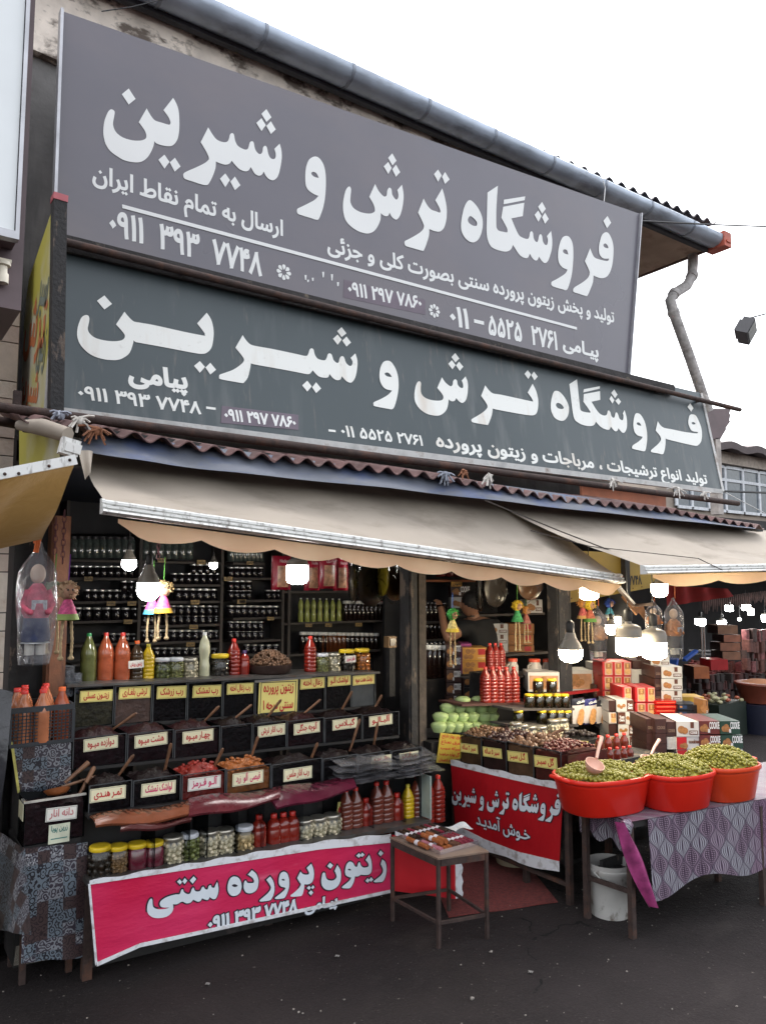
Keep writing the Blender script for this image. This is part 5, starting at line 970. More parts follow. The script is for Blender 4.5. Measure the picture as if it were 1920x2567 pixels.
for x, y in ((.71, 3.72), (.9, 3.72), (.9, 3.9), (.7, 3.92)): kid2(MB().box(x, x + .025, y, y + .025, 0, .574).build('leg', mRust, smooth=0), st_)
kid2(MB().beam((.7, 3.8, .1), (.92, 3.8, .08), .03, .08).build('foot_board', M('bare_board', (.2, .18, .15), .9), smooth=0), st_)
pt_ = empty('pomegranate_bin', (.8, 3.62, .6), 0, 'deep bin of dark pomegranate paste with pale rim on the paisley table', 'bin')
x0, x1, y0, y1, z0, z1 = .682, .93, 3.62, 3.745, .603, .78
kid2(MB().box(x0, x1, y0, y0 + .004, z0, z1).box(x0, x0 + .004, y0 + .004, y1, z0, z1 + .01).box(x1 - .004, x1, y0 + .004, y1, z0, z1 + .01).box(x0, x1, y1, y1 + .004, z0, z1 + .03).build('case', mAcr, smooth=0), pt_)
kid2(MB().box(x0 - .003, x1 + .003, y0 - .004, y0 + .007, z1, z1 + .008).box(x0 - .003, x0 + .007, y0 + .007, y0 + .06, z1, z1 + .008).build('rim', M('rim_pale', (.42, .4, .36), .5, var=.3, scale=30), smooth=0), pt_)
m = MB(); m.box(x0 + .006, x1 - .006, y0 + .006, y1 - .006, z0 + .004, z1 - .03); m.grid(lambda u, v: (x0 + .006 + (x1 - x0 - .012) * u, y0 + .006 + (y1 - y0 - .012) * v, z1 - .028 + .02 * math.sin(math.pi * v) + random.uniform(-.006, .008)), 16, 16)
kid2(m.build('filling', mPasteD), pt_)
card(pt_, YF(3.618), (113, 2062), (191, 2052), (113, 2028), 'دانه انار', mCardW, M('ink_faded', (.5, .2, .2), .6))
card(pt_, YF(3.618), (120, 2118), (173, 2109), (121, 2070), 'زرین پویا\n-', M('leaflet', (.6, .62, .48), .5, var=.15, scale=20), M('ink_green', (.05, .2, .18), .6), border=False, name='leaflet')
for k in range(3): yy = 3.63 + k * .036; kid2(MB().box(x0 - .003, x0 - .001, yy, yy + .026, z1 - .075, z1 - .005).build('side_card', mCardC, smooth=0), pt_)
def ladle(c, hnd, r, m, label):
    e = empty('wooden_ladle', c, 0, label, 'ladle'); d = (hnd - c).normalized()
    q = d.to_track_quat('X', 'Z').to_euler(); mm = MB().lathe([(r * .1, -r * .55), (r * .7, -r * .4), (r, 0), (r * .92, 0), (r * .6, -r * .3), (.001, -r * .42)], 16, T=Matrix.Translation(c) @ Matrix.Rotation(R(-25), 4, 'X'), ex=1.25)
    kid2(mm.build('bowl', m), e); kid2(MB().tube([c + d * r * .9, c.lerp(hnd, .5), hnd], [.007, .009, .012], 6).build('handle', mWoodS), e)
ladle(at(143, 1980, Y=3.67), at(222, 1912, Y=3.7), .045, M('ladle_wood', (.28, .09, .03), .35, var=.3, scale=20), 'round reddish wooden ladle lying in the pomegranate bin')
spoon((196, 2000), (237, 1922), 3.67, 3.7, 'dark stained spoon at the right corner of the pomegranate bin', .022); spoon((180, 1966), (244, 1947), 3.71, 3.74, 'nearly flat brown spoon behind the round ladle', .018)
# cloth covered stand with crate
cs_ = empty('cloth_covered_stand', (.75, 3.7, 0), 0, 'paisley wrapped stand under the bottle crate', 'stand')
a, b, c, d = at(42, 1985, Y=3.765), at(178, 1985, Y=3.765), at(178, 1862, Y=3.765), at(30, 1868, Y=3.765); zt = c.z
kid2(MB().grid(clothf(a, b, c, d, .004), 14, 8).build('front_cloth', mPai), cs_); kid2(MB().box(a.x + .02, b.x - .0, 3.785, 4.03, .05, zt - .01).build('body', mCtr, smooth=0), cs_)
kid2(MB().grid(clothf(at(44, 1990, Y=3.76), at(50, 1985, Y=3.76), at(34, 1866, Y=3.76), at(24, 1850, Y=3.76), 0), 2, 6).build('yellow_edge', M('yellow_edge_m', (.5, .45, .12), .6, var=.4, scale=30)), cs_)
cr = empty('plastic_crate', (.75, 3.64, zt), 0, 'dark grey plastic lattice crate full of juice bottles', 'crate'); mCr = M('crate_grey', (.03, .034, .04), .4, var=.15); X0, X1, Y0_, Y1_, Z0_ = .636, .9, 3.76, 4.03, zt + .004; H = .172
def lattice(p, ux, w, n):
    m = MB(); up = Vector((0, 0, 1)); p = Vector(p); ux = Vector(ux)
    m.beam(p + up * .008, p + ux * w + up * .008, .008, .016); m.beam(p + up * (H - .012), p + ux * w + up * (H - .012), .012, .024)
    for k in range(n + 1): q = p + ux * (w * k / n); m.beam(q + up * .016, q + up * (H - .024), .004 if 0 < k < n else .014, .004 if 0 < k < n else .01)
    for k in range(1, 9): z_ = .016 + (H - .04) * k / 9; m.beam(p + up * z_, p + ux * w + up * z_, .004, .004)
    return m
kid2(lattice((X0, Y0_, Z0_), (1, 0, 0), X1 - X0, 16).build('front_wall', mCr, smooth=0), cr); kid2(lattice((X0, Y1_, Z0_), (1, 0, 0), X1 - X0, 16).build('back_wall', mCr, smooth=0), cr)
kid2(lattice((X0, Y0_ + .01, Z0_), (0, 1, 0), .25, 12).build('side_wall', mCr, smooth=0), cr); kid2(lattice((X1, Y0_ + .01, Z0_), (0, 1, 0), .28, 12).build('side_wall', mCr, smooth=0), cr); kid2(MB().box(X0, X1, Y0_, Y1_, Z0_ - .002, Z0_ + .004).build('floor_plate', mCr, smooth=0), cr)
bCr = bottle('juice_bottle', [(.02, 0), (.038, .004), (.04, .02), (.04, .13), (.036, .16), (.024, .19), (.014, .215), (.013, .222)], M('peach_juice', (.42, .15, .07), .12, var=.2, scale=14), mCapR, .22, n=12, caprh=(.016, .018))
bCr2 = bottle('juice_bottle', [(.02, 0), (.038, .004), (.04, .02), (.04, .13), (.036, .16), (.024, .19), (.014, .215), (.013, .222)], M('orange_red_juice', (.3, .07, .03), .12, var=.2, scale=14), mCapO, .22, n=12, caprh=(.016, .018))
for k, (x, y, pr, lb) in enumerate(((.665, 3.68, bCr, 'front left peach juice bottle in the crate'), (.745, 3.67, bCr, 'front middle peach juice bottle with red cap in the crate'), (.835, 3.69, bCr2, 'orange capped bottle at the right of the crate'), (.65, 3.77, bCr, 'second row peach bottle at the crate left wall'), (.77, 3.76, bCr, 'red capped bottle between the front bottles of the crate'), (.7, 3.86, bCr, 'back left red capped bottle in the crate'), (.8, 3.87, bCr, 'back right red capped bottle in the crate'))):
    place(pr, (x * .95 + .065, y + .12, Z0_ + .006), 0, lb, 'bottle', 'juice bottles in the crate')
mCup = glassy('clear_cup', (.85, .87, .92), .9, .1, .5, haze=.25, hc=(.6, .65, .72), bs=60)
for px_, n_, lb in ((167, 9, 'tall stack of clear plastic cups beside the green bottle'), (186, 6, 'short stack of clear plastic cups behind the counter edge')):
    c = at(px_, 1746, Y=4.12); e = empty('cup_stack', c, 0, lb, 'cups')
    for k in range(n_): kid2(MB().lathe([(.026, 0), (.034, .05), (.036, .052)], 14, T=T(c.x, c.y, c.z + .012 * k)).build('cup', mCup), e)
# dark film wrapped stall at the left edge
tag(MB().grid(lambda u, v: (.3 + .32 * u - .08 * (1 - v), 3.75 - .15 * u + .03 * math.sin(v * 9 + u * 5), .35 + 1.0 * v - .1 * u), 16, 24).build('plastic_sheet', M('black_film', (.025, .025, .03), .25, var=.5, scale=6, bump=1, bscale=9)), 'crumpled black plastic sheet hanging at the far left edge', 'sheet')
# ================================================================ hanging things, left room
def rope(mb, pts, r=.006, m=0):
    P = [Vector(p) for p in pts]; out = []; rr = []
    for i in range(len(P) - 1):
        for k in range(8): out.append(P[i].lerp(P[i + 1], k / 8)); rr.append(r * (1 if k % 2 else .72))
    mb.tube(out + [P[-1]], rr + [r], 6, m)
def doll(px_, py_, Y, hair, dress, skirt, label, s=1, legs=.16, face=(.35, .2, .13), cord=(.1, .3, .05), name='straw_doll'):
    c = at(px_, py_, Y=Y); e = empty(name, c, 0, label, 'doll', 'straw dolls hanging in the shop'); rr = random.Random(int(px_)); mh = M('straw_%s' % hair[0], hair[1], .9, var=.3, scale=50)
    m = MB().ball(c, (.036 * s, .034 * s, .038 * s), 12, 8, jit=.12)
    for k in range(70):
        d = Vector((rr.uniform(-1, 1), rr.uniform(-1, .4), rr.uniform(-.3, 1))).normalized(); m.tube([c + d * .03 * s, c + d * .045 * s + Vector((rr.uniform(-.008, .008), 0, -.004))], .0022 * s, 3, cap=False)
    kid2(m.build('hair', mh), e)
    kid2(MB().ball((c.x, c.y - .016 * s, c.z - .004), (.026 * s, .022 * s, .028 * s), 10, 7).build('face', M('doll_face_%d' % (face[0] * 100), face, .8)), e)
    kid2(MB().ball((c.x - .009 * s, c.y - .037 * s, c.z + .002), .004 * s, 6, 4).ball((c.x + .009 * s, c.y - .037 * s, c.z + .002), .004 * s, 6, 4).build('eye', mInkK), e)
    kid2(MB().lathe([(.012 * s, 0), (.026 * s, -.03 * s), (.036 * s, -.06 * s)], 14, T=T(c.x, c.y, c.z - .032 * s)).build('dress', M('dress_%d_%d' % (dress[0] * 99, dress[1] * 99), dress, .8, var=.5, scale=60)), e)
    kid2(MB().lathe([(.037 * s, 0), (.045 * s, -.022 * s), (.038 * s, -.024 * s)], 14, T=T(c.x, c.y, c.z - .09 * s)).build('skirt_hem', M('hem_%d_%d' % (skirt[0] * 99, skirt[1] * 99), skirt, .8)), e)
    for q in (-1, 1):
        a = Vector((c.x + q * .014 * s, c.y, c.z - .105 * s)); m = MB(); rope(m, [a, a + Vector((q * .008, 0, -legs * .6 * s)), a + Vector((q * .006, 0, -legs * s))], .0065 * s); m.ball(a + Vector((q * .006, 0, -legs * s - .004)), (.012 * s, .01 * s, .009 * s), 8, 5, jit=.2); kid2(m.build('rope_leg', M('rope_beige', (.4, .3, .17), .9, var=.3, scale=60)), e)
    kid2(MB().tube([c + Vector((0, 0, .03)), c + Vector((.004, 0, .16))], .0025, 4).build('hanging_string', M('string_%d' % (cord[1] * 99), cord, .8)), e)
ST = ('straw', (.42, .3, .14)); GR = ('green', (.05, .3, .06)); YE = ('yellow', (.6, .42, .03)); OR = ('orange', (.45, .2, .05))
doll(171, 1480, 3.6, ('sandy', (.38, .25, .15)), (.5, .08, .2), (.25, .35, .1), 'sandy haired straw doll with pink dress beside the wooden post', 1.15, .15, cord=(.15, .02, .3))
doll(136, 1478, 3.68, ('sage', (.2, .24, .15)), (.22, .08, .06), (.2, .08, .05), 'green grey doll half behind the sandy haired doll', 1.0, .17)
doll(410, 1475, 3.85, ST, (.5, .06, .2), (.6, .35, .02), 'straw haired doll with orange hem right of the big left bulb', 1.1, .12)
doll(382, 1484, 3.9, ST, (.45, .06, .25), (.05, .3, .45), 'doll with turquoise hem half hidden behind the big left bulb', 1.0, .14)
doll(1134, 1540, 4.4, GR, (.6, .5, .2), (.6, .45, .05), 'doll with round green hair hanging before the man in black', 1.15, .21, cord=(.05, .15, .5))
doll(1296, 1518, 4.3, YE, (.05, .28, .1), (.04, .25, .08), 'doll with yellow hair and green dress under the wrapped discs', 1.1, .2); doll(1318, 1530, 4.36, OR, (.3, .1, .08), (.3, .12, .1), 'brownish doll beside the yellow haired one', .9, .17)
# big doll in milky bag
def bagged(px_, py0, py1, Y, wpx, label, top, mid, low, chest=None, sh=1):
    a, b = at(px_, py0, Y=Y), at(px_, py1, Y=Y); H_ = a.z - b.z; wd = wpx / 2 * (b - EYE).dot(Vector((math.sin(HD), math.cos(HD), 0))) / FP; e = empty('bagged_doll', b, 0, label, 'doll', 'cloth dolls hanging in plastic bags'); X_, Y_ = b.x, b.y
    def z(t_): return b.z + H_ * t_
    kid2(MB().ball((X_, Y_, z(.74)), (wd * .42, wd * .4, H_ * .085), 12, 8).build('head', M('cloth_head', (.55, .42, .32), .8)), e)
    kid2(MB().lathe([(wd * .25, z(.66) - b.z), (wd * .72, z(.56) - b.z), (wd * .8, z(.42) - b.z), (wd * .6, z(.36) - b.z)], 14, T=T(X_, Y_, b.z)).build('jacket', top), e)
    kid2(MB().lathe([(wd * .66, z(.37) - b.z), (wd * .78, z(.2) - b.z), (wd * .7, z(.17) - b.z)], 14, T=T(X_, Y_, b.z)).build('skirt', mid), e)
    for q in (-1, 1):
        kid2(MB().tube([(X_ + q * wd * .5, Y_ - .01, z(.6)), (X_ + q * wd * .75, Y_ - .02, z(.48)), (X_ + q * wd * .5, Y_ - .05, z(.42))], [wd * .2, wd * .2, wd * .16], 8).ball((X_ + q * wd * .45, Y_ - .055, z(.42)), wd * .17, 8, 5).build('arm', top), e)
        kid2(MB().tube([(X_ + q * wd * .3, Y_, z(.2)), (X_ + q * wd * .3, Y_, z(.06))], wd * .26, 8).build('leg', low), e)
    if chest: kid2(MB().box(X_ - wd * .4, X_ + wd * .4, Y_ - wd * .74, Y_ - wd * .66, z(.44), z(.52)).build('belt_patch', chest, smooth=0), e)
    kid2(MB().lathe([(wd * .72, z(.165) - b.z), (wd * .8, z(.16) - b.z)], 14, T=T(X_, Y_, b.z)).build('white_trim', mWh), e)
    def bg_(u, v):
        t_ = 2 * math.pi * u; r_ = wd * (1.05 * math.sin(math.pi * min(1, .12 + .7 * (1 - v) ** .8)) ** .5 * (1 if v < .78 else max(.12, (1 - v) / .22)) + .07 * math.sin(u * 31 + v * 9))
        return (X_ + r_ * math.cos(t_), Y_ + r_ * .8 * math.sin(t_), b.z - H_ * .02 + H_ * 1.03 * v)
    kid2(MB().grid(bg_, 28, 16).build('plastic_bag', glassy('doll_bag', (.93, .93, .95), .8, .18, .2, haze=.1, hc=(.65, .65, .7), bump=.8, bs=18)), e)
    kid2(MB().tube([a, a + Vector((.0, 0, .12))], .004, 5).build('hook_cord', M('orange_cord', (.55, .12, .03), .6)), e)
bagged(86, 1362, 1660, 3.35, 88, 'large doll in pink and navy clothes inside a milky plastic bag at left', M('pink_cloth', (.5, .09, .14), .8, var=.4, scale=30), M('navy_cloth', (.03, .04, .09), .8), M('white_cloth', (.5, .48, .42), .8), M('silver_cloth', (.4, .4, .42), .5, var=.5, scale=60))
rp_ = MB()
for k in range(3): rope(rp_, [at(98 + k * 5, 1308, Y=3.3), at(93 + k * 5, 1345, Y=3.32), at(86 + k * 4, 1385, Y=3.34)], .005)
tag(rp_.build('orange_rope', M('orange_cord', (.55, .12, .03), .6)), 'bundle of bright orange cord holding the big bagged doll', 'rope')
def chain(px_, py0, py1, Y, label, m=None):
    a, b = at(px_, py0, Y=Y), at(px_, py1, Y=Y); n = int((a.z - b.z) / .028); e = empty('hanging_chain', a, 0, label, 'chain', 'chains hanging from the ceiling')
    mm = MB()
    for k in range(n):
        z_ = a.z - .028 * k; P = [Vector((a.x + (.009 * math.cos(t) if k % 2 else 0), a.y + (0 if k % 2 else .009 * math.cos(t)), z_ - .014 + .019 * math.sin(t))) for t in [i * math.pi / 4 for i in range(9)]]; mm.tube(P, .0028, 4, cap=False)
    o = kid2(mm.build('links', m or M('chain_dark_red', (.07, .015, .02), .6)), e); o['kind'] = 'stuff'
chain(141, 1300, 1400, 3.9, 'dark red chain left of the wooden post top'); chain(162, 1280, 1420, 3.9, 'longer dark red chain in front of the wooden post'); chain(398, 1350, 1404, 4.2, 'short dark chain hanging above the left dolls')

# ================================================================ interior shelves
SY = 6.22; sh = empty('wall_rack', (2.6, SY, 0), 0, 'dark wall rack full of small jam jars at the back of the left room', 'shelves'); mSh = M('rack_wood', (.05, .042, .038), .7, var=.3, scale=8)
def c1(x, y): return (x / 2.584, 1240 + y / 2.584)
def c2(x, y): return (600 + x / 3.308, 1340 + y / 3.308)
def board(p, q, th=.018): a, b = at(*p, Y=SY - .16), at(*q, Y=SY - .16); kid2(MB().box(a.x, b.x, SY - .16, SY + .06, a.z - th, a.z).build('shelf_board', mSh, smooth=0), sh); return a
for (xa, ya, xb) in ((400, 418, 900), (425, 538, 905), (440, 694, 905), (470, 822, 905), (470, 975, 905), (470, 1100, 905), (910, 428, 1432), (1110, 582, 1432), (915, 694, 1432), (915, 852, 1432), (915, 962, 1432), (915, 1065, 1432)): board(c1(xa, ya), c1(xb, ya))
for (xa, ya, xb) in ((-50, 232, 210), (-50, 358, 350), (-50, 545, 352), (-50, 693, 352), (-50, 885, 352), (-50, 1000, 352)): board(c2(xa, ya), c2(xb, ya))
for (xa, ya, xb) in ((370, 735, 1215), (370, 1000, 1215), (370, 470, 900)): board(c2(xa, ya), c2(xb, ya))
for p in (c1(422, 600), c1(905, 600), c1(1436, 600), c2(358, 600), c2(410, 600), c2(1222, 600)):
    a = at(*p, Y=SY - .16); kid2(MB().box(a.x - .012, a.x + .012, SY - .17, SY + .05, 0, 2.34).build('upright', mSh, smooth=0), sh)
JG = 'small dark jam jars on the wall rack'
jS = simplejar('jam_jar', .03, .085, M('tin_lid_bright', (.55, .55, .55), .3, .7), mJam); jB = simplejar('jam_jar', .035, .1, M('tin_lid_bright', (.55, .55, .55), .3, .7), mJam)
jC = simplejar('empty_bottle', .036, .17, mLidK, mClear)
def row(x0, x1, y, st, pr, fn, label, cat, group, Y=SY - .1, skip=()):
    x = x0; k = 0
    while x <= x1:
        if k not in skip: p = at(*fn(x, y), Y=Y); place(pr, p, 0, label, cat, group)
        x += st; k += 1
bays = ['left bay', 'middle bay', 'right bay']
for a in ((435, 890, 533, 46, jS, c1, 0, 'second shelf'), (560, 890, 688, 47, jS, c1, 0, 'third shelf'), (800, 890, 629, 47, jS, c1, 0, 'third shelf, raised pair'), (500, 890, 816, 62, jB, c1, 0, 'fourth shelf'), (680, 890, 970, 46, jS, c1, 0, 'fifth shelf'), (1125, 1425, 576, 47, jS, c1, 1, 'second shelf'), (1250, 1425, 517, 44, jS, c1, 1, 'second shelf, upper layer'), (1150, 1400, 688, 46, jB, c1, 1, 'third shelf'), (930, 1425, 846, 47, jS, c1, 1, 'fourth shelf, lower layer'), (930, 1425, 786, 47, jS, c1, 1, 'fourth shelf, upper layer'), (930, 1425, 956, 47, jB, c1, 1, 'fifth shelf'), (1010, 1425, 1060, 47, jS, c1, 1, 'lowest shelf'),
          (-75, 200, 352, 49, jS, c2, 2, 'second shelf'), (-75, 110, 540, 50, jS, c2, 2, 'third shelf, lower layer'), (-75, 110, 465, 50, jS, c2, 2, 'third shelf, upper layer'), (235, 340, 540, 48, jS, c2, 2, 'third shelf, right end'), (-75, 340, 686, 53, jB, c2, 2, 'fourth shelf'), (-75, 190, 878, 50, jS, c2, 2, 'fifth shelf, lower layer'), (-75, 190, 803, 50, jS, c2, 2, 'fifth shelf, upper layer'), (60, 340, 994, 60, jS, c2, 2, 'lowest shelf')):
    nm_ = '%s, %s of the wall rack' % (a[7], bays[a[6]]); row(a[0], a[1], a[2], a[3], a[4], a[5], 'dark jam jar on the ' + nm_, 'jar', 'jam jars on the ' + nm_)
row(470, 890, 412, 47, jC, c1, 'empty clear bottle on the top shelf, left bay of the wall rack', 'bottle', 'clear empty bottles, top of the left bay'); row(940, 1230, 420, 47, jC, c1, 'empty clear bottle on the top shelf, middle bay of the wall rack', 'bottle', 'clear empty bottles, top of the middle bay'); row(-70, 200, 226, 34, jC, c2, 'empty clear bottle on the top shelf, right bay of the wall rack', 'bottle', 'clear empty bottles, top of the right bay')
for k in range(7):
    p = at(*c2(508 + 53 * k, 728), Y=SY - .08); place(bLime, p, 0, 'greenish yellow lime bottle, number %s from the left of seven' % ('one two three four five six seven'.split()[k]), 'bottle', 'seven lime juice bottles in a row', .62)
bSy = simplejar('syrup_bottle', .03, .2, mCapW, mSyrup); bAm = simplejar('syrup_bottle', .03, .2, mCapW, mAmber)
row(520, 700, 994, 36, bSy, c2, 'dark syrup bottle on the lower shelf behind the red bottle', 'bottle', 'dark syrup bottles on the lower shelf'); row(680, 860, 994, 36, bAm, c2, 'amber syrup bottle on the lower shelf behind the pickle jars', 'bottle', 'amber syrup bottles on the lower shelf'); row(895, 1150, 994, 40, bSy, c2, 'dark syrup bottle on the lower shelf behind the orange pickles', 'bottle', 'dark syrup bottles behind the pickle jars', skip=())
row(880, 1210, 728, 36, bSy, c2, 'dark bottle on the shelf under the hanging discs', 'bottle', 'dark bottles under the hanging discs')
def tagpl(x, y, fn, txt, w=55, n=0):
    a, b = fn(x, y), fn(x + w, y); h_ = 28 / (2.584 if fn is c1 else 3.308)
    o = card(sh, YF(SY - .19), a, b, (a[0], a[1] - h_), txt, M('tag_gold', (.25, .16, .05), .5, var=.2), mInkK, name='shelf_tag', border=False, bold=.02)
for x, y, f_, tx in ((545, 560, c1, 'بالنگ'), (690, 720, c1, 'بنفشه'), (825, 720, c1, 'شقاقل'), (800, 838, c1, 'زنجبیل'), (1275, 452, c1, 'سرکه سیب'), (1450, 560, c1, 'بالنگ'), (1235, 712, c1, 'کام کوات'), (1535, 708, c1, 'شقاقل'), (1225, 872, c1, 'تمشک'), (1205, 985, c1, 'عسل بهار'), (1020, 440, c1, 'سیاه دانه'), (60, 250, c2, 'ازگیل'), (0, 572, c2, 'شقاقل'), (230, 712, c2, 'لیمو'), (545, 768, c2, 'بهار نارنج'), (710, 765, c2, 'آبلیمو'), (960, 762, c2, 'سرکه سیب')): tagpl(x, y, f_, tx)
tx_ = at(984, 1610, Y=4.6); sc_ = empty('display_scale', tx_, 0, 'beige framed scale display on a dark stand left of the door pillar', 'scale'); kid2(MB().box(tx_.x - .035, tx_.x + .035, 4.6, 4.66, tx_.z - .04, tx_.z + .04).build('display_frame', M('terminal_beige', (.22, .13, .06), .5), smooth=0), sc_); kid2(MB().box(tx_.x - .024, tx_.x + .024, 4.592, 4.6, tx_.z - .026, tx_.z + .026).build('screen', M('screen_dark', (.06, .04, .03), .2), smooth=0), sc_); kid2(MB().box(tx_.x - .02, tx_.x + .03, 4.61, 4.65, .9, tx_.z - .04).build('stand', mBlack, smooth=0), sc_)
# hanging biscuit bags
def tri_bag(x0, x1, y0, y1, Y, txt, label, rz=0):
    a, b, c = at(*c2(x0, y1), Y=Y), at(*c2(x1, y1), Y=Y), at(*c2(x0, y0), Y=Y); w_ = b.x - a.x; h_ = c.z - a.z; e = empty('biscuit_bag', a, 0, label, 'packet', 'red biscuit packets hanging in a row')
    kid2(MB().grid(lambda u, v: (a.x + w_ * u, Y - .03 * math.sin(math.pi * u) * math.sin(math.pi * v) ** .5, a.z + h_ * v), 10, 12, thick=.02, nrm=(0, -1, 0)).build('packet', M('packet_red', (.3, .012, .03), .25, var=.1)), e)
    kid2(MB().grid(lambda u, v: (a.x + w_ * (.2 + .62 * u), Y - .0035 - .03 * math.sin(math.pi * (.2 + .62 * u)) * math.sin(math.pi * (.08 + .62 * v)) ** .5, a.z + h_ * (.08 + .62 * v)), 8, 10).build('printed_window', M('packet_print', (.42, .22, .13), .4, var=.5, scale=38)), e)
    m = MB(); fr_ = YF(Y - .036); write(m, fr_, txt, (a.x + w_ * .25, a.z + h_ * .8), (a.x + w_ * .75, a.z + h_ * .8), h_ * .13, bold=.03); kid2(m.build('lettering', M('pale_pink_ink', (.5, .3, .32), .5), smooth=0), e)
for x0, x1, y0, y1, tx, lb in ((275, 425, 175, 460, 'Naderi', 'leftmost red biscuit packet behind the cylinder bulb'), (545, 665, 195, 465, 'Naderi', 'red biscuit packet just right of the cylinder bulb'), (662, 805, 172, 450, 'نادری', 'red biscuit packet with Persian lettering in the middle'), (790, 900, 195, 465, 'Naderi', 'red biscuit packet half behind the wrapped discs')): tri_bag(x0, x1, y0, y1, 4.75 if tx != 'نادری' else 4.68, tx, lb)
tag(MB().box(1.9, 3.0, 4.8, 4.83, 2.0, 2.03).build('hanging_rail', mRust, smooth=0), 'rail from which the red biscuit packets hang', 'rail')
# wrapped fruit leather discs
def disc(cx, cy, rx, ry, Y, m, label, rz=0, tail=1):
    c = at(cx, cy, Y=Y); k = (at(cx + 10, cy, Y=Y) - c).length / 10; kz = (at(cx, cy - 10, Y=Y).z - c.z) / 10; e = empty('wrapped_disc', c, 0, label, 'fruit leather', 'round fruit leather discs wrapped in plastic'); R_ = ry * kz * 1.08
    M0 = Matrix.Translation(c) @ Matrix.Rotation(R(rz), 4, 'Z') @ Matrix.Rotation(R(90), 4, 'X')
    kid2(MB().lathe([(.001, .012), (R_ * .6, .014), (R_ * .97, .008), (R_, 0), (R_ * .97, -.008), (R_ * .6, -.012), (.001, -.012)], 32, T=M0).build('disc', m), e)
    def w_(u, v):
        t_ = 2 * math.pi * u; r_ = R_ * (1.04 + .04 * math.sin(u * 40)) * math.sin(math.pi * (.02 + .96 * v)) ** .6; z_ = (v - .5) * -.06
        p = M0 @ Vector((r_ * math.cos(t_), r_ * math.sin(t_), z_ + .006 * math.sin(t_ * 7 + v * 9))); 
        if math.sin(t_) < -.6: p.z -= R_ * .35 * (-.6 - math.sin(t_)) * tail * (1 + .3 * math.sin(u * 90))
        return p
    kid2(MB().grid(w_, 48, 10).build('plastic_wrap', glassy('disc_wrap', (.95, .95, .93), .4, .14, .06, bump=.35, bs=12)), e)
    kid2(MB().tube([c + Vector((0, 0, R_)), c + Vector((0, 0, R_ + .12))], .004, 4).build('tie', M('cord_dark', (.05, .04, .035), .9)), e)
mD1 = M('leather_black', (.03, .024, .02), .3); mD2 = M('leather_brown', (.1, .05, .025), .3, var=.3); mD3 = M('leather_olive', (.16, .12, .01), .3)
disc(886, 1458, 27, 46, 4.3, mD1, 'leftmost black fruit leather disc seen half edge on', 50); disc(930, 1465, 36, 52, 4.42, mD1, 'big black disc right behind the leftmost one', 15); disc(958, 1450, 9, 42, 4.35, mD3, 'narrow olive disc in the middle of the hanging discs', 75); disc(990, 1455, 32, 48, 4.4, mD2, 'dark brown disc left of the bright bulb', 20); disc(1022, 1462, 14, 46, 4.3, mD3, 'olive yellow disc edge under the bright bulb', 68)
disc(1203, 1478, 20, 44, 4.45, mD1, 'black disc at the left of the right hand trio', 45); disc(1242, 1474, 28, 45, 4.4, mD1, 'middle black disc of the right hand trio', 10); disc(1328, 1460, 46, 42, 4.35, mD2, 'round brown disc facing the street, rightmost of all', 0)

# ================================================================ lamps
mDif = emis('bulb_cool', (1, .98, .95), 24); mDifW = emis('bulb_warm', (1, .86, .62), 24); mHous = M('bulb_housing', (.24, .22, .19), .4, var=.04); mSock = M('lamp_socket', (.02, .02, .02), .5)
def bulb(px_, ytop, ybot, wpx, Y, label, kind='A', warm=False, split=None, cord=.35):
    a = at(px_, ybot, Y=Y); t_ = at(px_, ytop, Y=Y); r = wpx / 2 * (a - EYE).dot(Vector((math.sin(HD), math.cos(HD), 0))) / FP; H_ = t_.z - a.z; sp = H_ * (1 - split) if split else (H_ * .42)
    e = empty('hanging_bulb', a, 0, label, 'light bulb', 'bulbs hanging over the stall'); Q = T(*a); dm = mDifW if warm else mDif
    if kind == 'T':
        kid2(MB().lathe([(.001, 0), (r * .5, H_ * .01), (r * .88, H_ * .07), (r, H_ * .14), (r, sp)], 24, T=Q).build('diffuser', dm), e)
        kid2(MB().lathe([(r * 1.02, sp), (r * 1.02, H_ * .72), (r * .92, H_ * .84), (r * .6, H_ * .9), (r * .28, H_ * .93), (r * .25, H_)], 24, T=Q).build('housing', mHous), e)
    else:
        kid2(MB().lathe([(.001, 0), (r * .5, H_ * .03), (r * .85, H_ * .13), (r, H_ * .27), (r * .98, sp)], 20, T=Q).build('diffuser', dm), e)
        kid2(MB().lathe([(r * .98, sp), (r * .8, sp + (H_ - sp) * .35), (r * .55, sp + (H_ - sp) * .6), (r * .36, H_)], 20, T=Q).build('housing', mHous), e)
        if kind == 'F':
            m = MB()
            for k in range(18): t = k * math.pi / 9; m.tube([(r * math.cos(t), r * math.sin(t), sp), (r * .5 * math.cos(t + .5), r * .5 * math.sin(t + .5), sp + (H_ - sp) * .65)], r * .05, 4, T=Q)
            kid2(m.build('cooling_fins', mHous), e)['kind'] = 'stuff'
    kid2(MB().lathe([(r * .3, 0), (r * .34, r * .1), (r * .34, r * .8), (r * .15, r)], 12, T=T(a.x, a.y, a.z + H_)).build('socket', mSock), e)
    kid2(MB().tube([(a.x, a.y, a.z + H_ + r * .9), (a.x + .003, a.y, a.z + H_ + cord)], .003, 4).build('cord', mSock), e); return e
bulb(371, 1416, 1507, 56, 3.75, 'large bulb hanging nearest the awning between the straw dolls', split=.5); bulb(323, 1378, 1431, 36, 4.3, 'smaller bulb up left of the large left bulb', split=.5); bulb(535, 1395, 1427, 20, 5.3, 'tiny far bulb before the wall rack', split=.5)
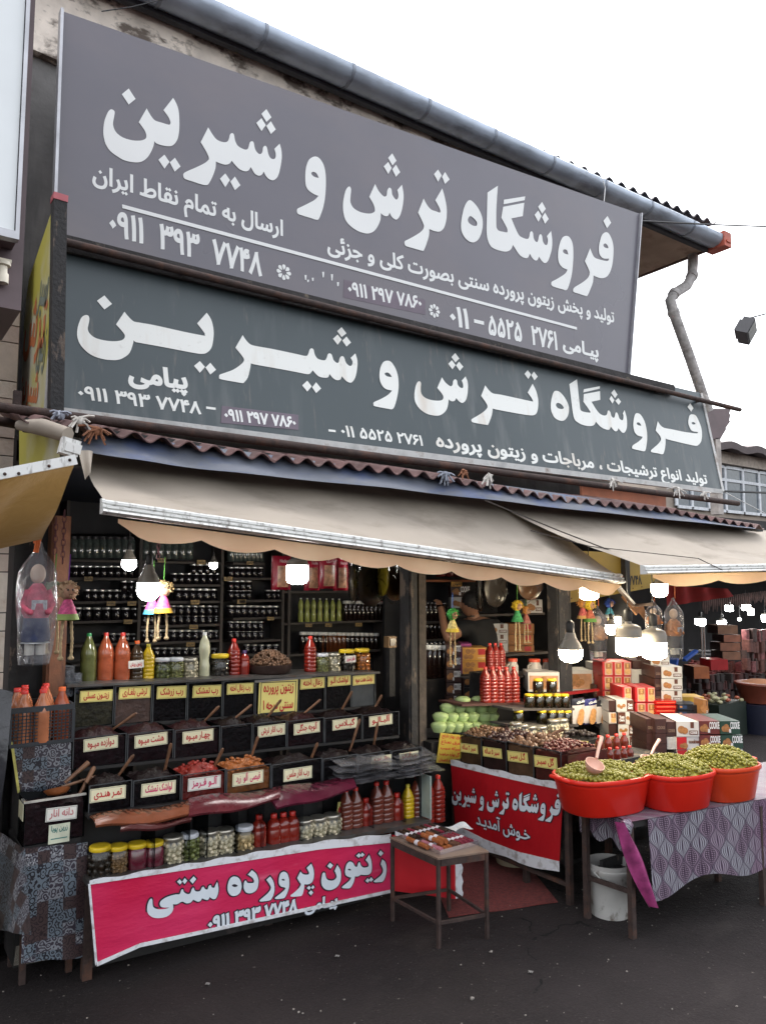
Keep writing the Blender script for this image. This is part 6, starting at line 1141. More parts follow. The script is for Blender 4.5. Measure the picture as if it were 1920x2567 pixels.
bulb(745, 1394, 1465, 53, 3.9, 'big cylinder bulb in front of the red biscuit packets', 'T', split=.34); bulb(859, 1375, 1400, 30, 4.8, 'bulb mostly hidden by the valance above the red packets', split=.6); bulb(1028, 1384, 1434, 30, 4.5, 'bulb behind the olive yellow wrapped disc', split=.45)
bulb(1477, 1445, 1505, 46, 3.4, 'cylinder bulb under the right end of the long awning', 'T', True, split=.42); bulb(1431, 1586, 1662, 60, 3.35, 'finned bulb hanging lowest beside the dark pillar', 'F', True, split=.56)
bulb(1577, 1557, 1646, 63, 3.2, 'left of the two big cylinder bulbs over the cookie boxes', 'T', True, split=.47); bulb(1640, 1569, 1654, 61, 3.15, 'right of the two big cylinder bulbs over the cookie boxes', 'T', True, split=.48)
bulb(1654, 1450, 1498, 40, 3.3, 'round bulb peeking under the second awning', split=.3, warm=True); bulb(1554, 1535, 1573, 25, 4.4, 'small round bulb above the left big cylinder bulb', warm=True, split=.3); bulb(1532, 1552, 1592, 28, 4.3, 'tilted small bulb left of the left big cylinder bulb', warm=True, split=.35); bulb(1533, 1500, 1514, 28, 5, 'flat bulb under the yellow board', warm=True, split=.3)
for px_, a_, b_, w_, lb in ((1828, 1512, 1533, 19, 'far bulb in the dim market, left of the brightest pair'), (1870, 1512, 1530, 20, 'upper bulb of the brightest far pair'), (1882, 1520, 1543, 14, 'lower bulb of the brightest far pair'), (1756, 1545, 1568, 24, 'far bulb beside the steel post'), (1810, 1550, 1575, 21, 'far bulb above the stacked brown cartons'), (1854, 1548, 1556, 8, 'tiny far bulb over the dim market'), (1918, 1535, 1560, 16, 'far bulb cut by the right edge')): bulb(px_, a_, b_, w_, 6.5, lb, 'T', split=.25, cord=.2)

# ================================================================ small table with fruit leather rolls
tb = empty('small_table', (2.54, 3.1, 0), 0, 'small rusty steel table with worn board top in front of the banner', 'table'); ft = [at(*p, Z=0) for p in ((1100, 2378), (1221, 2355), (1125, 2287), (984, 2310))]; zt = .4
tp_ = [Vector((p.x, p.y, zt)) for p in ft]; nm = ('front_left', 'front_right', 'back', 'left')
for i in range(4):
    kid2(MB().beam(ft[i], tp_[i], .016, .016).build('leg', mRust, smooth=0), tb); a, b = ft[i].lerp(tp_[i], .28), ft[(i + 1) % 4].lerp(tp_[(i + 1) % 4], .28); d = (b - a).normalized() * .011; kid2(MB().beam(a + d, b - d, .012, .014).build('stretcher', mRust, smooth=0), tb)
    a, b = tp_[i] - Vector((0, 0, .014)), tp_[(i + 1) % 4] - Vector((0, 0, .014)); d = (b - a).normalized() * .011; kid2(MB().beam(a + d, b - d, .02, .03).build('rail', mRust, smooth=0), tb)
cc = sum(tp_, Vector()) / 4; ex = [cc + (p - cc) * 1.06 for p in tp_]
m = MB(); m.add([p + Vector((0, 0, .003)) for p in ex] + [p + Vector((0, 0, .011)) for p in ex], [(3, 2, 1, 0), (4, 5, 6, 7), (0, 1, 5, 4), (1, 2, 6, 5), (2, 3, 7, 6), (3, 0, 4, 7)]); kid2(m.build('table_top', M('worn_board', (.17, .115, .085), .6, var=.25, scale=9, stain=(.12, .07, .05), sscale=(14, 14, 14)), smooth=0), tb)
TZ = zt + .012; mTray = glassy('clear_tray', (.95, .88, .93), .9, .1, .5, haze=.08, hc=(.7, .5, .6), bs=40)
dirL = (at(1205, 2115, Z=TZ) - at(1130, 2068, Z=TZ)).normalized()
dirL = Vector((tp_[0].x - tp_[3].x, tp_[0].y - tp_[3].y, 0)).normalized(); dirA = Vector((-dirL.y, dirL.x, 0)) * 1
if dirA.x < 0: dirA = -dirA
O0 = tp_[0] - dirL * .02 + dirA * .03; O0.z = TZ                     # near left corner of the table; rolls lie along the long side
cols = {'orange': (.26, .08, .025), 'brown': (.09, .04, .025), 'dark': (.035, .02, .015), 'maroon': (.16, .02, .035), 'pink': (.35, .13, .16)}
def tray(o, L_, W_, label):
    e = empty('clear_tray', o, 0, label, 'tray', 'clear trays of fruit leather rolls'); a = o; b = o - dirL * L_; c = b + dirA * W_; d = o + dirA * W_; up = Vector((0, 0, .022)); m = MB()
    for p, q in ((a, b), (b, c), (c, d), (d, a)): m.add([p, q, q + up, p + up], [(0, 1, 2, 3)])
    m.add([a, b, c, d], [(3, 2, 1, 0)]); kid2(m.build('tray_shell', mTray, smooth=0), e)
def roll(o, L_, col_, label):
    z = Vector((0, 0, .016)); a = o + z; b = o + z - dirL * L_; e = empty('fruit_leather_roll', a, 0, label, 'fruit leather', 'fruit leather rolls in the clear trays')
    kid2(MB().tube([a, b], .0125, 10).build('roll', M('roll_' + col_, cols[col_], .25, var=.2, scale=30)), e); kid2(MB().tube([a.lerp(b, .42), a.lerp(b, .58)], .0132, 10, cap=False).build('paper_band', M('band_paper', (.55, .52, .55), .5, var=.3, scale=90)), e)
tray(O0 + dirL * .0, .17, .25, 'front clear tray of fruit leather rolls'); tray(O0 - dirL * .19, .17, .25, 'rear clear tray of fruit leather rolls')
for j, cs__ in enumerate((['pink', 'orange', 'orange', 'brown', 'brown', 'maroon', 'maroon', 'maroon'], ['dark', 'dark', 'maroon', 'dark', 'brown', 'dark', 'maroon', 'dark'])):
    for k, c_ in enumerate(cs__): roll(O0 - dirL * (.012 + .19 * j) + dirA * (.018 + .0285 * k), .145, c_, '%s fruit leather roll, %s in the %s clear tray' % (c_, ('nearest the left', 'second', 'third', 'fourth', 'fifth', 'sixth', 'seventh', 'last')[k], ('front', 'rear')[j]))
roll(O0 - dirL * .08 - dirA * .012 + Vector((0, 0, .0)), .16, 'orange', 'orange brown roll lying alone at the left edge of the small table')
for k, c_ in enumerate(('orange', 'orange')): roll(O0 - dirL * .03 + dirA * (.035 + .03 * k) + Vector((0, 0, .026)), .15, c_, ('left', 'right')[k] + ' of two orange rolls on top of the front tray')
pc = at(1150, 2074, Z=TZ + .03); tag(MB().grid(lambda u, v: (pc.x + .12 * (u - .5), pc.y + .09 * (v - .5), pc.z + .01 * math.sin(u * 5) * math.cos(v * 4)), 8, 6).build('crumpled_bag', M('white_film', (.55, .56, .58), .3, bump=.8, bscale=40)), 'crumpled white plastic film behind the fruit leather rolls', 'plastic bag')

# ================================================================ doorway carpet, buckets
q = [at(*p, Z=.006) for p in ((1125, 2300), (1398, 2262), (1300, 2140), (1050, 2120))]
tag(MB().grid(lambda u, v: q[0].lerp(q[1], u).lerp(q[3].lerp(q[2], u), v) + Vector((0, 0, .002 * math.sin(u * 9))), 12, 12, thick=.004, nrm=(0, 0, 1)).build('door_mat', M('mat_red', (.13, .025, .022), .95, var=.35, scale=60, bump=.6, bscale=150)), 'dusty dark red mat on the ground at the shop entrance', 'mat')
def bucket(c, r, h, m, label, name='bucket', tall=1.15):
    e = empty(name, c, 0, label, 'bucket'); kid2(MB().lathe([(r * .86, .003), (r * .88, 0), (r, h * .82), (r * 1.05, h * .84), (r * 1.06, h * .9), (r * 1.02, h * .91), (r * 1.05, h), (r * .99, h), (r * .97, h * .8), (r * .84, .01)], 26, T=T(*c)).build('shell', m), e)
    P = [Vector((c.x + r * 1.05 * math.cos(t), c.y - .02 - .05 * math.sin(t) - r * .75, c.z + h * .86 - .1 * math.sin(t))) for t in [math.pi * i / 10 for i in range(11)]]; kid2(MB().tube([Vector((c.x + r * 1.07 * math.cos(math.pi * i / 10), c.y - r * 1.07 * math.sin(math.pi * i / 10), c.z + h * .87 - h * .3 * math.sin(math.pi * i / 10))) for i in range(11)], .003, 5).build('handle', M('handle_pale', (.5, .5, .48), .5)), e); return e
bc = at(1530, 2290, Z=0); bucket(bc, .112, .262, M('dirty_white_bucket', (.42, .41, .39), .5, var=.15, scale=5, stain=(.14, .12, .1), sscale=(14, 14, 9), sth=(.55, .66)), 'dirty white bucket with handle under the olive table')
tag(MB().box(bc.x - .07, bc.x + .09, bc.y - .07, bc.y + .06, .2, .225, T=None).box(bc.x - .05, bc.x + .12, bc.y + .0, bc.y + .02, .225, .27).build('scrap_wood', mBlack, smooth=0), 'dark wood scraps lying in the white bucket', 'wood')
bc2 = at(1268, 2180, Z=0); bc2.x += .12; bc2.y += .05; bucket(Vector((bc2.x, bc2.y, 0)), .125, .24, M('cream_bucket', (.4, .35, .24), .6, var=.2, scale=5, stain=(.15, .11, .06), sscale=(12, 12, 6)), 'cream stained bucket behind the red welcome banner')

# ================================================================ garlic counter with the red banner
GX = 3.27; gc = empty('garlic_counter', (3.45, 3.4, 0), 0, 'dark counter end carrying the garlic bins above the red welcome banner', 'counter'); GY0, GY1 = 2.93, 3.9
kid2(MB().box(GX, 4.3, GY0, GY1, .57, .585).box(GX + .04, 4.25, GY0 + .06, GY1, .18, .2).build('board', mCtr, smooth=0), gc)
for x, y in ((GX, GY0), (GX, GY1 - .03), (3.62, GY0 + .02), (GX + .02, 3.27)): kid2(MB().box(x, x + .03, y, y + .03, 0, .57).build('leg', mRust, smooth=0), gc)
kid2(MB().box(GX + .03, GX + .04, GY0 + .04, GY1 - .03, .2, .55).build('inner_panel', mBlack, smooth=0), gc); kid2(MB().beam((GX + .01, 2.96, .1), (GX + .01, 3.87, .1), .02, .02).build('stretcher', mRust, smooth=0), gc)
kid2(MB().box(3.9, 4.3, GY1 - .5, GY1 + .2, .2, .56).build('inner_box', mBlack, smooth=0), gc)
GF = XF(GX - .002); fils = ['mGB', 'mGD', 'mGR', 'mGM']; gm = [M('garlic_brown', (.16, .08, .035), .4, var=.4, scale=14), M('garlic_purple', (.06, .025, .02), .35, var=.4, scale=14), M('garlic_tan', (.2, .1, .05), .4, var=.4, scale=20), M('garlic_red', (.15, .03, .02), .35, var=.4, scale=20)]
ys = [at(p, 1880, X=GX).y for p in (1152, 1208, 1270, 1338, 1407)]; gl = ['tan garlic cloves at the far end', 'purple garlic heads', 'brown garlic heads with the dark ladle', 'red pickled garlic nearest the street']
gcard = [('سیر ۲ ساله', (1156, 1885), (1199, 1891), (1156, 1863)), ('سیر ۵ ساله', (1212, 1896), (1259, 1903), (1212, 1872)), ('گـل سیـر', (1274, 1908), (1325, 1915), (1274, 1882)), ('گل سیـر', (1341, 1922), (1398, 1931), (1341, 1893))]
for i in range(4):
    yb_, ya_ = ys[i], ys[i + 1]; rr = random.Random(i); e = empty('garlic_bin', (GX, (ya_ + yb_) / 2, .59), 0, 'clear bin of %s on the garlic counter' % gl[i], 'bin', 'clear bins on the garlic counter'); z0, z1 = .59, .77 + .008 * i; X1_ = 3.6
    kid2(MB().box(GX, GX + .004, ya_ + .002, yb_ - .002, z0, z1).box(GX + .004, X1_, ya_ + .002, ya_ + .006, z0, z1).box(GX + .004, X1_, yb_ - .006, yb_ - .002, z0, z1).build('case', mAcr, smooth=0), e); kid2(MB().box(GX - .003, GX - .0002, ya_, ya_ + .006, z0, z1).box(GX - .003, GX - .0002, ya_ + .006, yb_, z1 - .005, z1).build('edge_strip', mBinEdge, smooth=0), e)
    m = MB().box(GX + .007, X1_ - .005, ya_ + .008, yb_ - .008, z0 + .002, z1 - .02); rad = (.011, .017, .017, .009)[i]
    for k in range((170, 70, 80, 240)[i]):
        u, v = rr.random(), rr.random(); m.ball((GX + .012 + (X1_ - GX - .03) * u, ya_ + .012 + (yb_ - ya_ - .024) * v, z1 - .018 + .045 * math.sin(math.pi * min(1, u * .8 + .1)) * rr.uniform(.5, 1)), (rad, rad, rad * .9), 7, 5, jit=.15)
        if i in (1, 2) and k % 3 == 0: p = Vector(m.v[-1]); m.tube([p - Vector((0, 0, .005)), p + Vector((rr.uniform(-.01, .01), rr.uniform(-.01, .01), .022))], .0025, 4)
    kid2(m.build('garlic_heap', gm[i]), e)['kind'] = 'stuff'
    tx, bl, br, tl_ = gcard[i]; card(e, GF, bl, br, tl_, tx, mCardY)
kid2(MB().box(GX + .004, 3.6, GY0 - .004, GY0, .59, .78).build('street_side_pane', M('dark_red_pane', (.05, .02, .018), .2, var=.4, scale=5), smooth=0), gc)
kid2(MB().box(GX - .02, GX + .16, GY0 - .012, GY0 - .004, .565, .6).build('orange_tape', M('orange_tape', (.5, .12, .03), .4), smooth=0), gc)
ladle(at(1330, 1868, X=3.42), at(1412, 1828, X=3.6), .04, M('ladle_dark', (.12, .03, .015), .35, var=.3), 'long dark red wooden ladle curving over the garlic bins')
# red welcome banner
RB = XF(GX - .022); rb_ = empty('red_banner', (GX, 3.4, .35), 0, 'red welcome banner with white Persian shop name under the garlic bins', 'banner')
tq = [(1130, 1914), (1215, 1934), (1320, 1958), (1412, 1976)]; bq = [(1141, 2072), (1215, 2110), (1300, 2142), (1402, 2166)]
def rbf(u, v): a, b = RB.px(*lerpl(tq, u)), RB.px(*lerpl(bq, u)); return RB.p(b[0] + (a[0] - b[0]) * v, b[1] + (a[1] - b[1]) * v, .0)
t = NT('red_banner_print'); t.col(t.mix(t.ramp(t.noise(3, 4), .3, .7), (.33, .006, .012), (.42, .01, .015))); t.b.inputs['Roughness'].default_value = .4; t.bump(t.noise(1, 5, t.mapping((6, 6, 2))), .5, .02)
kid2(MB().grid(rbf, 24, 8).build('cloth', t.m, smooth=0), rb_)
kid2(MB().grid(lambda u, v: Vector(rbf(u, 1)) + Vector((-.002, 0, -.012 + .035 * v + .004 * v * math.sin(u * 30))), 40, 2, thick=.002, nrm=(-1, 0, 0)).build('top_hem', mHem, smooth=0), rb_)
kid2(MB().grid(lambda u, v: Vector(rbf(u, 0)) + Vector((-.002, 0, .012 - .06 * v + .006 * v * math.sin(u * 14))), 40, 2, thick=.002, nrm=(-1, 0, 0)).build('bottom_hem', mHem, smooth=0), rb_)
hl = []
for crop, wds in UP: hl += traced(wds, crop, UF)
hx = [p[0] for o, _ in hl for p in o]; a0, a1 = U_(1100, 700), U_(1500, 800)
A = RB.px(1133, 1982); B = RB.px(1412, 2034); hx0, hx1 = min(hx), max(hx); base0 = U_(300, 300)
hz = [p[1] for o, _ in hl for p in o]; zmid = (min(hz) + max(hz)) / 2; sy = .175 / (max(hz) - min(hz)); sx = (B[0] - A[0]) / (hx1 - hx0)
def mp(p, l): k = (p[0] - hx0) / (hx1 - hx0); return (A[0] + .004 + (p[0] - hx0) * sx * .98, A[1] + (B[1] - A[1]) * k + (p[1] - zmid) * sy)
m1, m2b = MB(), MB()
res = [([mp(p, 0) for p in o], [[mp(p, 0) for p in h] for h in hs_]) for o, hs_ in hl]
fill(m1, [(grow(o if area(o) > 0 else o[::-1], .005), []) for o, _ in res], lambda x, y, k: RB.p(x, y, .0012 + k)); fill(m2b, [(o if area(o) > 0 else o[::-1], [h if area(h) < 0 else h[::-1] for h in hs_]) for o, hs_ in res], lambda x, y, k: RB.p(x, y, .004 + k))
writep(m1, RB, 'خـوش آمدیـد', (1195, 2066), (1330, 2108), .09, bold=.02, grow_=.05, lift=.0025); writep(m2b, RB, 'خـوش آمدیـد', (1195, 2066), (1330, 2108), .09, bold=.02, lift=.004)
kid2(m1.build('lettering_outline', bpy.data.materials['outline_black'], smooth=0), rb_); kid2(m2b.build('lettering', bpy.data.materials['banner_white'], smooth=0), rb_)
# yellow price board, green bowls
YS = YF(4.0); yb = tag(card(None, YS, (1093, 1912), (1152, 1917), (1093, 1836), 'عرق بهار نارنج\nعرق نعناع\nسرکه سیب\nگل بهاره مرغوب\nچای بهاره لاهیجان', M('board_yellow', (.5, .38, .06), .5, var=.06), mInkR, border=False, name='yellow_notice', fill_=.84), 'yellow notice with five lines of red Persian text left of the garlic bins', 'notice')
tag(MB().box(3.2, 3.85, 4.02, 4.4, 0, .68).build('dark_stand', mCtr, smooth=0), 'dark stand under the pile of green bowls', 'stand')
gt = at(1165, 1840, Y=4.05); tag(MB().lathe([(.24, 0), (.27, .012), (.26, .012), (.235, .004)], 24, T=T(3.53, 4.2, .683), ex=1.2, ey=.7).build('round_tray', M('tray_dark', (.06, .06, .065), .3, .4)), 'dark round tray carrying the green bowls', 'tray')
mGB_ = M('pale_green_bowl', (.42, .55, .24), .45, var=.08, scale=10); gb = MB().lathe([(.024, 0), (.034, .02), (.037, .028), (.036, .034), (.026, .042), (.001, .046)], 18).build('green_bowl', mGB_, link=False); MB().lathe([(.03, .02), (.0385, .03), (.038, .038), (.02, .046), (.001, .048)], 18).build('cling_film', glassy('cling', (.97, .97, .95), .5, .12, .08, bump=.6, bs=60), gb, link=False); proto(gb)
for r_, (y_, xs) in enumerate(((1836, (1100, 1122, 1143, 1166, 1190, 1212, 1234)), (1812, (1104, 1130, 1156, 1182, 1210, 1232)), (1790, (1122, 1148, 1176, 1204, 1230)), (1772, (1160, 1200)))):
    for k, x_ in enumerate(xs): p = at(x_, y_ - .02 * (x_ - 1083), Y=4.08 + .03 * r_); place(gb, p, 0, 'pale green plastic bowl under cling film, %s from the left in the %s layer' % (('first', 'second', 'third', 'fourth', 'fifth', 'sixth', 'seventh')[k], ('bottom', 'second', 'third', 'top')[r_]), 'bowl', 'pale green wrapped bowls', 1.5)

# ================================================================ shelves behind the garlic: red bottles, dark honey jars, garlic jars
def ledge(name, a, b, Y, dep, label, m=mSh, th=.015): p, q_ = at(*a, Y=Y), at(*b, Y=Y); return tag(MB().add([(p.x, Y, p.z - th), (q_.x, Y, q_.z - th), (q_.x, Y + dep, q_.z - th), (p.x, Y + dep, p.z - th), (p.x, Y, p.z), (q_.x, Y, q_.z), (q_.x, Y + dep, q_.z), (p.x, Y + dep, p.z)], [(3, 2, 1, 0), (4, 5, 6, 7), (0, 1, 5, 4), (1, 2, 6, 5), (2, 3, 7, 6), (3, 0, 4, 7)]).build(name, m, smooth=0), label, 'shelf')
ledge('plank_shelf', (1158, 1766), (1320, 1762), 4.0, .25, 'dark red plank shelf under the tall red bottles', M('plank_red', (.06, .02, .015), .6))
for k, (x_, y_) in enumerate(((1217, 1762), (1235, 1762), (1252, 1762), (1270, 1763), (1289, 1762))): putpx(bTallR, x_, y_, 4.06, '%s of the five tall dark red bottles on the plank shelf' % ('first', 'second', 'third', 'fourth', 'last')[k], 'bottle', 'tall red bottles on the plank shelf', 91, .29)
for k, x_ in enumerate((1228, 1242, 1256)): putpx(bTallR, x_, 1672 + 12, 4.3, '%s red bottle of the raised row behind' % ('left', 'middle', 'right')[k], 'bottle', 'raised row of red bottles', 72, .29)
tag(MB().box(at(1210, 1700, Y=4.25).x, at(1275, 1700, Y=4.25).x, 4.24, 4.4, .86, at(1240, 1686, Y=4.25).z).build('riser_box', mBlack, smooth=0), 'dark riser under the raised row of red bottles', 'box')
ledge('plank_shelf', (1285, 1777), (1440, 1776), 3.78, .2, 'plank shelf under the upper honey jars'); ledge('plank_shelf', (1280, 1818), (1450, 1817), 3.75, .2, 'plank shelf under the lower honey jars')
hj = [(1349, 1738, 'left of the two topmost dark honey jars', 3.82), (1383, 1738, 'right of the two topmost dark honey jars', 3.82)] + [(x_, 1776, '%s jar of the middle row of dark honey jars' % n_, 3.82) for x_, n_ in ((1327, 'first'), (1350, 'second'), (1373, 'third'), (1394, 'fourth'), (1415, 'last'))] + [(x_, 1817, '%s jar of the lowest row of dark honey jars' % n_, 3.8) for x_, n_ in ((1300, 'leftmost'), (1358, 'second'), (1382, 'third'), (1402, 'fourth'), (1421, 'rightmost'))]
for x_, y_, lb, Y in hj: putpx(jHon, x_, y_, Y, lb, 'jar', 'dark honey jars with yellow lids', 36, .1)
for k, (x_, y_) in enumerate(((1293, 1857), (1310, 1862), (1330, 1866), (1355, 1872), (1388, 1850), (1410, 1848))): putpx(jGarS, x_, y_, 3.68, '%s small garlic jar below the dark honey jars' % ('first', 'second', 'third', 'fourth and biggest', 'fifth', 'sixth')[k], 'jar', 'small garlic jars behind the garlic bins', 46 if k != 3 else 52, .1)
# black garlic heap + card
bh = empty('black_garlic_tray', at(1470, 1850, Y=3.55), 0, 'tray of black aged garlic with yellow card near the red bottles', 'tray'); rr = random.Random(5); m = MB(); A_, B_ = at(1400, 1862, Y=3.6), at(1505, 1850, Y=3.6)
for k in range(150): u = rr.random(); v = rr.random(); p = A_.lerp(B_, u); m.ball((p.x, p.y + .25 * v, p.z + .07 * math.sin(math.pi * u) * math.sin(math.pi * min(1, v + .25)) * rr.uniform(.6, 1)), (.016, .016, .014), 7, 5, jit=.4); 
kid2(m.build('garlic_heap', M('black_garlic', (.02, .013, .012), .5, var=.5, scale=30)), bh)['kind'] = 'stuff'
kid2(MB().box(A_.x, B_.x, 3.59, 3.85, A_.z - .14, B_.z - .0).build('case', mCtr, smooth=0), bh); card(bh, YF(3.585), (1416, 1882), (1471, 1885), (1416, 1855), 'سیر ۲ ساله', mCardY)

# ================================================================ olive table with three red tubs
tA, tB = Vector((3.215, 2.5, .545)), Vector((5.3, 2.15, .545)); tdir = (tB - tA).normalized(); tin = Vector((-tdir.y, tdir.x, 0))
ot = empty('olive_table', tA, 0, 'long table covered with purple patterned oilcloth carrying the olive tubs', 'table')
kid2(MB().add([tA, tB, tB + tin * .62, tA + tin * .33 + Vector((.02, 0, 0)), tA - Vector((0, 0, .03)), tB - Vector((0, 0, .03)), tB + tin * .62 - Vector((0, 0, .03)), tA + tin * .33 - Vector((-.02, 0, .03))], [(0, 1, 2, 3), (7, 6, 5, 4), (0, 4, 5, 1), (1, 5, 6, 2), (2, 6, 7, 3), (3, 7, 4, 0)]).build('table_top', mCtr, smooth=0), ot)
for p in (at(1586, 2353, Z=0), at(1473, 2302, Z=0), at(1800, 2210, Z=0), at(1914, 2270, Z=0)): kid2(MB().beam(p, Vector((p.x, p.y, .515)), .028, .028).build('leg', mRust, smooth=0), ot)
kid2(MB().beam(at(1473, 2200, X=3.24), at(1590, 2240, X=3.24), .02, .02).build('stretcher', mRust, smooth=0), ot)
def ogee():
    t = NT('purple_ogee_cloth'); sx_ = t.n('SeparateXYZ'); g_ = t.n('NewGeometry'); t.l(g_.outputs['Position'], sx_.inputs[0])
    u = t.math('ADD', t.math('MULTIPLY', sx_.outputs[0], 1 / .1), t.math('MULTIPLY', sx_.outputs[1], 1 / .14)); v = t.math('MULTIPLY', sx_.outputs[2], 1 / .13)
    u = t.math('ADD', u, t.math('MULTIPLY', v, .05)); a = t.math('ABSOLUTE', t.math('SUBTRACT', t.math('FRACT', u), .5)); b = t.math('SUBTRACT', t.math('FRACT', v), .5)
    c = t.math('COSINE', t.math('MULTIPLY', b, math.pi)); wA = t.math('ADD', t.math('MULTIPLY', t.math('MULTIPLY', c, c), .5), .0001); inA = t.math('LESS_THAN', a, wA)
    wB = t.math('SUBTRACT', .5002, wA); sA = t.math('DIVIDE', a, wA); sB = t.math('DIVIDE', t.math('SUBTRACT', .5, a), wB)
    s_ = t.math('ADD', t.math('MULTIPLY', sA, inA), t.math('MULTIPLY', sB, t.math('SUBTRACT', 1, inA)))
    stripe = t.math('GREATER_THAN', t.math('FRACT', t.math('MULTIPLY', s_, 4)), .42); edge = t.math('GREATER_THAN', s_, .9)
    cb = t.n('CombineXYZ'); t.l(t.math('FLOOR', t.math('ADD', u, t.math('MULTIPLY', t.math('SUBTRACT', 1, inA), .5))), cb.inputs[0]); t.l(t.math('FLOOR', t.math('ADD', v, t.math('MULTIPLY', t.math('SUBTRACT', 1, inA), .5))), cb.inputs[1]); t.l(inA, cb.inputs[2]); w_ = t.n('TexWhiteNoise'); t.l(cb.outputs[0], w_.inputs['Vector'])
    lc = t.mix(t.ramp(w_.outputs['Value'], .3, .6), (.3, .3, .33), (.25, .19, .24)); dc = t.mix(w_.outputs['Value'], (.035, .022, .042), (.05, .022, .052)); base = t.mix(stripe, dc, lc)
    dots = t.math('MULTIPLY', t.math('GREATER_THAN', w_.outputs['Value'], .62), t.math('MULTIPLY', t.math('LESS_THAN', s_, .6), t.math('GREATER_THAN', t.math('FRACT', t.math('MULTIPLY', v, 14)), .55))); base = t.mix(dots, base, (.03, .02, .035))
    base = t.mix(edge, base, (.035, .022, .045)); base = t.mix(t.math('MULTIPLY', t.ramp(t.noise(2.2, 2, g_.outputs['Position']), .5, .65), .4), base, (.15, .05, .12)); t.col(base); t.b.inputs['Roughness'].default_value = .32; return t.m
mOg = ogee()
def oc(u, v):
    p = tA.lerp(tB, u) + Vector((0, 0, .004)); drop = .36 + .03 * math.sin(u * 20) - .05 * u; return p - tin * (.012 + .02 * (1 - v) * (.6 + .5 * math.sin(u * 26))) + Vector((0, 0, -drop * (1 - v)))
oc_ = empty('patterned_oilcloth', tA, 0, 'purple grey oilcloth with leaf shaped line pattern draped over the olive table', 'tablecloth')
kid2(MB().grid(lambda u, v: oc(.055 + .945 * u, v), 60, 14).build('front_drop', mOg), oc_)
kid2(MB().grid(lambda u, v: (tA + Vector((-.006, 0, 0))).lerp(tA + tin * .36 + Vector((-.006, 0, 0)), u) + Vector((-.008 * math.sin(u * 12) * (1 - v), 0, .004 - (.13 + .02 * math.sin(u * 14)) * (1 - v))), 16, 8).build('side_drop', mOg), oc_)
kid2(MB().grid(lambda u, v: tA.lerp(tB, u) + tin * (-.012 + .6 * v) + Vector((0, 0, .006)), 8, 6).build('top_cover', mOg, smooth=0), oc_)
k0, k1 = at(1555, 2062, Y=2.46), at(1640, 2275, Y=2.46); mMg = M('magenta_cloth', (.3, .05, .16), .35, var=.5, scale=14)
kid2(MB().grid(lambda u, v: k1.lerp(k0, v) + Vector((.06 * (u - .5) * (1 + 1.3 * math.sin(math.pi * (1 - v))), .02 * math.sin(u * 8), .0)), 10, 18).build('twisted_tail', mMg), oc_)
kid2(MB().ball(at(1570, 2075, Y=2.47), (.035, .03, .04), 10, 7, jit=.3).build('knot', mOg), oc_)
mTub = M('tub_red', (.62, .018, .008), .32, var=.04, spec=.5); mTub2 = M('tub_orange_red', (.6, .05, .012), .32, var=.04)
def tub(c, ang, a, b, h, m, label):
    e = empty('red_tub', c, 0, label, 'tub', 'red plastic tubs of olives'); Q = T(c.x, c.y, c.z, 0, 0, ang)
    kid2(MB().lathe([(.8, 0), (.83, .006), (.955, h * .78), (.965, h * .8), (.965, h * .86), (1.0, h * .87), (1.02, h * .93), (1.0, h), (.95, h), (.94, h * .9), (.8, .02)], 48, T=Q, ex=a, ey=b, sq=.45).build('shell', m), e)
    for q_ in (-1, 1):
        kid2(MB().tube([Q @ Vector((q_ * a * .97, -.055, h * .94)), Q @ Vector((q_ * (a * .97 + .035), -.05, h * 1.0)), Q @ Vector((q_ * (a * .97 + .035), .05, h * 1.0)), Q @ Vector((q_ * a * .97, .055, h * .94))], .009, 6).build('handle', m), e)
    return e, Q
tang = math.degrees(math.atan2(tdir.y, tdir.x)); tubs = []
ov = MB().ball((0, 0, 0), (.0098, .0085, .0085), 8, 6).build('olive', mOlive, link=False); TZ2 = .553; cand = []
for k, (px0, py0, wl, lb, mm, hp_) in enumerate(((1565, 2048, .262, 'large oval red tub heaped with olives, nearest the camera', mTub, .042), (1745, 2035, .215, 'middle red tub heaped with olives', mTub, .062), (1868, 2012, .2, 'orange red tub at the right end of the olive table', mTub2, .08))):
    f_ = at(px0, py0, Z=TZ2); b_ = .185; c = f_ + tin * (b_ * .85) ; c.z = TZ2; hh = .183
    e, Q = tub(c, tang, wl, b_, hh, mm, lb); tubs.append((c, Q, wl, b_, hh)); rr = random.Random(k + 20); hm = MB(); n = 0
    def hz_(x, y): r2 = (x / wl) ** 2 + (y / b_) ** 2; return hh - .008 + hp_ * max(0, 1 - r2) ** .8 + .008 * math.sin(x * 40 + y * 30)
    hm.grid(lambda u, v: Q @ Vector((wl * .93 * (u * 2 - 1) * math.sqrt(max(0, 1 - (v * 2 - 1) ** 2 * .5)), b_ * .93 * (v * 2 - 1) * math.sqrt(max(0, 1 - (u * 2 - 1) ** 2 * .5)), hz_(wl * .93 * (u * 2 - 1), b_ * .93 * (v * 2 - 1)) - .012)), 14, 12)
    pts = []; gy = -b_ * .93
    while gy < b_ * .93:
        gx = -wl * .93
        while gx < wl * .93:
            x, y = gx + rr.uniform(-.005, .005), gy + rr.uniform(-.005, .005)
            if (abs(x / wl) ** 2.6 + abs(y / b_) ** 2.6) < .82: pts.append(Q @ Vector((x, y, hz_(x, y) + rr.uniform(-.003, .005))))
            gx += .0158
        gy += .0158
    for p in pts: cand.append(((p - EYE).length, p, k, hm))
    tubs[-1] += (hm, e)
cand.sort(key=lambda a: a[0]); nme = ('large nearest red tub', 'middle red tub', 'right end orange red tub')
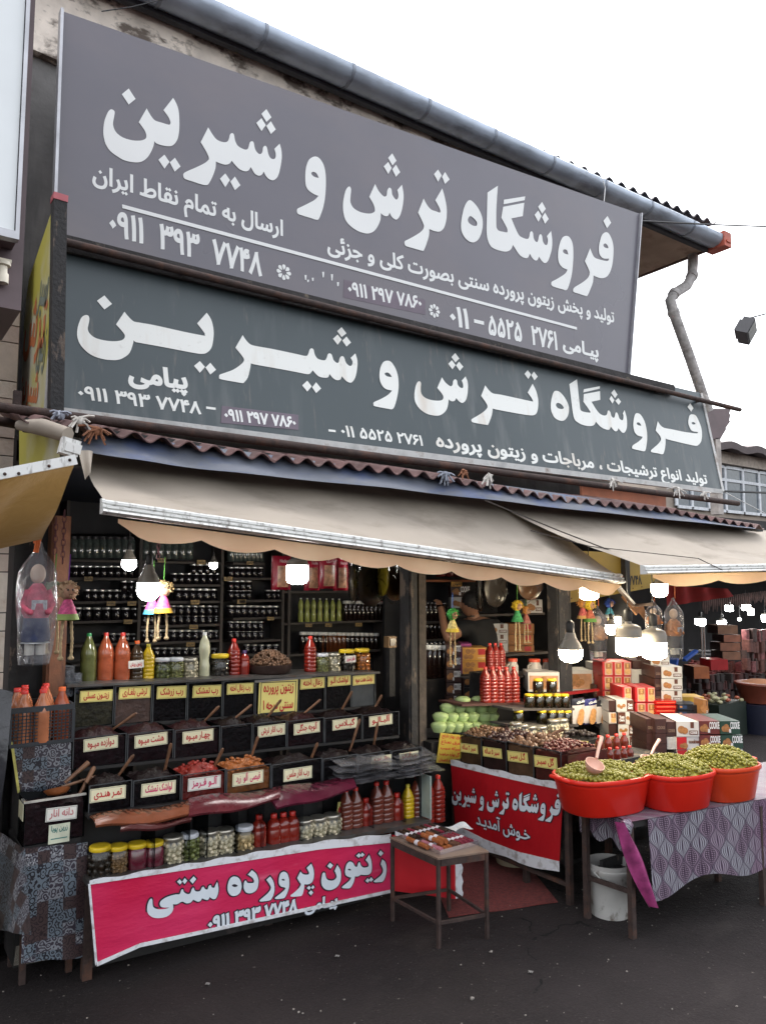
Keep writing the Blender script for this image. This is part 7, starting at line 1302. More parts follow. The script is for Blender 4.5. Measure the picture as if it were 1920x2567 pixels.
for i, (d, p, k, hm) in enumerate(cand):
    if i < 290: place(ov, p, 0, 'single green olive in the heap of the %s' % nme[k], 'olive', 'olives heaped in the ' + nme[k], rot=(random.uniform(-.6, .6), random.uniform(-.6, .6), random.uniform(0, 3)))
    else: hm.ball(p, (.0095, .0085, .0085), 6, 5)
for (c, Q, wl, b_, hh, hm, e), n_ in zip(tubs, nme): tag(hm.build('olive_heap', mOlive), 'heap of green olives filling the ' + n_, 'olives', kind='stuff')
def scoop(p, hnd, label, ang):
    e = empty('scoop', p, 0, label, 'scoop'); mS = M('peach_plastic', (.62, .36, .27), .4, var=.04)
    kid2(MB().lathe([(.001, -.05), (.03, -.046), (.046, -.02), (.05, 0), (.047, 0), (.04, -.02), (.001, -.043)], 20, T=Matrix.Translation(p) @ Matrix.Rotation(R(ang), 4, 'X')).build('bowl', mS), e); kid2(MB().tube([p + (hnd - p).normalized() * .045, p.lerp(hnd, .5) + Vector((0, 0, .008)), hnd], [.008, .009, .012], 6).build('handle', mS), e)
scoop(at(1492, 1915, Y=2.62), at(1508, 1850, Y=2.74), 'left peach plastic scoop standing in the nearest tub', 30); scoop(at(1628, 1900, Y=2.78), at(1652, 1856, Y=2.9), 'right peach plastic scoop half sunk in the olives', 10)

# ================================================================ cartons and packets on the right
mCk = M('cookie_print', (.3, .13, .04), .5, var=.35, scale=60); mCkD = M('cookie_dark', (.1, .03, .015), .5, var=.3, scale=60); mLogo = M('logo_red', (.4, .01, .015), .4)
def disc2(mb, fr, u, v, r, lift, n=12, m=0): mb.add([fr.p(u, v, lift)] + [fr.p(u + r * math.cos(2 * math.pi * k / n), v + r * math.sin(2 * math.pi * k / n), lift) for k in range(n)], [(0, 1 + k, 1 + (k + 1) % n) for k in range(n)], m)
def rect(mb, fr, u0, u1, v0, v1, lift, m=0): mb.add([fr.p(u0, v0, lift), fr.p(u1, v0, lift), fr.p(u1, v1, lift), fr.p(u0, v1, lift)], [(0, 1, 2, 3)], m)
def kidl(o, p): o.parent = p; return o
def carton(x0, x1, y, dep, z0, z1, label, style, body, side, group, cat='carton', rz=0):
    w_, h_ = x1 - x0, z1 - z0; e = empty('carton', (x0, y, z0), rz, label, cat, group); x0, x1, y, z0, z1 = 0, w_, 0, 0, h_; F = Frame((x0, y, z0), (1, 0, 0), (0, 0, 1)); S = Frame((x0, y + dep, z0), (0, -1, 0), (0, 0, 1))
    kidl(MB().box(x0, x1, y, y + dep, z0, z1 - .001).build('box_body', body, smooth=0), e); kidl(MB().add([S.p(0, 0, .001), S.p(dep, 0, .001), S.p(dep, h_, .001), S.p(0, h_, .001)], [(0, 1, 2, 3)]).build('side_print', side, smooth=0), e)
    pic, txt, lg = MB(), MB(), MB(); L = .0012
    if style == 'cookie':
        for k, (u, v, r) in enumerate(((.2, .4, .16), (.3, .55, .13), (.36, .35, .14))): disc2(pic, F, u * w_, v * h_ * 1.05, r * h_ * 1.5, L + k * .0004)
        write(txt, F, 'COOKIE', (.5 * w_, .42 * h_), (.97 * w_, .42 * h_), h_ * .72, bold=.03, lift=.003); rect(lg, F, .42 * w_, .52 * w_, .12 * h_, .4 * h_, .004); mt, ml = mWh, M('tag_white', (.6, .6, .6), .5)
    elif style == 'white':
        for k, (u, v, r) in enumerate(((.22, .45, .2), (.36, .38, .18))): disc2(pic, F, u * w_, v * h_, r * h_ * 1.3, L + k * .0004)
        rect(lg, F, .62 * w_, .78 * w_, .55 * h_, .95 * h_, L); rect(lg, F, .56 * w_, .95 * w_, .12 * h_, .4 * h_, L + .0004); write(txt, F, 'COOKIE', (.6 * w_, .19 * h_), (.91 * w_, .19 * h_), h_ * .22, bold=.03, lift=.003); mt, ml = mWh, mCkD
    elif style == 'white2':
        rect(lg, F, .0, .42 * w_, 0, h_ * .98, L); 
        for k, (u, v, r) in enumerate(((.2, .3, .14), (.34, .3, .2))): disc2(pic, F, u * w_, v * h_, r * h_ * 1.2, L + .001 + k * .0004)
        write(txt, F, 'cookies', (.5 * w_, .5 * h_), (.95 * w_, .5 * h_), h_ * .4, bold=.05, lift=.003); mt, ml = mCkD, mLogo
    elif style == 'red':
        rect(lg, F, .22 * w_, .96 * w_, .05 * h_, .96 * h_, L); rect(pic, F, .3 * w_, .9 * w_, .5 * h_, .9 * h_, L + .0005); disc2(lg, F, .6 * w_, .7 * h_, .0, L); disc2(txt, F, .6 * w_, .3 * h_, .22 * h_, L + .001); rect(txt, F, .52 * w_, .7 * w_, .6 * h_, .85 * h_, L + .0012); mt, ml = M('biscuit_gold', (.55, .32, .12), .5, var=.2, scale=60), M('panel_pale', (.5, .33, .28), .5)
    elif style == 'tutti':
        rect(lg, F, .0, .42 * w_, .02 * h_, .98 * h_, L); write(txt, F, 'Tutti', (.07 * w_, .48 * h_), (.34 * w_, .48 * h_), h_ * .3, bold=.05, lift=.003); write(txt, F, 'Cherry', (.06 * w_, .24 * h_), (.36 * w_, .24 * h_), h_ * .28, bold=.05, lift=.003)
        for k, (u, v, r) in enumerate(((.55, .5, .2), (.7, .38, .19), (.84, .52, .2))): disc2(pic, F, u * w_, v * h_, r * h_ * .8, L + k * .0004)
        mt, ml = mWh, mCkD
    elif style == 'tutti_r':
        rect(lg, F, .6 * w_, w_, .02 * h_, .98 * h_, L); write(txt, F, 'Tutti', (.67 * w_, .48 * h_), (.92 * w_, .48 * h_), h_ * .3, bold=.05, lift=.003); write(txt, F, 'Cherry', (.65 * w_, .24 * h_), (.94 * w_, .24 * h_), h_ * .28, bold=.05, lift=.003)
        for k, (u, v, r) in enumerate(((.14, .5, .2), (.28, .38, .19), (.43, .52, .2))): disc2(pic, F, u * w_, v * h_, r * h_ * .8, L + k * .0004)
        mt, ml = mWh, mCkD
    elif style == 'wafer':
        rect(lg, F, .04 * w_, .96 * w_, .12 * h_, .82 * h_, L)
        for k in range(4): disc2(pic, F, (.35 + .1 * k) * w_, (.35 + .08 * (k % 2)) * h_, .16 * h_, L + .0005 + k * .0003)
        disc2(pic, F, .5 * w_, .62 * h_, .17 * h_, L + .003); mt, ml = mWh, M('wafer_back', (.42, .22, .12), .5, var=.3, scale=12)
    elif style == 'orange':
        for k in range(4): disc2(pic, F, (.14 + .15 * (k % 2) + .04 * k) * w_, (.3 + .42 * (k // 2)) * h_, .2 * h_, L + k * .0004)
        rect(lg, F, .62 * w_, .66 * w_ + .05, .45 * h_, .9 * h_, L); rect(txt, F, .6 * w_, .9 * w_, .2 * h_, .22 * h_, L); mt, ml = mWh, mLogo
    elif style == 'plainred': rect(lg, F, .05 * w_, .95 * w_, .35 * h_, .65 * h_, L); mt, ml = mWh, M('red_print2', (.6, .12, .06), .4)
    elif style == 'night': rect(lg, F, .1 * w_, .6 * w_, .2 * h_, .8 * h_, L); rect(txt, F, .14 * w_, .3 * w_, .4 * h_, .7 * h_, L + .0005); mt, ml = M('orange_text', (.5, .2, .05), .5), M('night_blue', (.02, .04, .1), .3)
    if style == 'plain' and body is bDk and h_ > .08: write(txt, F, 'COOKIE', (.15 * w_, .3 * h_), (.85 * w_, .3 * h_), h_ * .28, bold=.02, lift=.002); kid2_ = kidl(txt.build('lettering', M('tan_ink', (.25, .17, .12), .5), smooth=0), e)
    if style not in ('plain', 'cookie_side'):
        if pic.v: kidl(pic.build('cookie_picture', mCk, smooth=0), e)
        if lg.v: kidl(lg.build('printed_panel', ml, smooth=0), e)
        if txt.v: kidl(txt.build('lettering', mt, smooth=0), e)
    return e
FWD = Vector((math.sin(HD), math.cos(HD), 0))
def cpx(xl, xr, yb, yt, Y, dep, label, style, body, side, group, tilt=random.Random(5), **k):
    D = (at(1600, 1700, Y=Y) - EYE).dot(FWD) if xl > 1390 else (at((xl + xr) / 2, yb, Y=Y) - EYE).dot(FWD)   # stacked square to the lane, facing the corner of the stall
    r = ray(xl, yb); a = EYE + r * (D / r.dot(FWD)); w_ = (xr - xl) * D / FP; r2 = ray(xl, yt); h_ = CZ + r2.z * (D / r2.dot(FWD)) - a.z
    return carton(a.x, a.x + w_, a.y, dep, a.z, a.z + h_, label, style, body, side, group, rz=-HD + R(tilt.uniform(-1.5, 5)), **k)
    a, b = at(xl, yb, Y=Y), at(xr, yb, Y=Y); zt = at(xl, yt, Y=Y).z; return carton(a.x, b.x, Y, dep, a.z, zt, label, style, body, side, group, **k)
bW, bBr, bGn, bRd, bDk, bOr = M('carton_white', (.5, .49, .47), .45, var=.04), M('carton_brown_red', (.11, .018, .015), .4), M('carton_green', (.01, .04, .025), .4), M('carton_red', (.45, .012, .015), .4), M('carton_chocolate', (.04, .015, .012), .4), M('carton_orange', (.5, .24, .04), .45, var=.2)
mSideCh = M('side_chocolate', (.035, .015, .014), .4, var=.3, scale=40); mSideW = M('side_white', (.4, .39, .37), .5, var=.15, scale=50)
def s6(x, y): return 1420 + x / 3.446, 1430 + y / 3.446
def c6(x0, x1, yb, yt, *a, **k): (l, b), (r, t_) = s6(x0, yb), s6(x1, yt); return cpx(l, r, b, t_, *a, **k)
G1 = 'cookie cartons stacked behind the olive tubs'
Y = 3.25
c6(1150, 1335, 1535, 1425, Y, .3, 'brown red cookie carton in the lower layer', 'cookie', bBr, mSideCh, G1); c6(1143, 1328, 1418, 1303, Y, .3, 'brown red cookie carton on top of its twin', 'cookie', bBr, mSideCh, G1); c6(1160, 1340, 1650, 1540, Y, .3, 'brown red cookie carton half sunk behind the olives', 'cookie', bBr, mSideCh, G1)
c6(1340, 1530, 1540, 1425, Y, .3, 'dark green cookie carton of the middle layer', 'cookie', bGn, bGn, G1); c6(1332, 1502, 1418, 1303, Y, .3, 'dark green cookie carton on top at the right end', 'cookie', bGn, bGn, G1); c6(1345, 1530, 1650, 1543, Y, .3, 'lowest dark green cookie carton behind the olives', 'cookie', bGn, bGn, G1)
c6(952, 1140, 1437, 1305, Y, .32, 'white cookie carton with brown logo, topmost of the white stack', 'white', bW, mSideCh, G1); c6(955, 1155, 1550, 1440, Y, .32, 'white carton with red corner and curly cookies lettering', 'white2', bW, mSideW, G1); c6(960, 1160, 1650, 1553, Y, .32, 'white carton with red corner, lowest behind the olives', 'white2', bW, mSideW, G1)
for r_, (yb_, yt_) in enumerate(((1410, 1285), (1500, 1412), (1610, 1502))):
    for c_, (xa, xb) in enumerate(((693, 768), (770, 865))): c6(xa, xb, yb_, yt_, Y + .03 * (1 - c_), .3, 'chocolate brown carton end, %s column, %s layer' % (('left', 'right')[c_], ('top', 'middle', 'bottom')[r_]), 'plain', bDk, mSideCh, G1)
c6(868, 950, 1437, 1310, Y + .005, .3, 'chocolate carton end beside the white cookie carton', 'plain', bDk, mSideCh, G1); c6(870, 953, 1548, 1440, Y + .005, .3, 'white carton end with grey print panel', 'plain', mSideW, mSideW, G1)
cpx(1612, 1870, 2000, 1908, 3.26, .5, 'low dark plinth carrying the cookie cartons', 'plain', mBlack, mBlack, None, cat='plinth')
G2 = 'red biscuit boxes'; Y = 3.95
for r_, (yb_, yt_) in enumerate(((1110, 1040), (1037, 915), (912, 790))):
    for c_, (xa, xb) in enumerate(((312, 400), (402, 480), (482, 558))): c6(xa, xb, yb_, yt_, Y, .25, 'red biscuit box, %s column, %s layer of the far red pile' % (('left', 'middle', 'right')[c_], ('bottom', 'middle', 'top')[r_]), 'red', bRd, bRd, G2)
Y = 3.7
for r_, (yb_, yt_) in enumerate(((1410, 1280), (1277, 1145), (1140, 1010))):
    for c_, (xa, xb) in enumerate(((595, 685), (688, 765))): c6(xa, xb, yb_, yt_, Y, .25, 'red biscuit box, %s column, %s layer of the near red pile' % (('left', 'right')[c_], ('bottom', 'middle', 'top')[r_]), 'red', bRd, bRd, G2)
c6(485, 565, 1125, 1008, Y, .25, 'single red biscuit box left of the near red pile', 'red', bRd, bRd, G2)
for k in range(4): c6(770, 950, 1268 - k * 36, 1236 - k * 36, 3.68, .25, 'flat glossy red box, %s of the four' % ('lowest', 'second', 'third', 'topmost')[k], 'plainred', M('glossy_red', (.5, .012, .01), .2), M('glossy_red', (.5, .012, .01), .2), 'flat red boxes')
G3 = 'tutti cherry cartons'
for k, (xa, xb, yb_, yt_, stl, lb) in enumerate(((432, 580, 1222, 1122, 'tutti_r', 'top of the near column'), (447, 600, 1330, 1226, 'tutti', 'second of the near column'), (449, 600, 1432, 1333, 'tutti_r', 'third of the near column'), (456, 605, 1530, 1436, 'tutti_r', 'lowest of the near column'))): c6(xa, xb, yb_, yt_, 3.62, .25, 'brown and white cherry cookie carton, ' + lb, stl, bW, bDk, G3)
for k in range(4): c6(367, 430, 1222 + k * 102, 1126 + k * 102, 3.63, .25, 'narrow white carton end of rings, %s from the top' % ('first', 'second', 'third', 'fourth')[k], 'red' if k % 2 else 'plain', bW if k % 2 else bDk, bW, G3)
c6(668, 815, 1000, 865, 3.98, .25, 'far cherry cookie carton with wide white panel', 'tutti_r', bW, bDk, G3); c6(560, 660, 975, 855, 3.98, .25, 'white carton end of cherry rings beside the far red pile', 'plain', bW, bW, G3); c6(575, 690, 852, 780, 3.98, .25, 'chocolate carton end on top of the far cherry cartons', 'plain', bDk, bDk, G3)
for k, (yb_, yt_) in enumerate(((1137, 1040), (1037, 937), (934, 832))): c6(822, 1000, yb_, yt_, 3.75, .3, 'white cookie carton, %s of the tall right stack' % ('lowest', 'middle', 'third')[k], 'white', bW, bDk, G1); c6(765, 820, yb_, yt_, 3.76, .3, 'chocolate carton end, %s beside the tall white stack' % ('lowest', 'middle', 'upper')[k], 'plain', bDk, bDk, G1)
c6(728, 890, 828, 735, 3.85, .3, 'white cookie carton topmost, under the right big bulb', 'white', bW, bDk, G1)
for k in range(2): c6(960, 1092, 1268 - k * 58, 1214 - k * 58, 3.66, .2, 'dark blue black box, %s of the left pair' % ('lower', 'upper')[k], 'night', M('box_black', (.012, .012, .016), .3), M('box_black', (.012, .012, .016), .3), 'dark boxes beside the red ones')
c6(1094, 1182, 1262, 1165, 3.66, .2, 'plain black box beside the dark blue pair', 'plain', M('box_black', (.012, .012, .016), .3), M('box_black', (.012, .012, .016), .3), 'dark boxes beside the red ones')
c6(1000, 1185, 1150, 1095, 3.9, .2, 'long yellow box behind the black boxes', 'plain', M('box_yellow', (.5, .3, .03), .4), M('box_yellow', (.5, .3, .03), .4), 'dark boxes beside the red ones'); c6(1184, 1225, 1258, 1120, 3.6, .15, 'upright box with brown oval picture at the end of the row', 'white', M('box_brown2', (.3, .14, .05), .4), M('box_brown2', (.3, .14, .05), .4), 'dark boxes beside the red ones')
c6(-60, 232, 1050, 862, 4.1, .25, 'wide wafer carton with tan picture under the finned bulb', 'wafer', bW, bW, 'wafer cartons'); c6(-330, -65, 1050, 880, 4.12, .25, 'wafer carton behind the dark honey jars', 'wafer', bW, bW, 'wafer cartons'); c6(235, 310, 985, 800, 4.12, .2, 'white box with round chocolate picture left of the red pile', 'white', bW, bW, 'wafer cartons'); c6(236, 318, 1100, 990, 4.05, .2, 'black box under the round chocolate picture box', 'plain', bDk, bDk, 'wafer cartons')
def packet(x0, x1, yb_, yt_, Y, m, txt, label):
    (l, b), (r, t_) = s6(x0, yb_), s6(x1, yt_); a, b2, c = at(l, b, Y=Y), at(r, b, Y=Y), at(l, t_, Y=Y); w_, h_ = b2.x - a.x, c.z - a.z; e = empty('biscuit_packet', a, 0, label, 'packet', 'biscuit packets standing in a row')
    f = lambda u, v: (a.x + w_ * u, Y - .02 * math.sin(math.pi * u) * math.sin(math.pi * v) ** .5, a.z + h_ * v); kid2(MB().grid(f, 8, 10, thick=.01, nrm=(0, -1, 0)).build('packet', m), e)
    kid2(MB().grid(lambda u, v: Vector(f(u, .05 + .7 * v)) + Vector((0, -.002, 0)), 8, 8).build('pale_panel', M('packet_pale', (.55, .5, .48), .35, var=.1, scale=20)), e)
    mm = MB(); F = Frame((a.x, Y - .024, a.z), (1, 0, 0), (0, 0, 1))
    for k in range(3): disc2(mm, F, w_ * (.5 + .05 * (k - 1)), h_ * (.2 + .13 * k), w_ * (.27 - .02 * k), k * .0006)
    kid2(mm.build('biscuit_picture', M('biscuit_print', (.5, .25, .09), .4, var=.3, scale=50), smooth=0), e); mm = MB(); write(mm, F, txt, (w_ * .15, h_ * .86), (w_ * .8, h_ * .86), h_ * .14, bold=.04, lift=.004); kid2(mm.build('lettering', mWh, smooth=0), e)
packet(52, 158, 1345, 1112, 3.9, M('packet_black', (.02, .02, .03), .25), 'نادری', 'left white biscuit packet with black top'); packet(155, 262, 1335, 1118, 3.91, M('packet_blue', (.03, .03, .14), .25), 'نادری', 'middle white biscuit packet with blue top'); packet(258, 365, 1335, 1128, 3.92, M('packet_black', (.02, .02, .03), .25), 'نادری', 'right white biscuit packet with black top')
cpx(1500, 1712, 1960, 1757, 3.97, .5, 'dark platform under the far red biscuit boxes', 'plain', mBlack, mBlack, None, cat='platform'); cpx(1525, 1720, 1960, 1842, 3.68, .4, 'lower dark platform under the near red boxes', 'plain', mBlack, mBlack, None, cat='platform')
tag(MB().box(at(1330, 1740, Y=4.0).x, at(1500, 1740, Y=4.0).x, 3.99, 4.02, at(1400, 1745, Y=4.0).z, at(1400, 1738, Y=4.0).z).build('red_strip', M('strip_red', (.22, .01, .01), .3), smooth=0), 'glossy red shelf strip under the wafer cartons', 'shelf')
# small red bottles by the tubs
bLit = bottle('small_sauce_bottle', [(.02, 0), (.036, .004), (.037, .06), (.03, .085), (.015, .105), (.013, .112)], mRedB, mCapR, .11, caprh=(.017, .018))
for k, (x_, y_) in enumerate(((285, 1560), (360, 1555), (433, 1545), (500, 1535), (378, 1650), (440, 1645), (497, 1640), (548, 1632))): px_, py_ = s6(x_, y_); putpx(bLit, px_, py_, 3.3 if k < 4 else 3.16, '%s small red sauce bottle of the %s row behind the nearest tub' % (('first', 'second', 'third', 'fourth')[k % 4], ('back', 'front')[k // 4]), 'bottle', 'small red sauce bottles behind the tub', 38 if k < 4 else 34, .128)
tag(MB().box(3.75, 4.35, 3.12, 3.5, .2, at(1520, 1908, Y=3.16).z).build('bottle_stand', mBlack, smooth=0), 'dark stand under the small red bottles', 'stand')
# mugs / jerry jars behind
mJug = M('jug_grey', (.38, .35, .32), .4, var=.06)
for k, (x_, w_) in enumerate(((1285, 30), (1340, 38), (1372, 28))):
    c = at(x_, 1690, Y=4.35); r = w_ / 2 * 5.6 / FP; e = empty('plastic_jug', c, 0, '%s grey jug with red lid behind the red bottles' % ('left', 'middle big', 'right small')[k], 'jug', 'grey jugs with red lids'); kid2(MB().lathe([(r, 0), (r * 1.02, .06), (r * .8, .08), (r * .78, .095)], 18, T=T(*c)).build('body', mJug), e); kid2(MB().lathe([(r * .85, .095), (r * .86, .115), (r * .8, .118)], 18, T=T(*c)).build('lid', M('lid_red_orange', (.55, .06, .02), .4), ), e)
    kid2(MB().tube([(c.x - r, c.y - .01, c.z + .02), (c.x - r * 1.5, c.y - .01, c.z + .03), (c.x - r * 1.5, c.y - .01, c.z + .07), (c.x - r * .9, c.y - .01, c.z + .08)], .005, 6).build('handle', mJug), e)
tag(MB().box(3.9, 4.6, 4.3, 4.55, 1.0, at(1330, 1690, Y=4.35).z).build('jug_shelf', mSh, smooth=0), 'dark shelf under the grey jugs', 'shelf')

# ================================================================ right room of the shop
def k3(x, y): return 1000 + x / 3.308, 1340 + y / 3.308
def c3(x0, x1, yb, yt, *a, **k): (l, b), (r, t_) = k3(x0, yb), k3(x1, yt); return cpx(l, r, b, t_, *a, **k)
G4 = 'cartons stacked inside the right room'
for k, (yb_, yt_) in enumerate(((1010, 915), (1120, 1015), (1225, 1125), (1330, 1230), (1430, 1335))): c3(395, 515, yb_, yt_, 4.75, .25, 'plum dark cookie carton, %s from the top of the narrow stack' % ('first', 'second', 'third', 'fourth', 'fifth')[k], 'cookie', bDk, bDk, G4)
for k, (yb_, yt_) in enumerate(((1048, 940), (1158, 1050))): c3(527, 735, yb_, yt_, 4.6, .25, 'orange yellow cookie carton, %s of two' % ('upper', 'lower')[k], 'orange', bOr, M('magenta_side', (.2, .02, .12), .4), G4)
for k, (yb_, yt_) in enumerate(((1270, 1160), (1380, 1273))): c3(540, 690, yb_, yt_, 4.6, .25, 'black cookie carton, %s under the orange ones' % ('first', 'second')[k], 'cookie', M('box_black', (.012, .012, .016), .3), bDk, G4)
c3(510, 600, 930, 905, 4.7, .2, 'flat magenta box on the orange cartons', 'plain', M('magenta_box', (.2, .02, .12), .4), bDk, G4)
for k in range(3):
    c3(735, 905, 826 + k * 88, 740 + k * 88, 5.0, .25, 'white chocolate cookie carton, %s of the wall stack' % ('top', 'second', 'third')[k], 'white', bW, bW, G4); c3(912, 1118, 826 + k * 90, 740 + k * 90, 4.95, .25, 'orange cookie carton, %s of the wall stack' % ('top', 'second', 'third')[k], 'orange', M('carton_orange_dark', (.3, .12, .03), .5, var=.3), bOr, G4)
c3(600, 732, 830, 740, 5.42, .25, 'white carton partly behind the man', 'white', bW, bW, G4); c3(430, 600, 610, 520, 5.5, .25, 'white carton above the head of the man', 'white', bW, bW, G4); c3(430, 590, 515, 425, 5.5, .25, 'dark plum carton with COOKIE lettering above the man', 'cookie', bDk, bDk, G4); c3(1060, 1190, 650, 540, 4.9, .25, 'white carton with red ovals on the upper shelf', 'white', bW, bW, G4)
rs = empty('right_rack', (4.2, 5.6, 0), 0, 'dark shelf rack along the back of the right room', 'shelves')
for (xa, ya, xb, Y) in ((170, 375, 640, 5.55), (600, 665, 1210, 5.1), (170, 725, 420, 5.55), (170, 875, 420, 5.55), (170, 1010, 420, 5.55), (735, 1005, 1250, 4.85)):
    a, b = at(*k3(xa, ya), Y=Y), at(*k3(xb, ya), Y=Y); kid2(MB().box(a.x, min(b.x, 5.55), Y, Y + .25, a.z - .02, a.z).build('shelf_board', M('orange_plank', (.2, .06, .02), .6) if ya == 375 else mSh, smooth=0), rs)
kid2(MB().box(4.15, 5.58, 5.9, 5.93, 0, 2.3).build('back_panel', mDark, smooth=0), rs)
bDk2 = simplejar('dark_bottle', .034, .22, mLidK, mSyrup)
for y_, lb, n_ in ((718, 'tall dark bottle on the upper right room shelf', 6), (868, 'tall dark bottle on the middle right room shelf', 6), (1003, 'tall dark bottle on the lower right room shelf', 6)):
    for k in range(n_): p = at(*k3(195 + 36 * k, y_), Y=5.6); place(bDk2, p, 0, lb, 'bottle', 'dark bottles on the right room shelves', .8)
bRd2 = simplejar('red_jar', .05, .15, mLidM, M('red_preserve', (.07, .015, .015), .15))
for k in range(8): p = at(*k3(345 + 72 * k, 350), Y=5.6); place(bRd2, p, 0, 'dark red preserve jar on the highest shelf of the right room', 'jar', 'dark red jars on the highest shelf')
wb_ = simplejar('dark_bottle', .04, .26, mCapW, mSyrup)
for k in range(5): p = at(*k3(205 + 42 * k, 1190), Y=4.9); place(wb_, p, 0, 'dark bottle with white cap at the doorway, %s from left' % ('first', 'second', 'third', 'fourth', 'fifth')[k], 'bottle', 'dark white capped bottles at the doorway')
tag(MB().box(at(*k3(180, 1190), Y=4.9).x, at(*k3(400, 1190), Y=4.9).x, 4.85, 5.1, 0, at(*k3(300, 1192), Y=4.9).z).build('low_cabinet', mCtr, smooth=0), 'low dark cabinet under the white capped bottles', 'cabinet')
tag(MB().box(at(1178, 1700, Y=4.7).x, at(1300, 1700, Y=4.7).x, 4.58, 5.0, 0, at(1160, 1773, Y=4.6).z).build('dark_cabinet', mCtr, smooth=0), 'dark base under the cartons of the right room', 'cabinet')
tgx = at(*k3(430, 430), Y=5.5); tag(card(None, YF(5.49), k3(432, 432), k3(520, 432), k3(432, 392), 'اخوان', M('tag_amber', (.4, .2, .03), .5), mInkK, border=False, name='amber_tag'), 'small amber tag above the plum carton', 'tag')

# the man in black, seen from behind, reaching to the left shelf
def person():
    S = at(1168, 1560, Y=5.15); e = empty('person', (S.x, 5.15, 0), 0, 'person in a black t-shirt seen from behind, arm raised to the shelf', 'person')
    bx, by = S.x + .14, 5.15; J = {'pel': (bx + .06, by, .92), 'wa': (bx + .05, by, 1.08), 'ch': (bx + .02, by, 1.27), 'nk': (bx - .04, by, 1.41), 'hd': (bx - .09, by - .01, 1.48), 'sl': (bx - .17, by - .02, 1.36), 'el': (bx - .40, by - .05, 1.24), 'wr': (bx - .33, by + .1, 1.46), 'ha': (bx - .31, by + .14, 1.52), 'sr': (bx + .18, by, 1.33), 'er': (bx + .27, by - .0, 1.08), 'hr': (bx + .25, by - .1, .88), 'hl1': (bx - .03, by, .88), 'kl': (bx - .04, by + .02, .48), 'fl': (bx - .04, by, .08), 'tl': (bx - .05, by + .16, .04), 'hr1': (bx + .15, by, .88), 'kr': (bx + .16, by, .48), 'fr': (bx + .16, by - .02, .08), 'tr': (bx + .17, by + .14, .04)}
    rad = dict(pel=.15, wa=.14, ch=.16, nk=.06, hd=.06, sl=.075, el=.045, wr=.03, ha=.035, sr=.075, er=.045, hr=.032, hl1=.09, kl=.06, fl=.04, tl=.035, hr1=.09, kr=.06, fr=.04, tr=.035)
    ed = [('pel', 'wa'), ('wa', 'ch'), ('ch', 'nk'), ('nk', 'hd'), ('ch', 'sl'), ('sl', 'el'), ('el', 'wr'), ('wr', 'ha'), ('ch', 'sr'), ('sr', 'er'), ('er', 'hr'), ('pel', 'hl1'), ('hl1', 'kl'), ('kl', 'fl'), ('fl', 'tl'), ('pel', 'hr1'), ('hr1', 'kr'), ('kr', 'fr'), ('fr', 'tr')]
    def skin(name, keys, mat, k=1., root=None):
        ks = list(keys); me = bpy.data.meshes.new(name); me.from_pydata([J[q] for q in ks], [(ks.index(a), ks.index(b)) for a, b in ed if a in ks and b in ks], []); o = link_obj(name, me); o.modifiers.new('s', 'SKIN')
        for i, q in enumerate(ks): me.skin_vertices[0].data[i].radius = (rad[q] * k, rad[q] * k * (.72 if q in ('ch', 'wa', 'pel') else 1))
        me.skin_vertices[0].data[ks.index(root or ks[0])].use_root = True; sb = o.modifiers.new('b', 'SUBSURF'); sb.levels = sb.render_levels = 2; me.materials.append(mat); dg = bpy.context.evaluated_depsgraph_get(); m2 = bpy.data.meshes.new_from_object(o.evaluated_get(dg)); bpy.data.objects.remove(o)
        m2.polygons.foreach_set('use_smooth', [True] * len(m2.polygons)); return kid2(link_obj(name, m2), e)
    sk = M('skin_tan', (.3, .15, .09), .5, var=.06); skin('body', J.keys(), sk, 1, 'pel'); J['el2'] = tuple(Vector(J['sl']).lerp(Vector(J['el']), .62)); J['er2'] = tuple(Vector(J['sr']).lerp(Vector(J['er']), .6)); rad['el2'] = .062; rad['er2'] = .062
    J['nk2'] = tuple(Vector(J['ch']).lerp(Vector(J['nk']), .62)); rad['nk2'] = .1; ed.extend([('sl', 'el2'), ('sr', 'er2'), ('ch', 'nk2')]); skin('black_t_shirt', ['pel', 'wa', 'ch', 'nk2', 'sl', 'el2', 'sr', 'er2'], M('shirt_black', (.008, .008, .009), .8), 1.27, 'pel'); skin('trousers', ['pel', 'hl1', 'kl', 'fl', 'hr1', 'kr', 'fr'], M('trousers_dark', (.012, .012, .016), .8), 1.14, 'pel')
    hc = Vector(J['hd']) + Vector((-.01, 0, .06)); kid2(MB().ball(hc, (.075, .092, .11), 16, 12).ball(hc + Vector((-.06, .05, -.01)), (.018, .014, .03), 8, 6).ball(hc + Vector((.072, .005, -.015)), (.012, .02, .03), 8, 6).build('head', sk), e)
    kid2(MB().ball(hc + Vector((.006, -.012, .022)), (.083, .098, .1), 16, 12).build('hair', M('hair_black', (.008, .007, .007), .6, bump=.6, bscale=120)), e)
    h0 = Vector(J['ha'])
    for k in range(5): a = h0 + Vector((-.02 + .012 * k, .02, .015)); kid2(MB().tube([a, a + Vector((-.004, .015, .03)), a + Vector((-.006, .04, .045 - .004 * abs(k - 2)))], [.009, .008, .006], 6).build('finger', sk), e)
person()

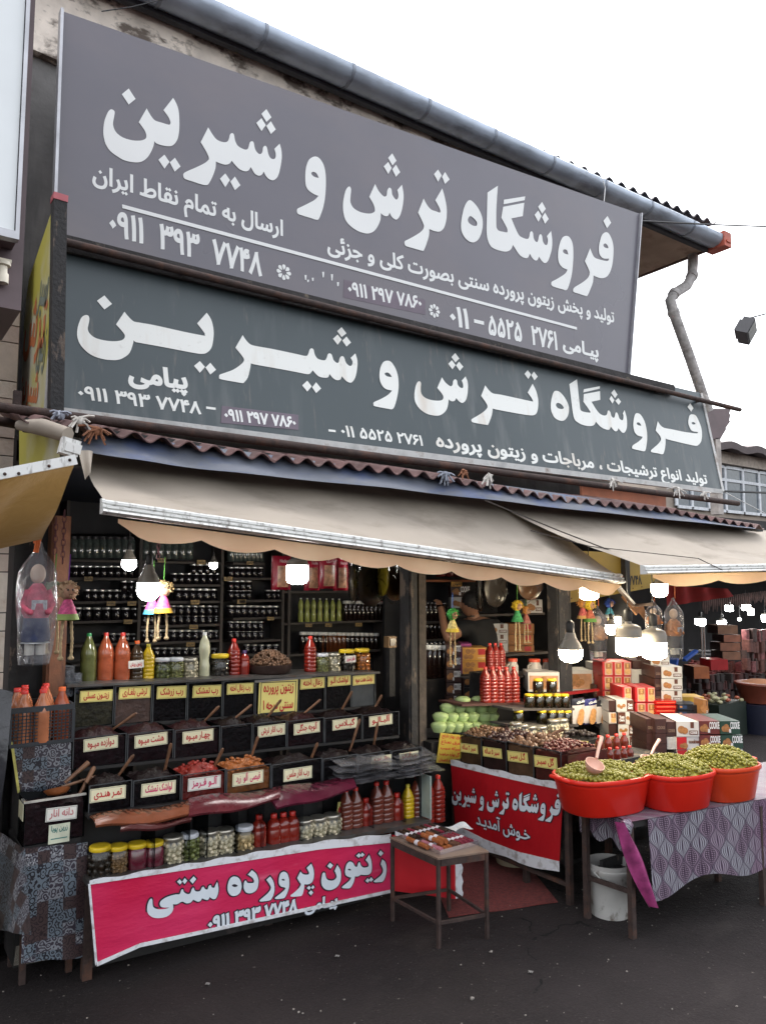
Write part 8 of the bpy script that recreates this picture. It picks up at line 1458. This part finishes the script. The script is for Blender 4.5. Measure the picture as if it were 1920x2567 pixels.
# ================================================================ under the second awning: yellow board, dolls, far market
yb_ = empty('yellow_board', at(1560, 1450, Y=4.35), 0, 'yellow stretched sign board with phone number seen under the awnings', 'sign'); YB = YF(4.35)
kid2(panel(MB(), YB, [YB.px(1424, 1512), YB.px(1640, 1472), YB.px(1720, 1452), YB.px(1900, 1440), YB.px(1900, 1400), YB.px(1424, 1380)]).build('board', M('board_mustard', (.32, .22, .04), .5, var=.2, scale=3), smooth=0), yb_)
m = MB(); writep(m, YB, '۷۷۴۸ ـ ۰۹۱۱ ۲۹۷ ۷۸۶۰', (1478, 1474), (1608, 1464), .11, bold=.04, lift=.004); kid2(m.build('lettering', mInkK, smooth=0), yb_)
for k in range(9): p = YB.px(1432 + 22 * k, 1500 - 3.6 * k); kid2(MB().lathe([(.006, 0), (.004, .004), (0, .005)], 8, T=T(YB.p(*p).x, YB.p(*p).y - .002, YB.p(*p).z, 90)).build('rivet', mRust), yb_)
bagged(1640, 1508, 1600, 4.0, 44, 'bagged doll with orange sleeves behind the right big bulb', M('orange_sleeve', (.45, .16, .05), .8, var=.4), M('black_skirt', (.03, .03, .035), .8), M('white_cloth', (.5, .48, .42), .8), None, 0)
bagged(1692, 1500, 1650, 3.9, 50, 'bagged doll with brown jacket and black striped skirt at right', M('brown_jacket', (.35, .14, .05), .8, var=.4, scale=30), M('black_skirt', (.03, .03, .035), .8), M('white_cloth', (.5, .48, .42), .8), M('silver_cloth', (.4, .4, .42), .5, var=.5, scale=60), 0)
bagged(1500, 1520, 1655, 4.2, 50, 'tall bagged doll in tan and black left of the small warm bulbs', M('tan_cloth', (.35, .2, .12), .8, var=.4), M('black_skirt', (.03, .03, .035), .8), M('white_cloth', (.5, .48, .42), .8), None, 0)
doll(1478, 1516, 4.1, YE, (.4, .1, .06), (.1, .25, .05), 'yellow haired doll under the first warm bulb', 1.2, .14); doll(1460, 1512, 4.15, OR, (.45, .1, .1), (.5, .3, .1), 'orange haired doll beside the yellow haired one', 1.1, .16); doll(1527, 1512, 4.4, ('blue', (.02, .05, .25)), (.1, .4, .5), (.5, .5, .5), 'blue capped doll over the tilted small bulb', 1.1, .05)
cl_ = M('corn_leaf', (.25, .12, .05), .8, var=.4); m = MB()
for k in range(12): a = at(1560 + k * 3, 1496 + k * 4, Y=4.2); m.tube([a, a + Vector((.12, .02, -.05 + .01 * k % 3)), a + Vector((.2, 0, -.12))], [.012, .014, .002], 4)
tag(m.build('dried_leaves', cl_), 'bunch of dried brown leaves hanging by the awning arm', 'leaves')
# dim market behind
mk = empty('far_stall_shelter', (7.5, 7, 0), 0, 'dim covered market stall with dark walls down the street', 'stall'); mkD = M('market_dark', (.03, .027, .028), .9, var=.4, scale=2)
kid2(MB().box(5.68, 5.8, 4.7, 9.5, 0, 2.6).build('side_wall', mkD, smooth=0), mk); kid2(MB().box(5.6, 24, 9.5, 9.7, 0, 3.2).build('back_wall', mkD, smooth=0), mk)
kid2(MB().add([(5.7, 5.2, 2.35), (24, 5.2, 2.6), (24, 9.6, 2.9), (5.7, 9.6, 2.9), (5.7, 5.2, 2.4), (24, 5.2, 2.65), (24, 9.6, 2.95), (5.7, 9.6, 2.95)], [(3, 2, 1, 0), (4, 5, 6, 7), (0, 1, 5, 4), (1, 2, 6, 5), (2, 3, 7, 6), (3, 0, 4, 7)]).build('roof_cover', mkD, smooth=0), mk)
def ra(u, v): a, b = at(1668 + 160 * u, 1468 + 8 * u, Y=5.1), at(1672 + 170 * u, 1520 - 25 * u, Y=5.3); return a.lerp(b, 1 - v)
tag(MB().grid(lambda u, v: Vector(ra(u, v)) + Vector((0, .02 * math.sin(u * 20), 0)), 20, 6).build('red_awning', M('far_red_canvas', (.32, .02, .02), .8, var=.15)), 'red canvas awning of the far stall under the peach valance', 'awning')
m = MB()
for k in range(34): a = at(1762 + k * 5, 1500 - k * .6, Y=6.0); m.tube([a, a - Vector((.0, 0, .05 + .05 * random.random())), a - Vector((.01, 0, .12 + .1 * random.random()))], [.006, .012, .004], 4)
tag(m.build('hanging_strings', M('string_dark', (.12, .07, .06), .8, var=.5)), 'dark strings of dried goods hanging below the far canopy', 'dried goods', kind='stuff')
a, b = at(1757, 1570, Y=6.2), at(1760, 1655, Y=6.2); tag(MB().tube([a, b], .018, 8).tube([a + Vector((.06, 0, 0)), b + Vector((.06, 0, 0))], .018, 8).beam(at(1725, 1630, Y=6.2), at(1806, 1633, Y=6.2), .02, .02).beam(at(1725, 1640, Y=6.25), at(1806, 1641, Y=6.25), .02, .02).build('steel_frame', M('bright_steel', (.5, .5, .5), .25, .9), smooth=0), 'bright double steel tube frame in the dim market', 'frame')
for k, (x0, x1, yb2, yt2) in enumerate(((1815, 1858, 1610, 1592), (1806, 1856, 1632, 1612), (1812, 1858, 1655, 1634), (1800, 1850, 1590, 1568))): cpx(x0, x1, yb2, yt2, 6.3, .3, 'brown orange carton in the dim market, %s' % ('third from below', 'second from below', 'lowest', 'topmost')[k], 'plain', M('far_carton_%d' % k, (.22 - .02 * k, .08, .045), .7, var=.3, scale=9), bDk, 'brown cartons in the dim market')
cpx(1740, 1778, 1702, 1672, 5.6, .3, 'orange brown carton beside the tall cookie stack', 'plain', M('far_orange', (.3, .09, .03), .7, var=.3, scale=9), bDk, 'brown cartons in the dim market'); cpx(1782, 1825, 1680, 1654, 5.7, .3, 'glossy red carton in the dim market', 'plain', M('far_redbox', (.3, .012, .015), .3), bRd, 'brown cartons in the dim market')
def bagwall(x0, x1, y0, y1, Y, cols_, label):
    e = empty('hanging_packets', at(x0, y1, Y=Y), 0, label, 'packets'); rr = random.Random(int(x0)); m = MB()
    yy = y0
    while yy < y1:
        xx = x0; hh_ = rr.uniform(16, 30)
        while xx < x1:
            w2 = rr.uniform(3.5, 11); q2 = rr.uniform(-3, 3); a = at(xx, yy + hh_ + q2, Y=Y); b = at(xx + w2, yy + hh_, Y=Y); c = at(xx, yy + q2 + rr.uniform(-4, 3), Y=Y); dp2 = rr.uniform(0, .12)
            m.rbox(a.x, b.x, Y - dp2, Y + .03, a.z, c.z, r=(b.x - a.x) * .3, m=rr.randrange(len(cols_)), T=None); xx += w2 + rr.uniform(0, 2)
        yy += hh_ - 1
    kid2(m.build('packet_rows', cols_, smooth=0), e)['kind'] = 'stuff'
bagwall(1862, 1990, 1580, 1655, 6.4, [M('pk_pink', (.2, .07, .07), .3, var=.4, scale=30), M('pk_brown', (.12, .05, .04), .3, var=.4, scale=30), M('pk_grey', (.07, .045, .04), .3, var=.4, scale=30)], 'rows of pinkish packets hanging in the dim market')
bagwall(1725, 1990, 1690, 1745, 6.5, [M('pk_d1', (.03, .014, .014), .4, var=.5, scale=20), M('pk_d2', (.055, .016, .014), .4, var=.5, scale=20), M('pk_d3', (.022, .016, .015), .4, var=.5, scale=20)], 'dark heaped packets on the far market counter')
bagwall(1728, 1990, 1660, 1690, 7.0, [M('pk_d4', (.07, .02, .016), .4, var=.5, scale=20), M('pk_d5', (.12, .03, .03), .4, var=.5, scale=20)], 'reddish packets piled behind the far market counter')
tag(MB().box(at(1725, 1760, Y=6.5).x, 16, 6.5, 7.1, 0, at(1725, 1750, Y=6.5).z).build('far_counter', mkD, smooth=0), 'long dark counter of the far market stall', 'counter')
c = at(1905, 1760, Y=5.0); e = empty('brown_tub', c, 0, 'brown tub of orange powder at the right edge of the market', 'tub'); kid2(MB().lathe([(.2, 0), (.26, .2), (.275, .21), (.27, .23)], 24, T=T(*c)).build('shell', M('tub_brown', (.2, .05, .03), .5)), e); kid2(MB().lathe([(.255, .21), (.1, .26), (.001, .27)], 24, T=T(*c)).build('powder', M('powder_orange', (.35, .15, .07), .9, var=.2)), e)
tag(MB().lathe([(.27, 0), (.29, c.z - .01)], 20, T=T(c.x, c.y, 0)).build('blue_barrel', M('barrel_blue', (.006, .009, .028), .5)), 'dark blue barrel under the brown tub', 'barrel')
c = at(1735, 1795, Y=4.6); tag(MB().lathe([(.07, -.1), (.09, .05), (.1, .055), (.098, .07), (.085, .07), (.07, -.08)], 20, T=T(*c)).build('white_pot', M('pot_white', (.45, .42, .38), .5)), 'white flower pot shaped tub beside the black boxes', 'pot')
e = empty('vegetable_crate', at(1840, 1800, Y=5.0), 0, 'dark crate with pale vegetables in the market shade', 'crate'); c = at(1835, 1800, Y=5.0); kid2(MB().box(c.x - .25, c.x + .3, 5.0, 5.4, 0, c.z + .16).build('crate_body', M('crate_darkgreen', (.012, .02, .015), .5), smooth=0), e)
m = MB(); rr = random.Random(8)
for k in range(40): m.ball((c.x - .22 + .5 * rr.random(), 5.02 + .35 * rr.random(), c.z + .17 + .05 * rr.random()), (.035, .03, .022), 7, 5, m=rr.randrange(2), jit=.2)
kid2(m.build('vegetables', [M('veg_pale', (.4, .38, .22), .5), M('veg_red', (.35, .1, .05), .5)]), e)['kind'] = 'stuff'
tag(MB().beam(at(1715, 1655, Y=5.2), at(1745, 1632, Y=5.2), .05, .03).beam(at(1683, 1690, Y=5.2), at(1690, 1650, Y=5.2), .1, .03).build('blue_folded_umbrella', M('umbrella_blue', (.02, .07, .3), .5)), 'folded blue umbrella beside the bagged doll', 'umbrella')
for o in PROTOS: bpy.data.objects.remove(o) if o.name in bpy.data.objects and o.users_collection == () else None
